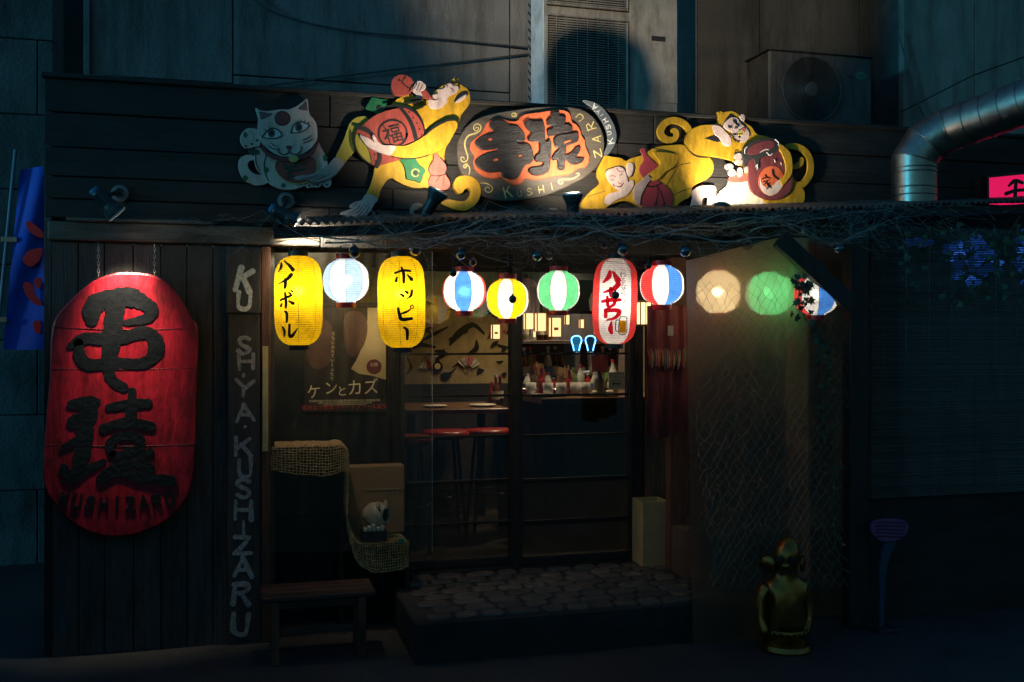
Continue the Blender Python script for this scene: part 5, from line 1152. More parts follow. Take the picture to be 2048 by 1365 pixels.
# ================================================================== LEFT ALCOVE
Yw = .02
wl = thing('shop_window', 'dim fixed window behind the film poster left of the doors', 'window', P(660, 1100, Yw))
MB().box(PX(545, Yw), PX(783, Yw), Yw, Yw + .004, .5, 2.0).build('pane', g_low, wl)
MB().cbox(PX(536, Yw), PX(549, Yw), Yw - .03, Yw + .04, .18, 2.0, .003).build('jamb', m_frame, wl)
MB().cbox(PX(545, Yw), PX(783, Yw), Yw - .02, Yw + .03, PZ(660, 615, Yw), PZ(660, 604, Yw), .003).build('transom', m_framex, wl)
MB().box(PX(540, Yw), PX(783, Yw), Yw + .15, Yw + .17, .18, 2.0).build('blind', M('brown_blind', (.22, .16, .08), .8, var=.5, scale=2), wl)
lwl = MB().box(PX(522, Yw), PX(790, Yw), Yw - .01, Yw + .05, 0, .5).build('low_wall', m_wood_d); tag(lwl, 'low dark timber wall under the left window', 'wall')
tag(MB().box(PX(541, YF), PX(541, YF) + .02, YF + .06, .05, 0, 1.845).build('alcove_side', m_wood_dz), 'dark side board of the recess left of the poster', 'wall')
# poster
Yo_ = Yw - .012
po = thing('film_poster', 'dark film poster with cream katakana title and red line', 'poster', P(690, 825, Yo_))
m_pd = M('poster_dark_print', (.035, .024, .018), .35, var=.5, scale=3, bump=0); m_pt = M('poster_tan_print', (.52, .38, .16), .4, var=.3, scale=2, bump=0)
slab('sheet', ID, [(608, 612), (772, 612), (772, 824), (608, 824)], Yo_, .001, m_pt, po, n=1, cham=.0002)
slab('dark_print', ID, [(608, 612), (735, 612), (735, 640), (730, 668), (722, 700), (712, 722), (702, 738), (718, 748), (745, 752), (772, 760), (772, 824), (608, 824)], Yo_ - .001, .0004, m_pd, po, n=1, cham=.0001)
slab('warm_print', ID, [(612, 660), (640, 640), (662, 650), (668, 700), (655, 730), (632, 738), (616, 720)], Yo_ - .0014, .0003, M('poster_brown_print', (.10, .05, .03), .4, var=.4, scale=6, bump=0), po, cham=.0001)
slab('warm_print', ID, [(690, 630), (722, 625), (735, 650), (728, 690), (705, 715), (690, 690)], Yo_ - .0014, .0003, MATS['poster_brown_print'], po, cham=.0001)
m_pc = M('poster_cream_print', (.80, .64, .34), .5, bump=0)
for ch, x, y, h, rt_ in (('ケ', 628, 786, 31, 4), ('ン', 662, 778, 30, 4), ('と', 684, 784, 22, 0), ('カ', 710, 778, 34, 4), ('ズ', 742, 776, 34, 4)): flat_text('title_lettering', ch, x, y, Yo_ - .0022, h, m_pc, po, rt_, .95)
flat_text('tagline_lettering', '容赦なき衝撃のハードノワール誕生', 690, 815, Yo_ - .0022, 10.6, M('poster_red_print', (.55, .05, .04), .5, bump=0), po)
for i, (y, s_) in enumerate(((802, 4.2), (806.5, 3.2), (810, 2.6))):
    flat_text('credit_lettering', '監督脚本編集音楽製作配給撮影照明録音美術出演主演助監督衣装' * (1 if i == 0 else 1), 690, y, Yo_ - .0022, s_ * 1.15, m_pc, po)
mb = MB()
for i, ch in enumerate('ともにおちていくふたり'):
    c = P(667 - i * .3, 668 + i * 9, Yo_ - .0022); text(mb, ch, lambda u, v_: (c.x + u, c.y, c.z + v_), 8 * MPP(667, Yo_))
mb.build('vertical_lettering', m_pc, po)
slab('date_seal', ID, ell(748, 734, 15, 15, 20), Yo_ - .001, .001, M('poster_maroon_print', (.13, .02, .02), .5, bump=0), po, cham=.0001)
flat_text('seal_lettering', '公開', 748, 730, Yo_ - .0024, 8, m_pc, po)
# clear film hanging in front of the recess
Yc = YF - .01
fl = thing('plastic_film', 'clear plastic film hanging over the window recess at the left', 'film', P(700, 1110, Yc))
mb = MB(); NX, NZ = 60, 40
for j in range(NZ + 1):
    for i in range(NX + 1):
        u, v_ = i / NX, j / NZ; px_ = 536 + (864 - 536) * u; py_ = 506 + (1105 - 506) * v_
        p = P(px_, py_, Yc + .006 * math.sin(u * 31 + 2 * math.sin(v_ * 4)) + .004 * math.sin(u * 67 + v_ * 9)); mb.v.append(tuple(p))
for j in range(NZ):
    for i in range(NX): b = j * (NX + 1) + i; mb.face((b, b + NX + 1, b + NX + 2, b + 1))
mb.build('sheet', SHEET('clear_film', .90, (.4, .36, .26), .30, .12, .6, 9), fl, smooth=True)
e0 = [tuple(P(864.5, 506 + 600 * k / 20, Yc)) for k in range(21)]
MB().tube(e0, .0012, 4).build('hem', M('film_hem', (.35, .33, .28), .3, bump=0), fl)
# yellow paper strip
tag(MB().cbox(PX(525, YF - .03), PX(536.5, YF - .03), YF - .030, YF - .024, PZ(530, 902, YF), PZ(530, 693, YF), .001).build('paper_strip', M('yellowed_paper_strip', (.42, .33, .14), .7, var=.3)), 'tall yellowed paper strip pinned beside the white lettered plank', 'notice')
# shelf with burlap runner stepping down
Ysh = -.22
m_jute = M('jute_net', (.62, .38, .15), .9, var=.4, scale=40, bump=.5)
zA = PZ(615, 893, Ysh - .08); zBk = PZ(750, 1085, Ysh - .1)
sh = thing('step_shelf', 'dark two level wooden shelf unit under the window film', 'shelf', (PX(545, Ysh), Ysh, 0))
MB().cbox(PX(541, Ysh), PX(683, Ysh), -.34, -.02, zA - .03, zA, .003).build('upper_shelf', m_framex, sh)
MB().cbox(PX(541, Ysh), PX(541, Ysh) + .02, -.335, -.025, 0, zA - .031, .003).build('side_panel', m_frame, sh)
MB().cbox(PX(683, Ysh) - .02, PX(683, Ysh), -.335, -.025, 0, zA - .031, .003).build('side_panel', m_frame, sh)
MB().cbox(PX(683, Ysh) + .001, PX(812, Ysh), -.34, -.02, zBk - .03, zBk, .003).build('lower_shelf', m_framex, sh)
MB().cbox(PX(812, Ysh) - .02, PX(812, Ysh), -.335, -.025, 0, zBk - .031, .003).build('side_panel', m_frame, sh)
def net_cloth(name, label, fn, nu, nv, wire, mat, cat='cloth', drop=None):
    """open weave: warp and weft threads following fn(u,v)"""
    mb = MB()
    for i in range(nu + 1):
        mb.tube([tuple(fn(i / nu, k / (nv * 1.0))) for k in range(nv + 1)], wire, 3, caps=False)
    for j in range(nv + 1):
        mb.tube([tuple(fn(k / nu, j / nv)) for k in range(nu + 1)], wire, 3, caps=False)
    return tag(mb.build(name, mat), label, cat)
rr = random.Random(5)
prof = [(545, zA + .004), (600, zA + .006), (650, zA + .004), (686, zA - .002), (690, zA - .12), (688, zA - .3), (694, zBk + .09), (708, zBk + .02), (735, zBk + .005), (770, zBk + .006), (806, zBk + .004)]
pr2 = catmull(prof, False, 7)
jit = [[(rr.uniform(-.003, .003), rr.uniform(-.003, .003)) for _ in range(30)] for _ in range(90)]
def runner(u, v_):
    i = u * (len(pr2) - 1); k = min(int(i), len(pr2) - 2); f = i - k
    px_ = pr2[k][0] + (pr2[k + 1][0] - pr2[k][0]) * f; z = pr2[k][1] + (pr2[k + 1][1] - pr2[k][1]) * f
    Y = -.12 - .25 * min(v_ / .62, 1); drop = max(0, v_ - .62) * (.26 + .10 * math.sin(u * 9))
    j_ = jit[int(u * 85) % 90][int(v_ * 28)]
    return Vector((PX(px_ - (4 if px_ < 560 else 0) * v_, -.22) + j_[0], Y - .004 * math.sin(u * 40) - (.012 if drop > 0 else 0), z - drop + j_[1]))
net_cloth('burlap_runner', 'loose jute netting runner draped over the stepped shelf', runner, 84, 26, .0021, m_jute)
# driftwood plank on the runner
tag(MB().prism([(PX(x, -.25), PZ(x, y, -.25)) for x, y in ((572, 897), (590, 891), (640, 890), (668, 893), (664, 900), (630, 903), (592, 902))], -.26, -.31, .003).build('driftwood', M('pale_driftwood', (.45, .30, .14), .8, var=.3)), 'pale flat piece of wood lying on the upper netting', 'wood piece')
# cardboard
cb = thing('cardboard_box', 'plain brown cardboard box standing behind the pig pot', 'box', P(752, 1085, -.12))
m_card = M('brown_cardboard', (.30, .17, .08), .85, var=.15, scale=5, bump=.05)
MB().cbox(PX(697, -.16), PX(809, -.16), -.16, -.05, zBk + .012, PZ(752, 933, -.16), .003).build('carton', m_card, cb)
MB().cbox(PX(730, -.161), PX(806, -.161), -.163, -.1605, PZ(752, 981, -.16), PZ(752, 978, -.16), .0006).build('flap_line', M('tape_tan', (.35, .23, .1), .6), cb)
flat_text('printing', 'ふくろ', 790, 988, -.1635, 11, M('box_print', (.04, .03, .025), .7, bump=0), cb)
# pig mosquito coil holder
pgx = P(750, 1035, -.25)
pg = thing('pig_pot', 'white ceramic pig pot with dark open snout on the lower shelf', 'pot', (pgx.x, -.25, zBk))
m_cer = M('speckled_ceramic', (.50, .42, .28), .35, var=.25, scale=20, bump=.05)
mp_ = 1 / MPP(750, -.25); rp = 25 / mp_
cz_ = PZ(750, 1030, -.25)
MB().lathe([(rp * .55, -rp * 1.05), (rp * .95, -rp * .5), (rp * 1.02, 0), (rp * .95, rp * .45), (rp * .72, rp * .85), (rp * .60, rp * 1.0), (rp * .50, rp * 1.0), (rp * .55, rp * .8), (rp * .8, rp * .2)], (pgx.x + rp * .1, -.25, cz_), (.72, -.69, .05), 32).build('body', m_cer, pg, smooth=True)
dk_ = Vector((.72, -.69, .05)).normalized()
MB().lathe([(.001, rp * .6), (rp * .62, rp * .6)], (pgx.x + rp * .1, -.25, cz_), dk_, 24).build('snout_hole', m_dark, pg)
for s_ in (-1, 1):
    e = Vector((pgx.x + rp * .1, -.25, cz_)) + dk_ * rp * .55 + Vector((.69 * s_, .72 * s_, 0)) * rp * .5 + Vector((0, 0, rp * .72))
    MB().lathe([(.012, 0), (.010, .012), (.002, .028)], e, (0, 0, 1), 8).build('ear', m_cer, pg, smooth=True)
    MB().ball(e + Vector((0, -.012, -.012)) + dk_ * .008, .007, 8, 6).build('eye', m_dark, pg)
tr = thing('packet_tray', 'small dark tray of paper packets in front of the pig', 'tray', P(745, 1075, -.33))
zt0 = zBk + .012
xA_, xB_ = PX(722, -.33), PX(772, -.33)
MB().box(xA_, xB_, -.36, -.29, zt0, zt0 + .006).box(xA_, xB_, -.36, -.356, zt0 + .006, zt0 + .05).box(xA_, xA_ + .004, -.356, -.29, zt0 + .006, zt0 + .05).box(xB_ - .004, xB_, -.356, -.29, zt0 + .006, zt0 + .05).box(xA_ + .004, xB_ - .004, -.294, -.29, zt0 + .006, zt0 + .05).build('tray', m_frame, tr)
for k in range(5):
    x = xA_ + .012 + k * .021
    o = MB().cbox(x, x + .018, -.35 + .004 * k, -.30 + .004 * k, zt0 + .007, zt0 + .062 + .006 * (k % 3), .002).build('paper_packet', M('packet_paper', (.55, .50, .42), .6)); tag(o, 'off white paper packet in the dark tray, %s from the left' % ['first', 'second', 'third', 'fourth', 'fifth'][k], 'packet', 'paper packets in the tray')
tag(MB().cbox(PX(797, -.38), PX(808, -.38), -.385, -.37, PZ(800, 1088, -.38), PZ(800, 1078, -.38), .002).build('green_tag', M('green_plastic_tag', (.01, .22, .13), .4)), 'small green plastic tag hanging below the pig pot', 'tag')
# low wooden bench in front
Yt = -.52
bt = thing('low_bench', 'low reddish wooden bench in front of the lettered plank', 'bench', P(640, 1330, -.75))
m_bench = WOODX('red_bench_wood', (.06, .024, .014), .55, .1); m_benchz = WOODZ('red_bench_leg_wood', (.16, .06, .03), .5, .1)
zt = PZ(640, 1190, -.78)
xa_, xb_ = PX(522, -.78), PX(752, -.78)
for k in range(3): MB().cbox(xa_, xb_, -.78 + k * .085, -.78 + k * .085 + .08, zt - .022, zt, .004).build('seat_slat', m_bench, bt)
for x in (xa_ + .06, xb_ - .06):
    for y in (-.76, -.57): MB().cbox(x - .018, x + .018, y - .018, y + .018, 0, zt - .0225, .004).build('leg', m_benchz, bt)
MB().cbox(xa_ + .08, xb_ - .08, -.765, -.745, zt - .06, zt - .024, .003).build('apron', m_bench, bt); MB().cbox(xa_ + .08, xb_ - .08, -.765, -.745, zt * .42, zt * .42 + .03, .003).build('stretcher', m_bench, bt)

# ================================================================== UMBRELLA STAND
Yu = -.22
us = thing('umbrella_stand', 'tall square beige umbrella stand right of the doors', 'umbrella stand', P(1311, 1130, Yu))
x0, x1 = PX(1285, Yu), PX(1337, Yu); zt = PZ(1311, 1003, Yu); zb = zs + .002; wd = x1 - x0; th = .007
m_um = M('beige_stoneware', (.34, .25, .12), .5, var=.15, scale=9, bump=.06)
ux = lambda x: x
for q in ((x0, x1, Yu, Yu + th), (x0, x1, Yu + wd - th, Yu + wd), (x0, x0 + th, Yu + th + .0005, Yu + wd - th - .0005), (x1 - th, x1, Yu + th + .0005, Yu + wd - th - .0005)):
    MB().cbox(q[0], q[1], q[2], q[3], zb, zt, .002).build('side_wall', m_um, us)
MB().box(x0 + th, x1 - th, Yu + th, Yu + wd - th, zb, zb + .01).build('base', m_um, us)
us.rotation_euler = (0, 0, 0)

# ================================================================== RIGHT BAY
rw = thing('bay_wall', 'dim brown plank wall behind the hazy plastic sheet', 'wall', (PX(1290, .0), 0, 0))
m_bay = WOODZ('brown_bay_wood', (.15, .09, .06), .7, .2)
xx = PX(1290, .02); xe = PX(1765, .02)
while xx < xe:
    wd = random.uniform(.12, .16); MB().cbox(xx + .001, xx + wd - .002, .0, .03, zs * .2, 2.0, .002).build('plank', m_bay, rw); xx += wd
tag(MB().box(PX(1375, -.5), PX(1700, -.5), -.60, -.02, .0, .42).build('bay_bench', m_bay), 'low boxed bench behind the netting in the right bay', 'bench')
# boarded lower front edge of the bay, left jamb
tag(MB().cbox(PX(1340, -.3), PX(1375, -.3), -.3, -.24, zs, 2.0, .004).build('bay_post', WOODZ('red_bay_post_wood', (.13, .05, .03), .6, 0)), 'dark reddish post between umbrella stand and plastic sheet', 'post')
# hazy sheet
def FROST(name):
    m, n, out = newmat(name)
    rf = n.nodes.new('ShaderNodeBsdfRefraction'); rf.inputs['IOR'].default_value = 1.12; rf.inputs['Roughness'].default_value = .30; rf.inputs['Color'].default_value = (.85, .82, .76, 1)
    tl = n.nodes.new('ShaderNodeBsdfTranslucent'); tl.inputs[0].default_value = (.66, .50, .36, 1)
    di = n.nodes.new('ShaderNodeBsdfPrincipled'); di.inputs['Base Color'].default_value = (.22, .18, .13, 1); di.inputs['Roughness'].default_value = .3
    tr = n.nodes.new('ShaderNodeBsdfTransparent'); tr.inputs[0].default_value = (.95, .94, .9, 1)
    tc = n.nodes.new('ShaderNodeTexCoord'); nz = n.nodes.new('ShaderNodeTexNoise'); nz.inputs['Scale'].default_value = 7; nz.inputs['Detail'].default_value = 6
    n.links.new(tc.outputs['Object'], nz.inputs['Vector'])
    bp = n.nodes.new('ShaderNodeBump'); bp.inputs['Strength'].default_value = .5; bp.inputs['Distance'].default_value = .02
    n.links.new(nz.outputs[0], bp.inputs['Height']); n.links.new(bp.outputs[0], di.inputs['Normal'])
    a = n.nodes.new('ShaderNodeMixShader'); a.inputs[0].default_value = .25; n.links.new(tl.outputs[0], a.inputs[1]); n.links.new(di.outputs[0], a.inputs[2])
    b = n.nodes.new('ShaderNodeMixShader'); b.inputs[0].default_value = .25; n.links.new(rf.outputs[0], b.inputs[1]); n.links.new(tr.outputs[0], b.inputs[2])
    c = n.nodes.new('ShaderNodeMixShader'); mr = n.nodes.new('ShaderNodeMapRange'); mr.inputs[1].default_value = .35; mr.inputs[2].default_value = .7; mr.inputs[3].default_value = .52; mr.inputs[4].default_value = .80
    n.links.new(nz.outputs[0], mr.inputs[0]); n.links.new(mr.outputs[0], c.inputs[0]); n.links.new(b.outputs[0], c.inputs[1]); n.links.new(a.outputs[0], c.inputs[2])
    n.links.new(c.outputs[0], out.inputs[0]); return m
Yv = -.97
hz = thing('plastic_sheet', 'hazy plastic sheet hanging over the bay before three lanterns', 'sheet', P(1540, 1280, Yv))
mb = MB(); NX, NZ = 70, 60
for j in range(NZ + 1):
    for i in range(NX + 1):
        u, v_ = i / NX, j / NZ; px_ = 1372 + 14 * v_ + (1702 - 1372 - 14 * v_) * u; t0 = 522 - 46 * min(u / .55, 1); py_ = t0 + (1290 - t0) * v_; Yv2 = Yv + .27 * max(0, min((u - .60) / .14, 1)) ** 1.5
        p = P(px_, py_, Yv2 + .003 * math.sin(u * 13 + 3 * math.sin(v_ * 3)) + .001 * math.sin(u * 41 + v_ * 11) + .002 * math.sin(v_ * 17 + u * 5)); mb.v.append(tuple(p))
for j in range(NZ):
    for i in range(NX): b = j * (NX + 1) + i; mb.face((b, b + NX + 1, b + NX + 2, b + 1))
mb.build('sheet', FROST('hazy_plastic'), hz, smooth=True)
# diamond net
m_net = M('twine_net', (.30, .255, .20), .8, var=.3, bump=0)
mb = MB(); Yx = Yv - .025
nc, nr = 17, 46
def netp(i, j):
    u = i / nc; v_ = j / nr
    top = 545 + 14 * math.sin(u * 7); x = 1376 + (1690 - 1376) * u + 20 * v_ * (1 - u) * 2 * (1 if v_ > .4 else v_ / .4)
    y = top + (1175 - top) * v_
    x += 5 * math.sin(v_ * 9 + u * 5) + 3 * math.sin(v_ * 23 + u * 11); y += 5 * math.sin(u * 9 + v_ * 4)
    x += rr2[int(i * 62 + j * 17) % 97] * 4.0; y += rr2[int(i * 26 + j * 41) % 97] * 4.5; x += 14 * math.sin(v_ * 5 + .5) * u * (1 - u) * 2
    return P(x, y, Yx + .012 * math.sin(u * 14 + v_ * 3))
_r = random.Random(3); rr2 = [_r.uniform(-1, 1) for _ in range(97)]
for j in range(nr):
    for i in range(nc):
        a = netp(i + (.5 if j % 2 else 0), j)
        for d in (-.5, .5):
            k = i + (.5 if j % 2 else 0) + d
            if k < 0 or k > nc: continue
            b = netp(k, j + 1); mid = (a + b) * .5 + Vector((rr2[(i + j) % 97] * .002, 0, rr2[(i * 3 + j) % 97] * .002))
            mb.tube([tuple(a), tuple(mid), tuple(b)], .00075, 3, caps=False)
tag(mb.build('twine_net', m_net), 'fine diamond twine net hanging over the hazy plastic sheet', 'net')
# diagonal brace
br = thing('diagonal_brace', 'dark diagonal timber brace from the awning to the right post', 'brace', P(1700, 620, -1.0))
a0, a1 = P(1560, 478, -1.03), P(1705, 612, -1.03); dv = (a1 - a0).normalized(); nn = Vector((-dv.z, 0, dv.x)) * .04
MB().prism([(a0.x + nn.x, a0.z + nn.z), (a1.x + nn.x, a1.z + nn.z), (a1.x - nn.x, a1.z - nn.z), (a0.x - nn.x, a0.z - nn.z)], -.975 - .03, -1.05, .004).build('timber', m_frame, br)
# maroon hanging cloth with tassels
nr_ = thing('hanging_cloth', 'dark red hanging cloth with coloured tassels beside the red blue lantern', 'cloth', P(1335, 870, -.55))
mb = MB(); NX = 24
for i in range(NX + 1):
    u = i / NX
    for v_ in [k / 10 for k in range(11)]:
        mb.v.append(tuple(P(1294 + (1376 - 1294) * u, 612 + (870 - 612) * v_ + 8 * math.sin(u * 5) * v_, -.55 + .012 * math.sin(u * 19))))
for i in range(NX):
    for k in range(10): b = i * 11 + k; mb.face((b, b + 1, b + 12, b + 11))
mb.build('cloth', M('maroon_cloth', (.10, .018, .02), .85, var=.3, scale=12, bump=.2), nr_, smooth=True)
cols_ = [(.4, .05, .05), (.35, .2, .05), (.05, .2, .08), (.4, .12, .2), (.3, .25, .1)]
for k in range(18):
    px_ = 1298 + k * 4.4; a = P(px_, 700 + random.uniform(-4, 3), -.565); b = P(px_ + random.uniform(-2, 2), 735 + random.uniform(-5, 5), -.57)
    MB().tube([tuple(a), tuple(a.lerp(b, .5) + Vector((.003, -.004, 0))), tuple(b)], [.002, .0045, .003], 5).build('tassel', M('tassel_%d' % (k % 5), cols_[k % 5], .6, bump=0), nr_)
tag(MB().cbox(PX(1335, -.58), PX(1346, -.58), -.585, -.58, PZ(1340, 672, -.58), PZ(1340, 652, -.58), .0005).build('paper_label', M('pale_label', (.4, .38, .33), .7)), 'small pale paper label pinned on the dark red cloth', 'label')
# wooden lamp box by the door
wlp = thing('wooden_lamp', 'lit wooden box lamp just right of the red lettered lantern', 'lamp', P(1291, 650, -.35))
m_glow = EM('warm_paper_glow', (1, .62, .25), 2.6)
x0, x1 = PX(1280, -.35), PX(1304, -.35); z0_, z1_ = PZ(1291, 650, -.35), PZ(1291, 604, -.35)
MB().box(x0 + .004, x1 - .004, -.345, -.30, z0_ + .004, z1_ - .004).build('paper', m_glow, wlp)
for q in ((x0, x0 + .006), (x1 - .006, x1), ((x0 + x1) / 2 - .002, (x0 + x1) / 2 + .002)): MB().box(q[0], q[1], -.350, -.346, z0_, z1_).build('lattice_bar', M('lamp_wood', (.25, .13, .05), .6), wlp)
MB().box(x0 - .004, x1 + .004, -.352, -.295, z1_ - .003, z1_ + .008).box(x0 - .004, x1 + .004, -.352, -.295, z0_ - .008, z0_ + .003).build('cap_boards', M('lamp_wood', (.25, .13, .05), .6), wlp)
# ivy on the net
m_leaf = M('ivy_leaf', (.035, .055, .028), .6, var=.4, rnd=.3, bump=0); m_leafr = M('dry_ivy_leaf', (.16, .07, .02), .7, var=.4, bump=0)
iv = thing('ivy_vine', 'ivy vine trailing down the right side of the netting', 'vine', P(1640, 1100, -1.04))
stem = [(1604, 560), (1598, 600), (1612, 640), (1640, 670), (1652, 720), (1648, 780), (1650, 840), (1662, 900), (1668, 960), (1664, 1030), (1672, 1100)]
sp = catmull([(x, y) for x, y in stem], False, 5)
MB().tube([tuple(P(x, y, -1.03 + .01 * math.sin(y * .05))) for x, y in sp], .0022, 5).build('stem', M('ivy_stem', (.09, .07, .04), .8), iv)
def leafmesh():
    q = [(0, 0), (.35, -.12), (.5, .15), (.33, .3), (.42, .62), (.12, .55), (0, 1.0), (-.12, .55), (-.42, .62), (-.33, .3), (-.5, .15), (-.35, -.12)]
    me = bpy.data.meshes.new('leaf'); vs = [(x, .10 * abs(x) - .06 * (y - .4) ** 2, y) for x, y in q] + [(0, 0, .35)]
    me.from_pydata(vs, [], [(12, i, (i + 1) % 12) for i in range(12)]); return me
lm = leafmesh(); lm.materials.append(m_leaf); lm2 = lm.copy(); lm2.materials.clear(); lm2.materials.append(m_leafr)
rl = random.Random(9)
for k in range(120):
    i = int((rl.random() ** 1.5) * (len(sp) - 1)); x, y = sp[i]
    o = bpy.data.objects.new('leaf', lm2 if rl.random() < (.12 if y < 850 else .3) else lm); COL.objects.link(o); o.parent = iv
    p = P(x + rl.uniform(-16, 20), y + rl.uniform(-14, 14), -1.05 + rl.uniform(-.03, .02)); o.location = p - iv.location
    s_ = rl.uniform(.020, .042) * (1 if y < 700 else .75); o.scale = (s_, s_, s_); o.rotation_euler = (rl.uniform(-.6, .6), rl.uniform(2.2, 4.2), rl.uniform(-.9, .9))

# ------------------------------------------------------------------ reed blind at the far right with blue lamps behind
Yz = -.86
bl = thing('reed_blind', 'dark reed blind filling the right end below the awning', 'blind', (PX(1745, Yz), Yz, .1))
x0, x1 = PX(1742, Yz), PX(2140, Yz)
m_reed = M('dark_reed', (.06, .055, .048), .7, var=.4, rnd=.35, bump=.1)
sl_ = MB().cbox(x0, x1, Yz - .003, Yz + .003, -.0032, .0032, .0012).build('reed', m_reed, bl); sl_.location = Vector((0, 0, 1.0)) - Vector((0, 0, bl.location.z)) + Vector((0, 0, bl.location.z))
base_me = sl_.data
z = .62; first = True
while z < 1.98:
    if first: o = sl_; first = False
    else: o = sl_.copy(); COL.objects.link(o)
    o.location = (0, random.uniform(-.001, .001), z); o.rotation_euler = (0, random.uniform(-.0008, .0008), 0)
    z += .0085
mb = MB()
for k in range(9):
    x = x0 + (x1 - x0) * (k + .5) / 9; mb.tube([(x, Yz - .005, .6), (x, Yz - .005, 1.99)], .0012, 4)
mb.build('binding_cords', m_wire, bl)
tag(MB().box(x0, x1, Yz + .02, Yz + .05, 0, .61).build('board_skirt', m_wood_d), 'dark board below the reed blind at the right', 'panel')
m_blues = [EM('blue_led_dim', (.03, .15, .85), .16), EM('blue_led', (.03, .15, .85), .5), EM('blue_led_bright', (.05, .2, .9), 1.1)]
rbz = random.Random(21)
for px_, py_, wpx, hpx, nb_, lab in ((1832, 486, 50, 14, 9, 'small blue fairy light cluster behind the reed blind nearest the post'), (1945, 520, 118, 96, 60, 'large blue fairy light cluster behind the reed blind at right'), (2058, 510, 60, 130, 36, 'blue fairy light cluster cut off by the right picture edge')):
    c = P(px_, py_, -.74); t = thing('fairy_lights', lab, 'light', c, 'blue lights behind the reed blind'); s_ = MPP(px_, -.74); wire = []
    for k in range(nb_):
        a, r0 = rbz.uniform(0, 6.283), math.sqrt(rbz.random()); q = Vector((c.x + math.cos(a) * r0 * wpx * s_ / 2, -.74 + rbz.uniform(-.03, .03), c.z + math.sin(a) * r0 * hpx * s_ / 2)); wire.append(q)
        MB().ball(q, rbz.uniform(.008, .026), 10, 6, (1.6, 1, 1.0)).build('bulb', m_blues[rbz.choice((0, 0, 0, 1, 1, 2))], t, smooth=True)
    wire.sort(key=lambda v: v.x); MB().tube([tuple(v + Vector((0, .012, 0))) for v in wire], .0015, 4).build('cable', m_wire, t)
pv = thing('creeper_plant', 'dark creeper leaves in front of the blue lit blind', 'plant', P(1940, 640, -.92))
MB().tube([tuple(P(x, y, -.93)) for x, y in ((1880, 432), (1905, 470), (1925, 520), (1960, 560), (1990, 600))], .0018, 5).build('stem', MATS['ivy_stem'], pv)
MB().tube([tuple(P(x, y, -.93)) for x, y in ((2040, 432), (2010, 480), (1990, 520), (2000, 570), (2020, 620))], .0018, 5).build('stem', MATS['ivy_stem'], pv)
for k in range(150):
    o = bpy.data.objects.new('leaf', lm); COL.objects.link(o); o.parent = pv
    while True:
        x, y = rl.uniform(1800, 2060), rl.uniform(450, 615)
        f = abs(x - 1948) / 38 + abs(y - 540) / 34
        if f > .9 + rl.uniform(-.5, .2): break
    p = P(x, y, -.93 + rl.uniform(-.03, .02)); o.location = p - pv.location; s_ = rl.uniform(.02, .04); o.scale = (s_,) * 3; o.rotation_euler = (rl.uniform(-.5, .5), rl.uniform(0, 6.3), rl.uniform(-.9, .9))

# ------------------------------------------------------------------ bronze statue
Yq_ = -1.12
m_brz = M('old_bronze', (.30, .135, .035), .30, .9, var=.4, scale=14, bump=.15, bscale=30)
def skin(name, pts, edges, mat, parent, root=0, sub=2):
    o_ = wloc(parent); me = bpy.data.meshes.new(name)
    me.from_pydata([tuple(Vector(p[:3]) - o_) for p in pts], edges, []); o = bpy.data.objects.new(name, me); COL.objects.link(o)
    md = o.modifiers.new('skin', 'SKIN'); md.use_smooth_shade = True; md.branch_smoothing = .4
    sv = me.skin_vertices[0].data
    for i, p in enumerate(pts):
        r_ = p[3]; sv[i].radius = (r_, p[4] if len(p) > 4 else r_); sv[i].use_root = (i == root)
    o.modifiers.new('sub', 'SUBSURF').levels = sub; o.modifiers[-1].render_levels = sub
    bpy.context.view_layer.update()
    m2 = bpy.data.meshes.new_from_object(o.evaluated_get(bpy.context.evaluated_depsgraph_get()))
    bpy.data.objects.remove(o); m2.materials.clear(); m2.materials.append(mat); m2.polygons.foreach_set('use_smooth', [True] * len(m2.polygons))
    q = bpy.data.objects.new(name, m2); COL.objects.link(q); q.parent = parent; return q
stt = thing('bronze_statue', 'bronze pot bellied figure standing before the netting', 'statue', P(1562, 1345, Yq_))
def B(px, py, r_, dy=0, ry=None):
    p = P(px, py, Yq_ + dy); s_ = MPP(px, Yq_); return (p.x, p.y, p.z, r_ * s_, (ry or r_) * s_)
pts = [B(1568, 1245, 44), B(1568, 1205, 40), B(1566, 1170, 30), B(1568, 1148, 20), B(1570, 1118, 32), B(1576, 1092, 26), B(1580, 1072, 9),
       B(1532, 1168, 17), B(1520, 1205, 11, -.01), B(1519, 1240, 10, -.02), B(1530, 1272, 12, -.04),
       B(1604, 1168, 17), B(1616, 1205, 11, -.01), B(1618, 1240, 10, -.02), B(1606, 1272, 12, -.04),
       B(1546, 1285, 25), B(1542, 1325, 17), B(1538, 1338, 12, -.05), B(1590, 1285, 25), B(1594, 1325, 17), B(1598, 1338, 12, -.05)]
skin('body', pts, [(0, 1), (1, 2), (2, 3), (3, 4), (4, 5), (5, 6), (2, 7), (7, 8), (8, 9), (9, 10), (2, 11), (11, 12), (12, 13), (13, 14), (0, 15), (15, 16), (16, 17), (0, 18), (18, 19), (19, 20)], m_brz, stt)
s_ = MPP(1570, Yq_)
for sx in (-1, 1):
    c = P(1570 + sx * 34, 1128, Yq_)
    MB().lathe([(.001, .012), (14 * s_, .010), (18 * s_, 0), (14 * s_, -.006), (.001, -.004)], c, (sx * .75, -.66, 0), 20).build('ear', m_brz, stt, smooth=True)
    c = P(1570 + sx * 13, 1120, Yq_ - 31 * s_); MB().ball(c, 7 * s_, 12, 8).build('eye', m_dark, stt, smooth=True)
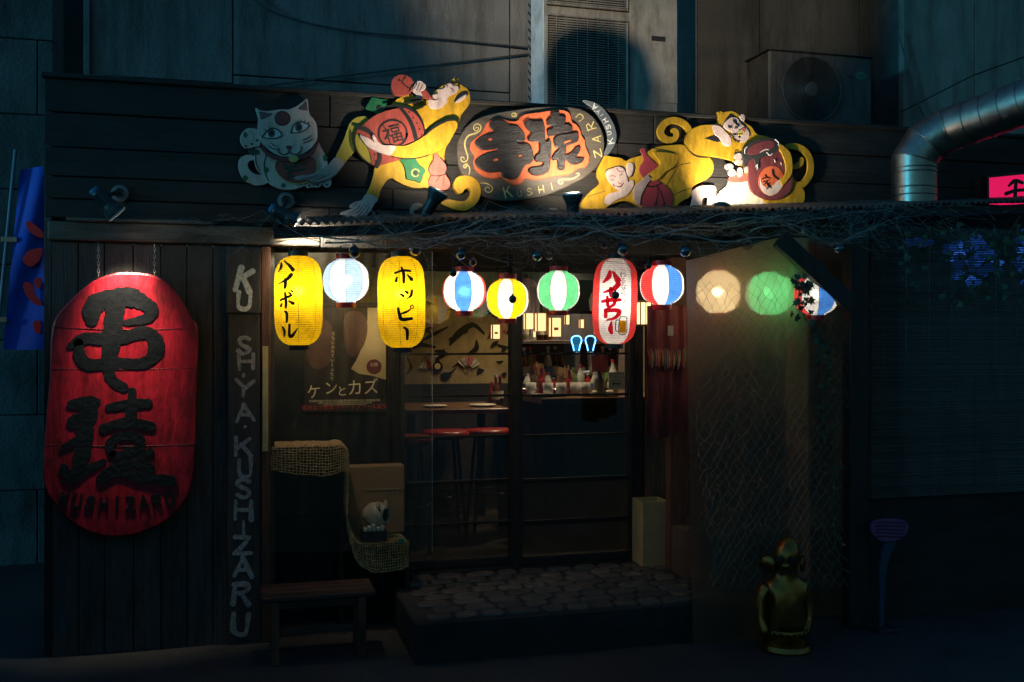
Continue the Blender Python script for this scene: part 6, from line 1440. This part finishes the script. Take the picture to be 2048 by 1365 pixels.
c = P(1570, 1132, Yq_ - 33 * s_); MB().ball(c, 9 * s_, 12, 8, (1.1, 1, .8)).build('nose', m_brz, stt, smooth=True)
c = P(1570, 1142, Yq_ - 28 * s_); MB().tube([(c.x + 14 * s_ * math.cos(t), c.y - .002, c.z - 6 * s_ * math.sin(t)) for t in [math.pi * k / 8 for k in range(9)]], 2.0 * s_, 6).build('mouth', m_dark, stt)
c = P(1568, 1258, Yq_)
mb = MB()
for k in range(24):
    t = 2 * math.pi * k / 24; mb.ball((c.x + 47 * s_ * math.cos(t), c.y + 47 * s_ * math.sin(t), c.z), 3.4 * s_, 8, 6)
MB().lathe([(45 * s_, -5 * s_), (47 * s_, 0), (45 * s_, 5 * s_)], c, seg=36).build('belt', m_brz, stt, smooth=True); mb.build('belt_studs', m_brz, stt, smooth=True)
zf = max(P(1568, 1345, Yq_).z, 0.0)
MB().lathe([(50 * s_, -.0), (52 * s_, .01), (48 * s_, .03), (.001, .03)], (c.x, Yq_ - .01, 0), seg=36).build('plinth', m_brz, stt)

# purple oval board on a teal stand
Yo3 = -1.0
fs = thing('oval_board_stand', 'small purple oval notice on a teal stand near the roof post', 'sign', P(1775, 1250, Yo3))
slab('board', ID, [(1742, 1056), (1750, 1042), (1780, 1038), (1808, 1041), (1818, 1054), (1810, 1072), (1790, 1083), (1765, 1083), (1748, 1072)], Yo3, .012, M('purple_board', (.22, .055, .15), .6, var=.2), fs)
strokes('writing', ID, [[(1748 + 2 * k % 5, 1046 + 7 * k, 1.6), (1770, 1045 + 7 * k, 2.2), (1812 - 2 * k, 1047 + 7 * k, 1.6)] for k in range(5)], Yo3 - .012, .0006, p_blk, fs)
MB().prism([(P(x, y, Yo3).x, P(x, y, Yo3).z) for x, y in ((1770, 1084), (1795, 1084), (1782, 1110), (1772, 1150), (1768, 1310), (1760, 1310), (1760, 1140), (1766, 1105))], Yo3 + .02, Yo3 + .002, .002).build('stand', M('teal_stand_paint', (.008, .05, .075), .5), fs)
MB().cbox(PX(1745, Yo3), PX(1785, Yo3), Yo3 - .06, Yo3 + .08, 0, .02, .004).build('foot', m_steel, fs)

# ================================================================== INSIDE THE SHOP
# painted mural partition
Ym2 = 1.9
mu = thing('mural_wall', 'cream wall with black ink brush painting seen through left door', 'mural', P(900, 800, Ym2))
xa_, xb_ = PX(770, Ym2), PX(1016, Ym2)
MB().box(xa_, xb_, Ym2, Ym2 + .05, PZ(900, 768, Ym2), 2.41).build('plaster', M('cream_plaster', (.40, .32, .15), .8, var=.3, scale=3, dirt=.6), mu)
MB().box(xa_, xb_, Ym2 - .02, Ym2 + .05, zs, PZ(900, 768, Ym2) - .001).build('dado', m_wood_d, mu)
BR = [[(800, 720, 4), (815, 700, 9), (840, 690, 10), (870, 695, 4)], [(845, 682, 3), (865, 670, 8), (895, 655, 3)], [(900, 690, 4), (915, 670, 14), (945, 650, 10), (968, 668, 4)], [(830, 668, 2), (850, 660, 5), (862, 672, 3), (848, 678, 3), (846, 664, 2)], [(815, 715, 2), (822, 735, 6), (812, 750, 2)], [(905, 735, 2), (925, 725, 7), (940, 735, 3)]]
rm_ = random.Random(4)
for k in range(34):
    x, y = rm_.uniform(800, 1010), rm_.uniform(600, 755); a = rm_.uniform(-.9, .5); l_ = rm_.uniform(8, 36); w0 = rm_.uniform(1.5, 11); b = a + rm_.uniform(-1.2, 1.2)
    BR.append([(x, y, w0 * .3), (x + math.cos(a) * l_ * .5, y + math.sin(a) * l_ * .5, w0), (x + math.cos(a) * l_ * .5 + math.cos(b) * l_ * .5, y + math.sin(a) * l_ * .5 + math.sin(b) * l_ * .5, w0 * .25)])
strokes('brush_painting', ID, BR, Ym2, .001, p_blk, mu)
def fan(label, cx_, cy_, r_, rot, col):
    t = thing('paper_fan', label, 'fan', P(cx_, cy_, Ym2)); c = P(cx_, cy_, Ym2 - .01); s_ = MPP(cx_, Ym2); mb = MB(); n = 18
    for k in range(n + 1):
        a = R(rot) + R(120) * (k / n - .5)
        for q in (.35, 1): mb.v.append((c.x + math.sin(a) * r_ * q * s_, c.y - (.006 if k % 2 else 0), c.z + math.cos(a) * r_ * q * s_))
    for k in range(n): mb.face((2 * k, 2 * k + 2, 2 * k + 3, 2 * k + 1), 1 if 6 < k < 12 else 0)
    mb.build('leaf', [M('fan_paper', (.6, .56, .5), .7), M('fan_' + col, {'pink': (.6, .2, .25), 'red': (.55, .06, .05)}[col], .7)], t)
    mb = MB()
    for k in range(7):
        a = R(rot) + R(116) * (k / 6 - .5); mb.tube([tuple(c + Vector((0, -.008, 0))), (c.x + math.sin(a) * r_ * s_, c.y - .008, c.z + math.cos(a) * r_ * s_)], .0018, 4)
    mb.build('ribs', M('fan_rib', (.12, .08, .05), .6), t)
fan('paper fan with a pink panel pinned to the mural', 936, 742, 28, 5, 'pink'); fan('small tilted paper fan with a red panel on the mural', 850, 712, 26, 150, 'red')
gt = thing('gourd_ornament', 'black gourd shaped ornament hanging on the mural', 'ornament', P(875, 742, Ym2))
slab('gourd', ID, [(875, 714), (879, 717), (879, 722), (885, 730), (885, 740), (875, 745), (865, 740), (865, 730), (871, 722), (871, 717)], Ym2 - .004, .012, p_blk, gt); slab('label_disc', ID, ell(875, 733, 6, 6, 14), Ym2 - .016, .001, m_pc, gt)
gt2 = thing('pan_ornament', 'small black pan shaped ornament low on the mural', 'ornament', P(893, 752, Ym2)); slab('disc', ID, ell(892, 752, 10, 7, 14), Ym2 - .004, .01, p_blk, gt2); MB().tube([tuple(P(898, 748, Ym2 - .01)), tuple(P(906, 744, Ym2 - .01))], .004, 6).build('handle', p_blk, gt2)
# pendant lamps
m_pglow = EM('pendant_paper_glow', (1, .60, .26), 2.4); m_lw = M('lamp_wood', (.25, .13, .05), .6)
for px_, py_, w_p, h_p, Y, lab in ((991, 664, 16, 30, 1.5, 'lit pendant lamp left of the door post over the counter'), (1008, 658, 10, 24, 2.4, 'small lit pendant lamp beside the door post'), (1057, 643, 17, 34, 1.5, 'lit pendant lamp just right of the door post'), (1081, 645, 19, 38, 1.4, 'lit pendant lamp left of the green lantern foot'), (1110, 655, 21, 40, 1.3, 'lit pendant lamp under the green lantern'), (1215, 640, 16, 34, 2.0, 'lit pendant lamp beyond the red lettered lantern'), (1134, 640, 9, 20, 2.3, 'tiny lit pendant lamp behind the green lantern foot'), (1163, 648, 9, 18, 2.4, 'tiny lit pendant lamp above the beer taps'), (1068, 668, 7, 14, 2.4, 'tiny low lit pendant lamp right of the door post')):
    c = P(px_, py_, Y); s_ = MPP(px_, Y); hw, hh = w_p * s_ / 2, h_p * s_ / 2
    t = thing('pendant_lamp', lab, 'lamp', c, 'pendant lamps over the counter')
    MB().box(c.x - hw * .9, c.x + hw * .9, Y - hw * .9, Y + hw * .9, c.z - hh * .92, c.z + hh * .92).build('paper', m_pglow, t)
    for sx in (-1, 1):
        for sy in (-1, 1): MB().box(c.x + sx * hw - .004, c.x + sx * hw + .004, Y + sy * hw - .004, Y + sy * hw + .004, c.z - hh, c.z + hh).build('corner_strip', m_lw, t)
    MB().box(c.x - hw * .5, c.x + hw * .4, Y - hw * .95 - .001, Y - hw * .95, c.z - hh * .3, c.z - hh * .02).build('painted_mark', m_lw, t) if px_ in (991, 1110) else None
    MB().tube([(c.x, Y, c.z + hh), (c.x, Y, 2.42)], .003, 5).build('cord', m_wire, t)
# downlights added out of view to brighten counter, table and back bar
for lab, x, y, en in (('added downlight, out of view, brightening the bar counter', PX(1120, 1.1), 1.15, 110), ('added downlight, out of view, brightening the dining table', PX(920, 1.5), 1.45, 16), ('added downlight, out of view, brightening the back bar', PX(1160, 2.4), 2.35, 130)):
    t = thing('interior_fill_light', lab, 'lamp', (x, y, 2.42))
    MB().lathe([(.045, 0), (.06, -.004), (.06, -.010), (.042, -.008), (.040, 0)], (x, y, 2.419), seg=20).build('trim', m_steel, t)
    ld = bpy.data.lights.new('interior_fill_lamp', 'SPOT'); ld.energy = en; ld.color = (1, .74, .44); ld.spot_size = R(95); ld.spot_blend = .9; ld.shadow_soft_size = .04
    lo = bpy.data.objects.new('interior_fill_lamp', ld); COL.objects.link(lo); lo.parent = t; lo.location = (0, 0, -.012)
# counter and things on it
Yc0, Yc1 = .62, 1.45; zc_ = 1.05
ct = thing('bar_counter', 'dark wooden bar counter behind the right sliding door', 'counter', (PX(1085, Yc0), Yc0, zs))
m_ctop = M('counter_top_wood', (.14, .075, .04), .3, var=.35, scale=5, stretch=(1, 8, 8), bump=.1)
MB().cbox(PX(1050, 1.0), PX(1300, 1.0), Yc0, Yc1, zc_ - .04, zc_, .004).build('top', m_ctop, ct); MB().box(PX(1060, 1.0), PX(1300, 1.0), Yc0 + .08, Yc1 - .05, zs, zc_ - .041).build('front', m_wood_dz, ct)
tb = thing('dining_table', 'dark dining table behind the left sliding door', 'table', (PX(900, 1.2), 1.2, zs))
zt_ = .97
MB().cbox(PX(800, 1.2), PX(1000, 1.2), .95, 1.65, zt_ - .03, zt_, .004).build('top', m_ctop, tb)
for x in (PX(812, 1.2), PX(990, 1.2)):
    for y in (1.0, 1.6): MB().cbox(x - .025, x + .025, y - .025, y + .025, zs, zt_ - .031, .003).build('leg', m_frame, tb)
def bottle(px_, Y, z, h, r_, body, capc, lab, labelcol=None, neck=.35):
    x = PX(px_, Y); t = thing('bottle', lab, 'bottle', (x, Y, z), 'bottles and jars in the shop')
    MB().lathe([(.001, 0), (r_ * .95, 0), (r_, .008), (r_, h * (1 - neck) - r_ * .5), (r_ * .75, h * (1 - neck)), (r_ * .38, h * (1 - neck) + r_), (r_ * .36, h * .93)], (x, Y, z), seg=16).build('body', body, t, smooth=True)
    MB().lathe([(r_ * .42, h * .92), (r_ * .42, h), (.001, h)], (x, Y, z), seg=12).build('cap', capc, t)
    if labelcol: MB().lathe([(r_ + .0008, h * .18), (r_ + .0008, h * .45)], (x, Y, z), seg=16).build('label', labelcol, t)
def gm(name, col): return M(name, col, .08, var=.1, bump=0, spec=.8)
b_br, b_gr, b_cl, b_rd, b_bk = gm('brown_bottle_glass', (.10, .035, .01)), gm('green_bottle_glass', (.10, .16, .05)), gm('pale_bottle_glass', (.38, .42, .40)), M('red_sauce_plastic', (.30, .015, .02), .35, bump=0), M('dark_soy_glass', (.03, .015, .01), .1, bump=0)
c_wh, c_rd, c_gn = M('white_cap', (.6, .6, .58), .5, bump=0), M('red_cap', (.55, .02, .03), .4, bump=0), M('green_cap', (.14, .40, .05), .4, bump=0)
lb1, lb2 = M('cream_bottle_label', (.5, .45, .34), .6, var=.3, scale=50, bump=0), M('blue_bottle_label', (.08, .16, .36), .6, var=.3, scale=50, bump=0)
bottle(1197, .72, zc_, .19, .032, b_cl, c_gn, 'clear bottle with a green cap and pale label on the counter', lb1)
bottle(1083, 1.15, zc_, .17, .026, b_rd, c_rd, 'red sauce bottle left of centre on the counter', None, .45); bottle(1139, 1.05, zc_, .16, .026, b_rd, c_rd, 'red sauce bottle right of centre on the counter', None, .45)
bottle(992, 1.3, zt_, .2, .026, b_br, c_wh, 'brown bottle on the table by the door post', lb1); bottle(984, 1.35, zt_, .15, .024, b_rd, c_rd, 'red sauce bottle on the table by the door post', None, .4); bottle(1000, 1.45, zt_, .19, .024, b_bk, c_rd, 'dark soy bottle on the table by the door post', lb1)
bottle(1150, 1.3, zc_, .15, .026, b_bk, c_rd, 'dark soy bottle beside the menu stand', lb1)
# menu and chopstick boxes
m_box = M('pale_box_wood', (.40, .25, .12), .6, var=.25, stretch=(6, 6, 1)); m_stick = M('pale_chopsticks', (.60, .46, .28), .6, var=.15)
for px_, Y, wp, hp, lab in ((1077, 1.22, 22, 58, 'tall pale wooden menu box on the counter left'), (1070, 1.12, 13, 42, 'chopstick box in front of the left menu box'), (1131, 1.25, 24, 48, 'wooden menu box on the counter right of centre'), (1123, 1.12, 15, 40, 'chopstick box in front of the right menu box'), (989, 1.5, 15, 46, 'wooden menu box on the table by the door post')):
    z0_ = zc_ if px_ > 1040 else zt_; s_ = MPP(px_, Y); x = PX(px_, Y); hw = wp * s_ / 2; h = hp * s_
    t = thing('table_box', lab, 'box', (x, Y, z0_))
    MB().box(x - hw, x + hw, Y - hw, Y - hw + .005, z0_, z0_ + h * .62).box(x - hw, x + hw, Y + hw - .005, Y + hw, z0_, z0_ + h).box(x - hw, x - hw + .005, Y - hw + .0055, Y + hw - .0055, z0_, z0_ + h * .8).box(x + hw - .005, x + hw, Y - hw + .0055, Y + hw - .0055, z0_, z0_ + h * .8).build('box', m_box, t)
    for k in range(7):
        a = x + random.uniform(-hw, hw) * .75; b = Y + random.uniform(-hw, hw) * .6
        MB().tube([(a, b, z0_ + .01), (a + random.uniform(-.006, .006), b, z0_ + h * random.uniform(.9, 1.12))], .003, 5).build('chopstick', m_stick, t)
m_tin = M('tin_metal', (.6, .58, .54), .25, .9, bump=0)
for px_, Y, r_, lab in ((1052, 1.0, .07, 'round metal ashtray by the door post on the counter'), (1112, .95, .075, 'round metal ashtray in the middle of the counter')):
    x = PX(px_, Y); o = MB().lathe([(.001, .004), (r_ * .9, .004), (r_ * .95, .035), (r_ * 1.12, .042), (r_ * 1.12, .038), (r_, .03), (r_ * .95, 0), (.001, 0)], (x, Y, zc_ + .001), seg=24).build('ashtray', m_tin, smooth=True); tag(o, lab, 'ashtray')
for px_, Y, r_, z0_, lab in ((1085, .80, .10, zc_, 'flat white plate at the front of the counter'), (965, 1.15, .09, zt_, 'white plate on the dining table near the door post'), (870, 1.15, .08, zt_, 'white plate on the dining table below the mural')):
    o = MB().lathe([(.001, .003), (r_ * .6, .003), (r_, .014), (r_, .011), (r_ * .6, 0), (.001, 0)], (PX(px_, Y), Y, z0_ + .001), seg=28).build('plate', M('white_china', (.65, .62, .55), .25, var=.05, bump=0), smooth=True); tag(o, lab, 'plate')
tw = thing('folded_towel', 'crumpled pale hand towel on tray at the counter front', 'towel', P(1208, 795, .7)); x = PX(1208, .70)
MB().cbox(x - .09, x + .085, .655, .76, zc_ + .001, zc_ + .012, .003).build('tray', m_box, tw)
mb = MB()
for k in range(6): mb.ball((x - .06 + k * .022, .70 + .01 * (k % 2), zc_ + .026), .02, 10, 6, (1, 1.3, .7))
mb.build('towel', M('pale_towel', (.55, .55, .44), .9), tw, smooth=True)
rc = random.Random(8)
m_gl = M('glass_tumbler', (.62, .62, .6), .06, var=.05, bump=0, spec=1.0)
for k, (px_, Y) in enumerate(((1062, .85), (1096, .80), (1122, .78), (1150, .84), (1170, .76), (1225, .82))):
    x = PX(px_, Y); tag(MB().lathe([(.001, .004), (.026, .004), (.032, .085), (.034, .085), (.029, 0), (.001, 0)], (x, Y, zc_ + .001), seg=20).build('tumbler', m_gl, smooth=True), 'clear tumbler on the counter front, %s from the door post' % ['first', 'second', 'third', 'fourth', 'fifth', 'sixth'][k], 'glass', 'tumblers on the counter')
adj = ['short', 'tall', 'slim', 'round', 'wide', 'narrow']
for k in range(14):
    px_ = 1056 + k * 13.2 + rc.uniform(-2, 2); Y = rc.uniform(1.05, 1.40)
    if abs(px_ - 1139) < 5 or abs(px_ - 1083) < 5: continue
    b_, c_, l_ = [(b_cl, c_wh, lb2), (b_br, c_rd, lb1), (b_gr, c_gn, lb1), (b_cl, c_rd, None), (b_rd, c_wh, lb1)][k % 5]
    bottle(px_, Y, zc_, rc.uniform(.10, .27), rc.uniform(.022, .034), b_, c_, '%s bottle, %s in the row along the back of the counter' % (adj[k % 6], ['first', 'second', 'third', 'fourth', 'fifth', 'sixth', 'seventh', 'eighth', 'ninth', 'tenth', 'eleventh', 'twelfth', 'thirteenth', 'fourteenth'][k]), l_)
# back bar
bb = thing('back_bar', 'back bar shelf with bottles behind the counter', 'shelf', (PX(1150, 2.5), 2.5, zs)); m_bb = M('back_bar_dark', (.10, .07, .05), .6)
MB().box(PX(1040, 2.6), PX(1300, 2.6), 2.75, 2.8, zs, 2.3).build('back_panel', M('blue_grey_panel', (.10, .10, .13), .6), bb)
for z in (1.06, 1.40): MB().cbox(PX(1040, 2.6), PX(1300, 2.6), 2.5, 2.74, z - .02, z, .003).build('shelf_board', m_bb, bb)
kinds = [(b_br, c_wh, lb1), (b_gr, c_rd, lb1), (b_cl, c_wh, lb2), (b_bk, c_wh, lb1)]
names_ = ['brown', 'green', 'clear', 'dark']
ORD = ['first', 'second', 'third', 'fourth', 'fifth', 'sixth', 'seventh', 'eighth', 'ninth']
for z, row_ in ((1.06, [1048, 1060, 1096, 1110, 1124, 1190, 1205, 1220, 1236]), (1.40, [1050, 1064, 1080, 1096, 1196, 1208, 1222, 1236])):
    for i, px_ in enumerate(row_):
        b_, c_, l_ = kinds[(i + (1 if z > 1.2 else 0)) % 4]
        bottle(px_, 2.6, z, random.uniform(.24, .31), .036, b_, c_, '%s bottle, %s from the left on the %s back bar shelf' % (names_[(i + (1 if z > 1.2 else 0)) % 4], ORD[i], 'upper' if z > 1.2 else 'lower'), l_)
# beer taps with neon rims
tp = thing('beer_tower', 'beer tap tower with two neon rimmed blue medallions', 'beer tap', P(1167, 740, 1.55)); Yt_ = 1.55
m_neon = EM('blue_neon', (.12, .42, 1.0), 9); m_disc = EM('blue_backlit_disc', (.02, .22, .45), .9)
for cx_, m_ in ((1153, m_disc), (1181, M('navy_disc', (.01, .05, .10), .4))):
    q = [(cx_ - 5, 702), (cx_ - 7, 692), (cx_ - 10, 682), (cx_ - 8, 675), (cx_, 672), (cx_ + 8, 675), (cx_ + 10, 682), (cx_ + 7, 692), (cx_ + 5, 702)]
    slab('medallion', ID, q, Yt_, .01, m_, tp, n=2); mb = MB(); mb.tube([tuple(P(x, y, Yt_ - .014)) for x, y in catmull(q, False, 4)], .004, 6); mb.build('neon_rim', m_neon, tp)
    MB().cbox(PX(cx_ - 4, Yt_), PX(cx_ + 4, Yt_), Yt_ - .03, Yt_ + .02, PZ(cx_, 745, Yt_), PZ(cx_, 704, Yt_), .005).build('tap_handle', m_tin, tp)
flat_text('medallion_lettering', 'EXTRA', 1153, 682, Yt_ - .0125, 4.5, p_blk, tp); flat_text('medallion_lettering', 'COLD', 1153, 687, Yt_ - .0125, 5.5, p_blk, tp)
MB().cbox(PX(1135, Yt_), PX(1205, Yt_), Yt_ - .01, Yt_ + .12, PZ(1167, 752, Yt_), PZ(1167, 742, Yt_), .01).build('tower_bar', m_tin, tp)
MB().lathe([(.04, 0), (.03, .03), (.03, .16)], (PX(1167, Yt_), Yt_ + .05, zc_), seg=20).build('tower_column', m_tin, tp)
# hanging menu strips and books high behind the right door
for k in range(7):
    px_ = 1062 + k * 6; col = [(.45, .38, .18), (.1, .16, .07), (.5, .42, .2), (.16, .06, .05), (.42, .4, .3)][k % 5]
    o = MB().cbox(PX(px_, .9), PX(px_ + 5, .9), .9, .91, PZ(px_, 626, .9), PZ(px_, 572, .9), .001).build('menu_strip', M('menu_strip_%d' % (k % 5), col, .7)); tag(o, 'narrow hanging menu strip behind right door, %s from the door post' % ['first', 'second', 'third', 'fourth', 'fifth', 'sixth', 'seventh'][k], 'menu', 'menu strips behind the right door')
tag(MB().box(PX(1095, 1.0), PX(1190, 1.0), 1.0, 1.02, PZ(1140, 628, 1.0), PZ(1140, 560, 1.0)).build('red_noren', M('red_noren_cloth', (.16, .02, .02), .8, var=.3)), 'dark red cloth hanging over the counter behind the green lantern', 'cloth')
# red stools
m_stl = M('red_vinyl', (.30, .02, .02), .35, bump=0)
for px_, Y, lab in ((815, .55, 'red topped stool at the left edge of the left door'), (890, .85, 'red topped stool in the middle of the left door'), (975, .9, 'red topped stool beside the centre door post')):
    x = PX(px_, Y); t = thing('bar_stool', lab, 'stool', (x, Y, zs)); zz_ = .80
    MB().lathe([(.001, 0), (.13, 0), (.15, .015), (.15, .035), (.13, .05), (.001, .052)], (x, Y, zz_), seg=28).build('seat', m_stl, t, smooth=True)
    for k in range(4):
        a = math.pi / 4 + k * math.pi / 2; MB().tube([(x + .09 * math.cos(a), Y + .09 * math.sin(a), zz_), (x + .16 * math.cos(a), Y + .16 * math.sin(a), zs)], .011, 8).build('leg', m_steel, t)
    MB().tube([(x + .13 * math.cos(a), Y + .13 * math.sin(a), .45) for a in [2 * math.pi * k / 20 for k in range(20)]], .008, 6, closed=True).build('foot_ring', m_steel, t)

# ================================================================== ASSUMED STREET LAMP across the lane, added unseen behind the viewer for warm light
LP = Vector((-2.9, -8.2, 3.92))
sp_ = thing('assumed_street_lamp', 'assumed warm street lamp added across the lane, out of view, lighting the outdoor unit', 'lamp', (-3.1, -8.9, 0))
MB().tube([(-3.1, -8.9, 0), (-3.1, -8.9, 3.7), (-3.05, -8.7, 3.95), (-3.0, -8.45, 3.95)], [.06, .045, .04, .035], 12).build('pole', m_steel, sp_)
MB().lathe([(.05, 0), (.06, .10), (.11, .24), (.10, .24), (.05, .1)], (-3.0, -8.47, 3.95), (.50, .85, -.02), 24).build('head', m_steel, sp_)
ld = bpy.data.lights.new('assumed_street_lamp_light', 'SPOT'); ld.energy = 3000; ld.color = (1, .80, .58); ld.spot_size = R(18); ld.spot_blend = .6; ld.shadow_soft_size = .06
lo = bpy.data.objects.new('assumed_street_lamp_light', ld); COL.objects.link(lo); lo.parent = sp_; lo.location = LP - sp_.location
lo.rotation_euler = (Vector((2.1, .3, 4.05)) - LP).to_track_quat('-Z', 'Y').to_euler()
# lantern shaped blocker added out of view to shade the tall outdoor unit
A_ = LP; T_ = P(1200, 165, .2); Cn = A_.lerp(T_, .52)
rl_ = thing('round_blocker', 'lantern shaped blocker added on a cable over the lane, out of view', 'lantern', Cn)
MB().lathe([(.06, -.165), (.13, -.12), (.165, 0), (.13, .12), (.06, .165)], Cn, seg=28, cap0=True, cap1=True).build('shade', M('blocker_cloth', (.2, .2, .2), .8), rl_, smooth=True)
MB().tube([(Cn.x - 6, Cn.y, Cn.z + .5), (Cn.x, Cn.y, Cn.z + .25), (Cn.x + 6, Cn.y, Cn.z + .5)], .004, 5).build('cable', m_wire, rl_)
MB().tube([(Cn.x, Cn.y, Cn.z + .165), (Cn.x, Cn.y, Cn.z + .25)], .003, 5).build('hook', m_wire, rl_)

# low shed added out of view to keep street glow off the shop front
shd = thing('glow_blocker_shed', 'added low shed left of the shop, out of view, blocking the street glow', 'building', (-3.2, -4.0, 0))
yy = -9.0
while yy < -.75:
    MB().cbox(-2.62, -2.58, yy, yy + .195, 0, 1.75, .003).build('board', m_wood_dz, shd); yy += .2
MB().box(-4.6, -2.63, -9.0, -.76, 0, 1.75).build('body', m_frame, shd)
mb = MB(); mb.v = [(-2.4, -9.2, 1.78), (-2.4, -.62, 1.78), (-4.8, -.62, 2.1), (-4.8, -9.2, 2.1), (-2.4, -9.2, 1.81), (-2.4, -.62, 1.81), (-4.8, -.62, 2.13), (-4.8, -9.2, 2.13)]
for f in ((0, 1, 2, 3), (7, 6, 5, 4), (0, 4, 5, 1), (1, 5, 6, 2), (2, 6, 7, 3), (3, 7, 4, 0)): mb.face(f)
mb.build('roof', m_corr, shd)

# lamp added out of view on the blocker shed to light the banner
lq = thing('banner_fill_lamp', 'added lamp out of view on the shed end, lighting the banner', 'lamp', (-2.45, -.70, 1.70))
MB().lathe([(.05, 0), (.05, .03), (.035, .07), (.001, .075)], (-2.45, -.75, 1.66), (0, 1, 0), 20).build('body', m_steel, lq)
ld = bpy.data.lights.new('banner_fill_light', 'SPOT'); ld.energy = 11; ld.color = (.85, .92, 1); ld.spot_size = R(42); ld.spot_blend = .6; ld.shadow_soft_size = .03
lo = bpy.data.objects.new('banner_fill_light', ld); COL.objects.link(lo); lo.parent = lq; lo.location = Vector((-2.45, -.66, 1.66)) - lq.location
lo.rotation_euler = (P(62, 560, Yn) - Vector((-2.45, -.66, 1.66))).to_track_quat('-Z', 'Y').to_euler()
# black wall added for the dark of the gap between the buildings
aw = MB().box(PX(60, 2.6), PX(240, 2.6), 2.6, 2.7, 0, 6.0).build('alley_wall', M('gap_dark_render', (.02, .021, .022), .9)); tag(aw, 'black wall standing for the dark gap left of the rendered building', 'wall')
# cables on the wall; the first tube stands for a cable shadow line
for lab, pts in (('black tube standing for the cable shadow line across the upper left wall', [(486, -20), (560, 30), (700, 62), (880, 78), (1060, 96)]), ('thin black cable running along the wall above the fascia', [(180, 150), (300, 160), (470, 176), (700, 150), (1060, 108)]), ('black cable looping down the right wall panel', [(1795, 60), (1830, 190), (1850, 240), (1880, 330)])):
    Yc_ = YB - .03 if pts[0][0] < 1700 else YQ - .03
    tag(MB().tube([tuple(P(x, y, Yc_)) for x, y in catmull(pts, False, 6)], .006, 6).build('cable', m_wire), lab, 'cable')
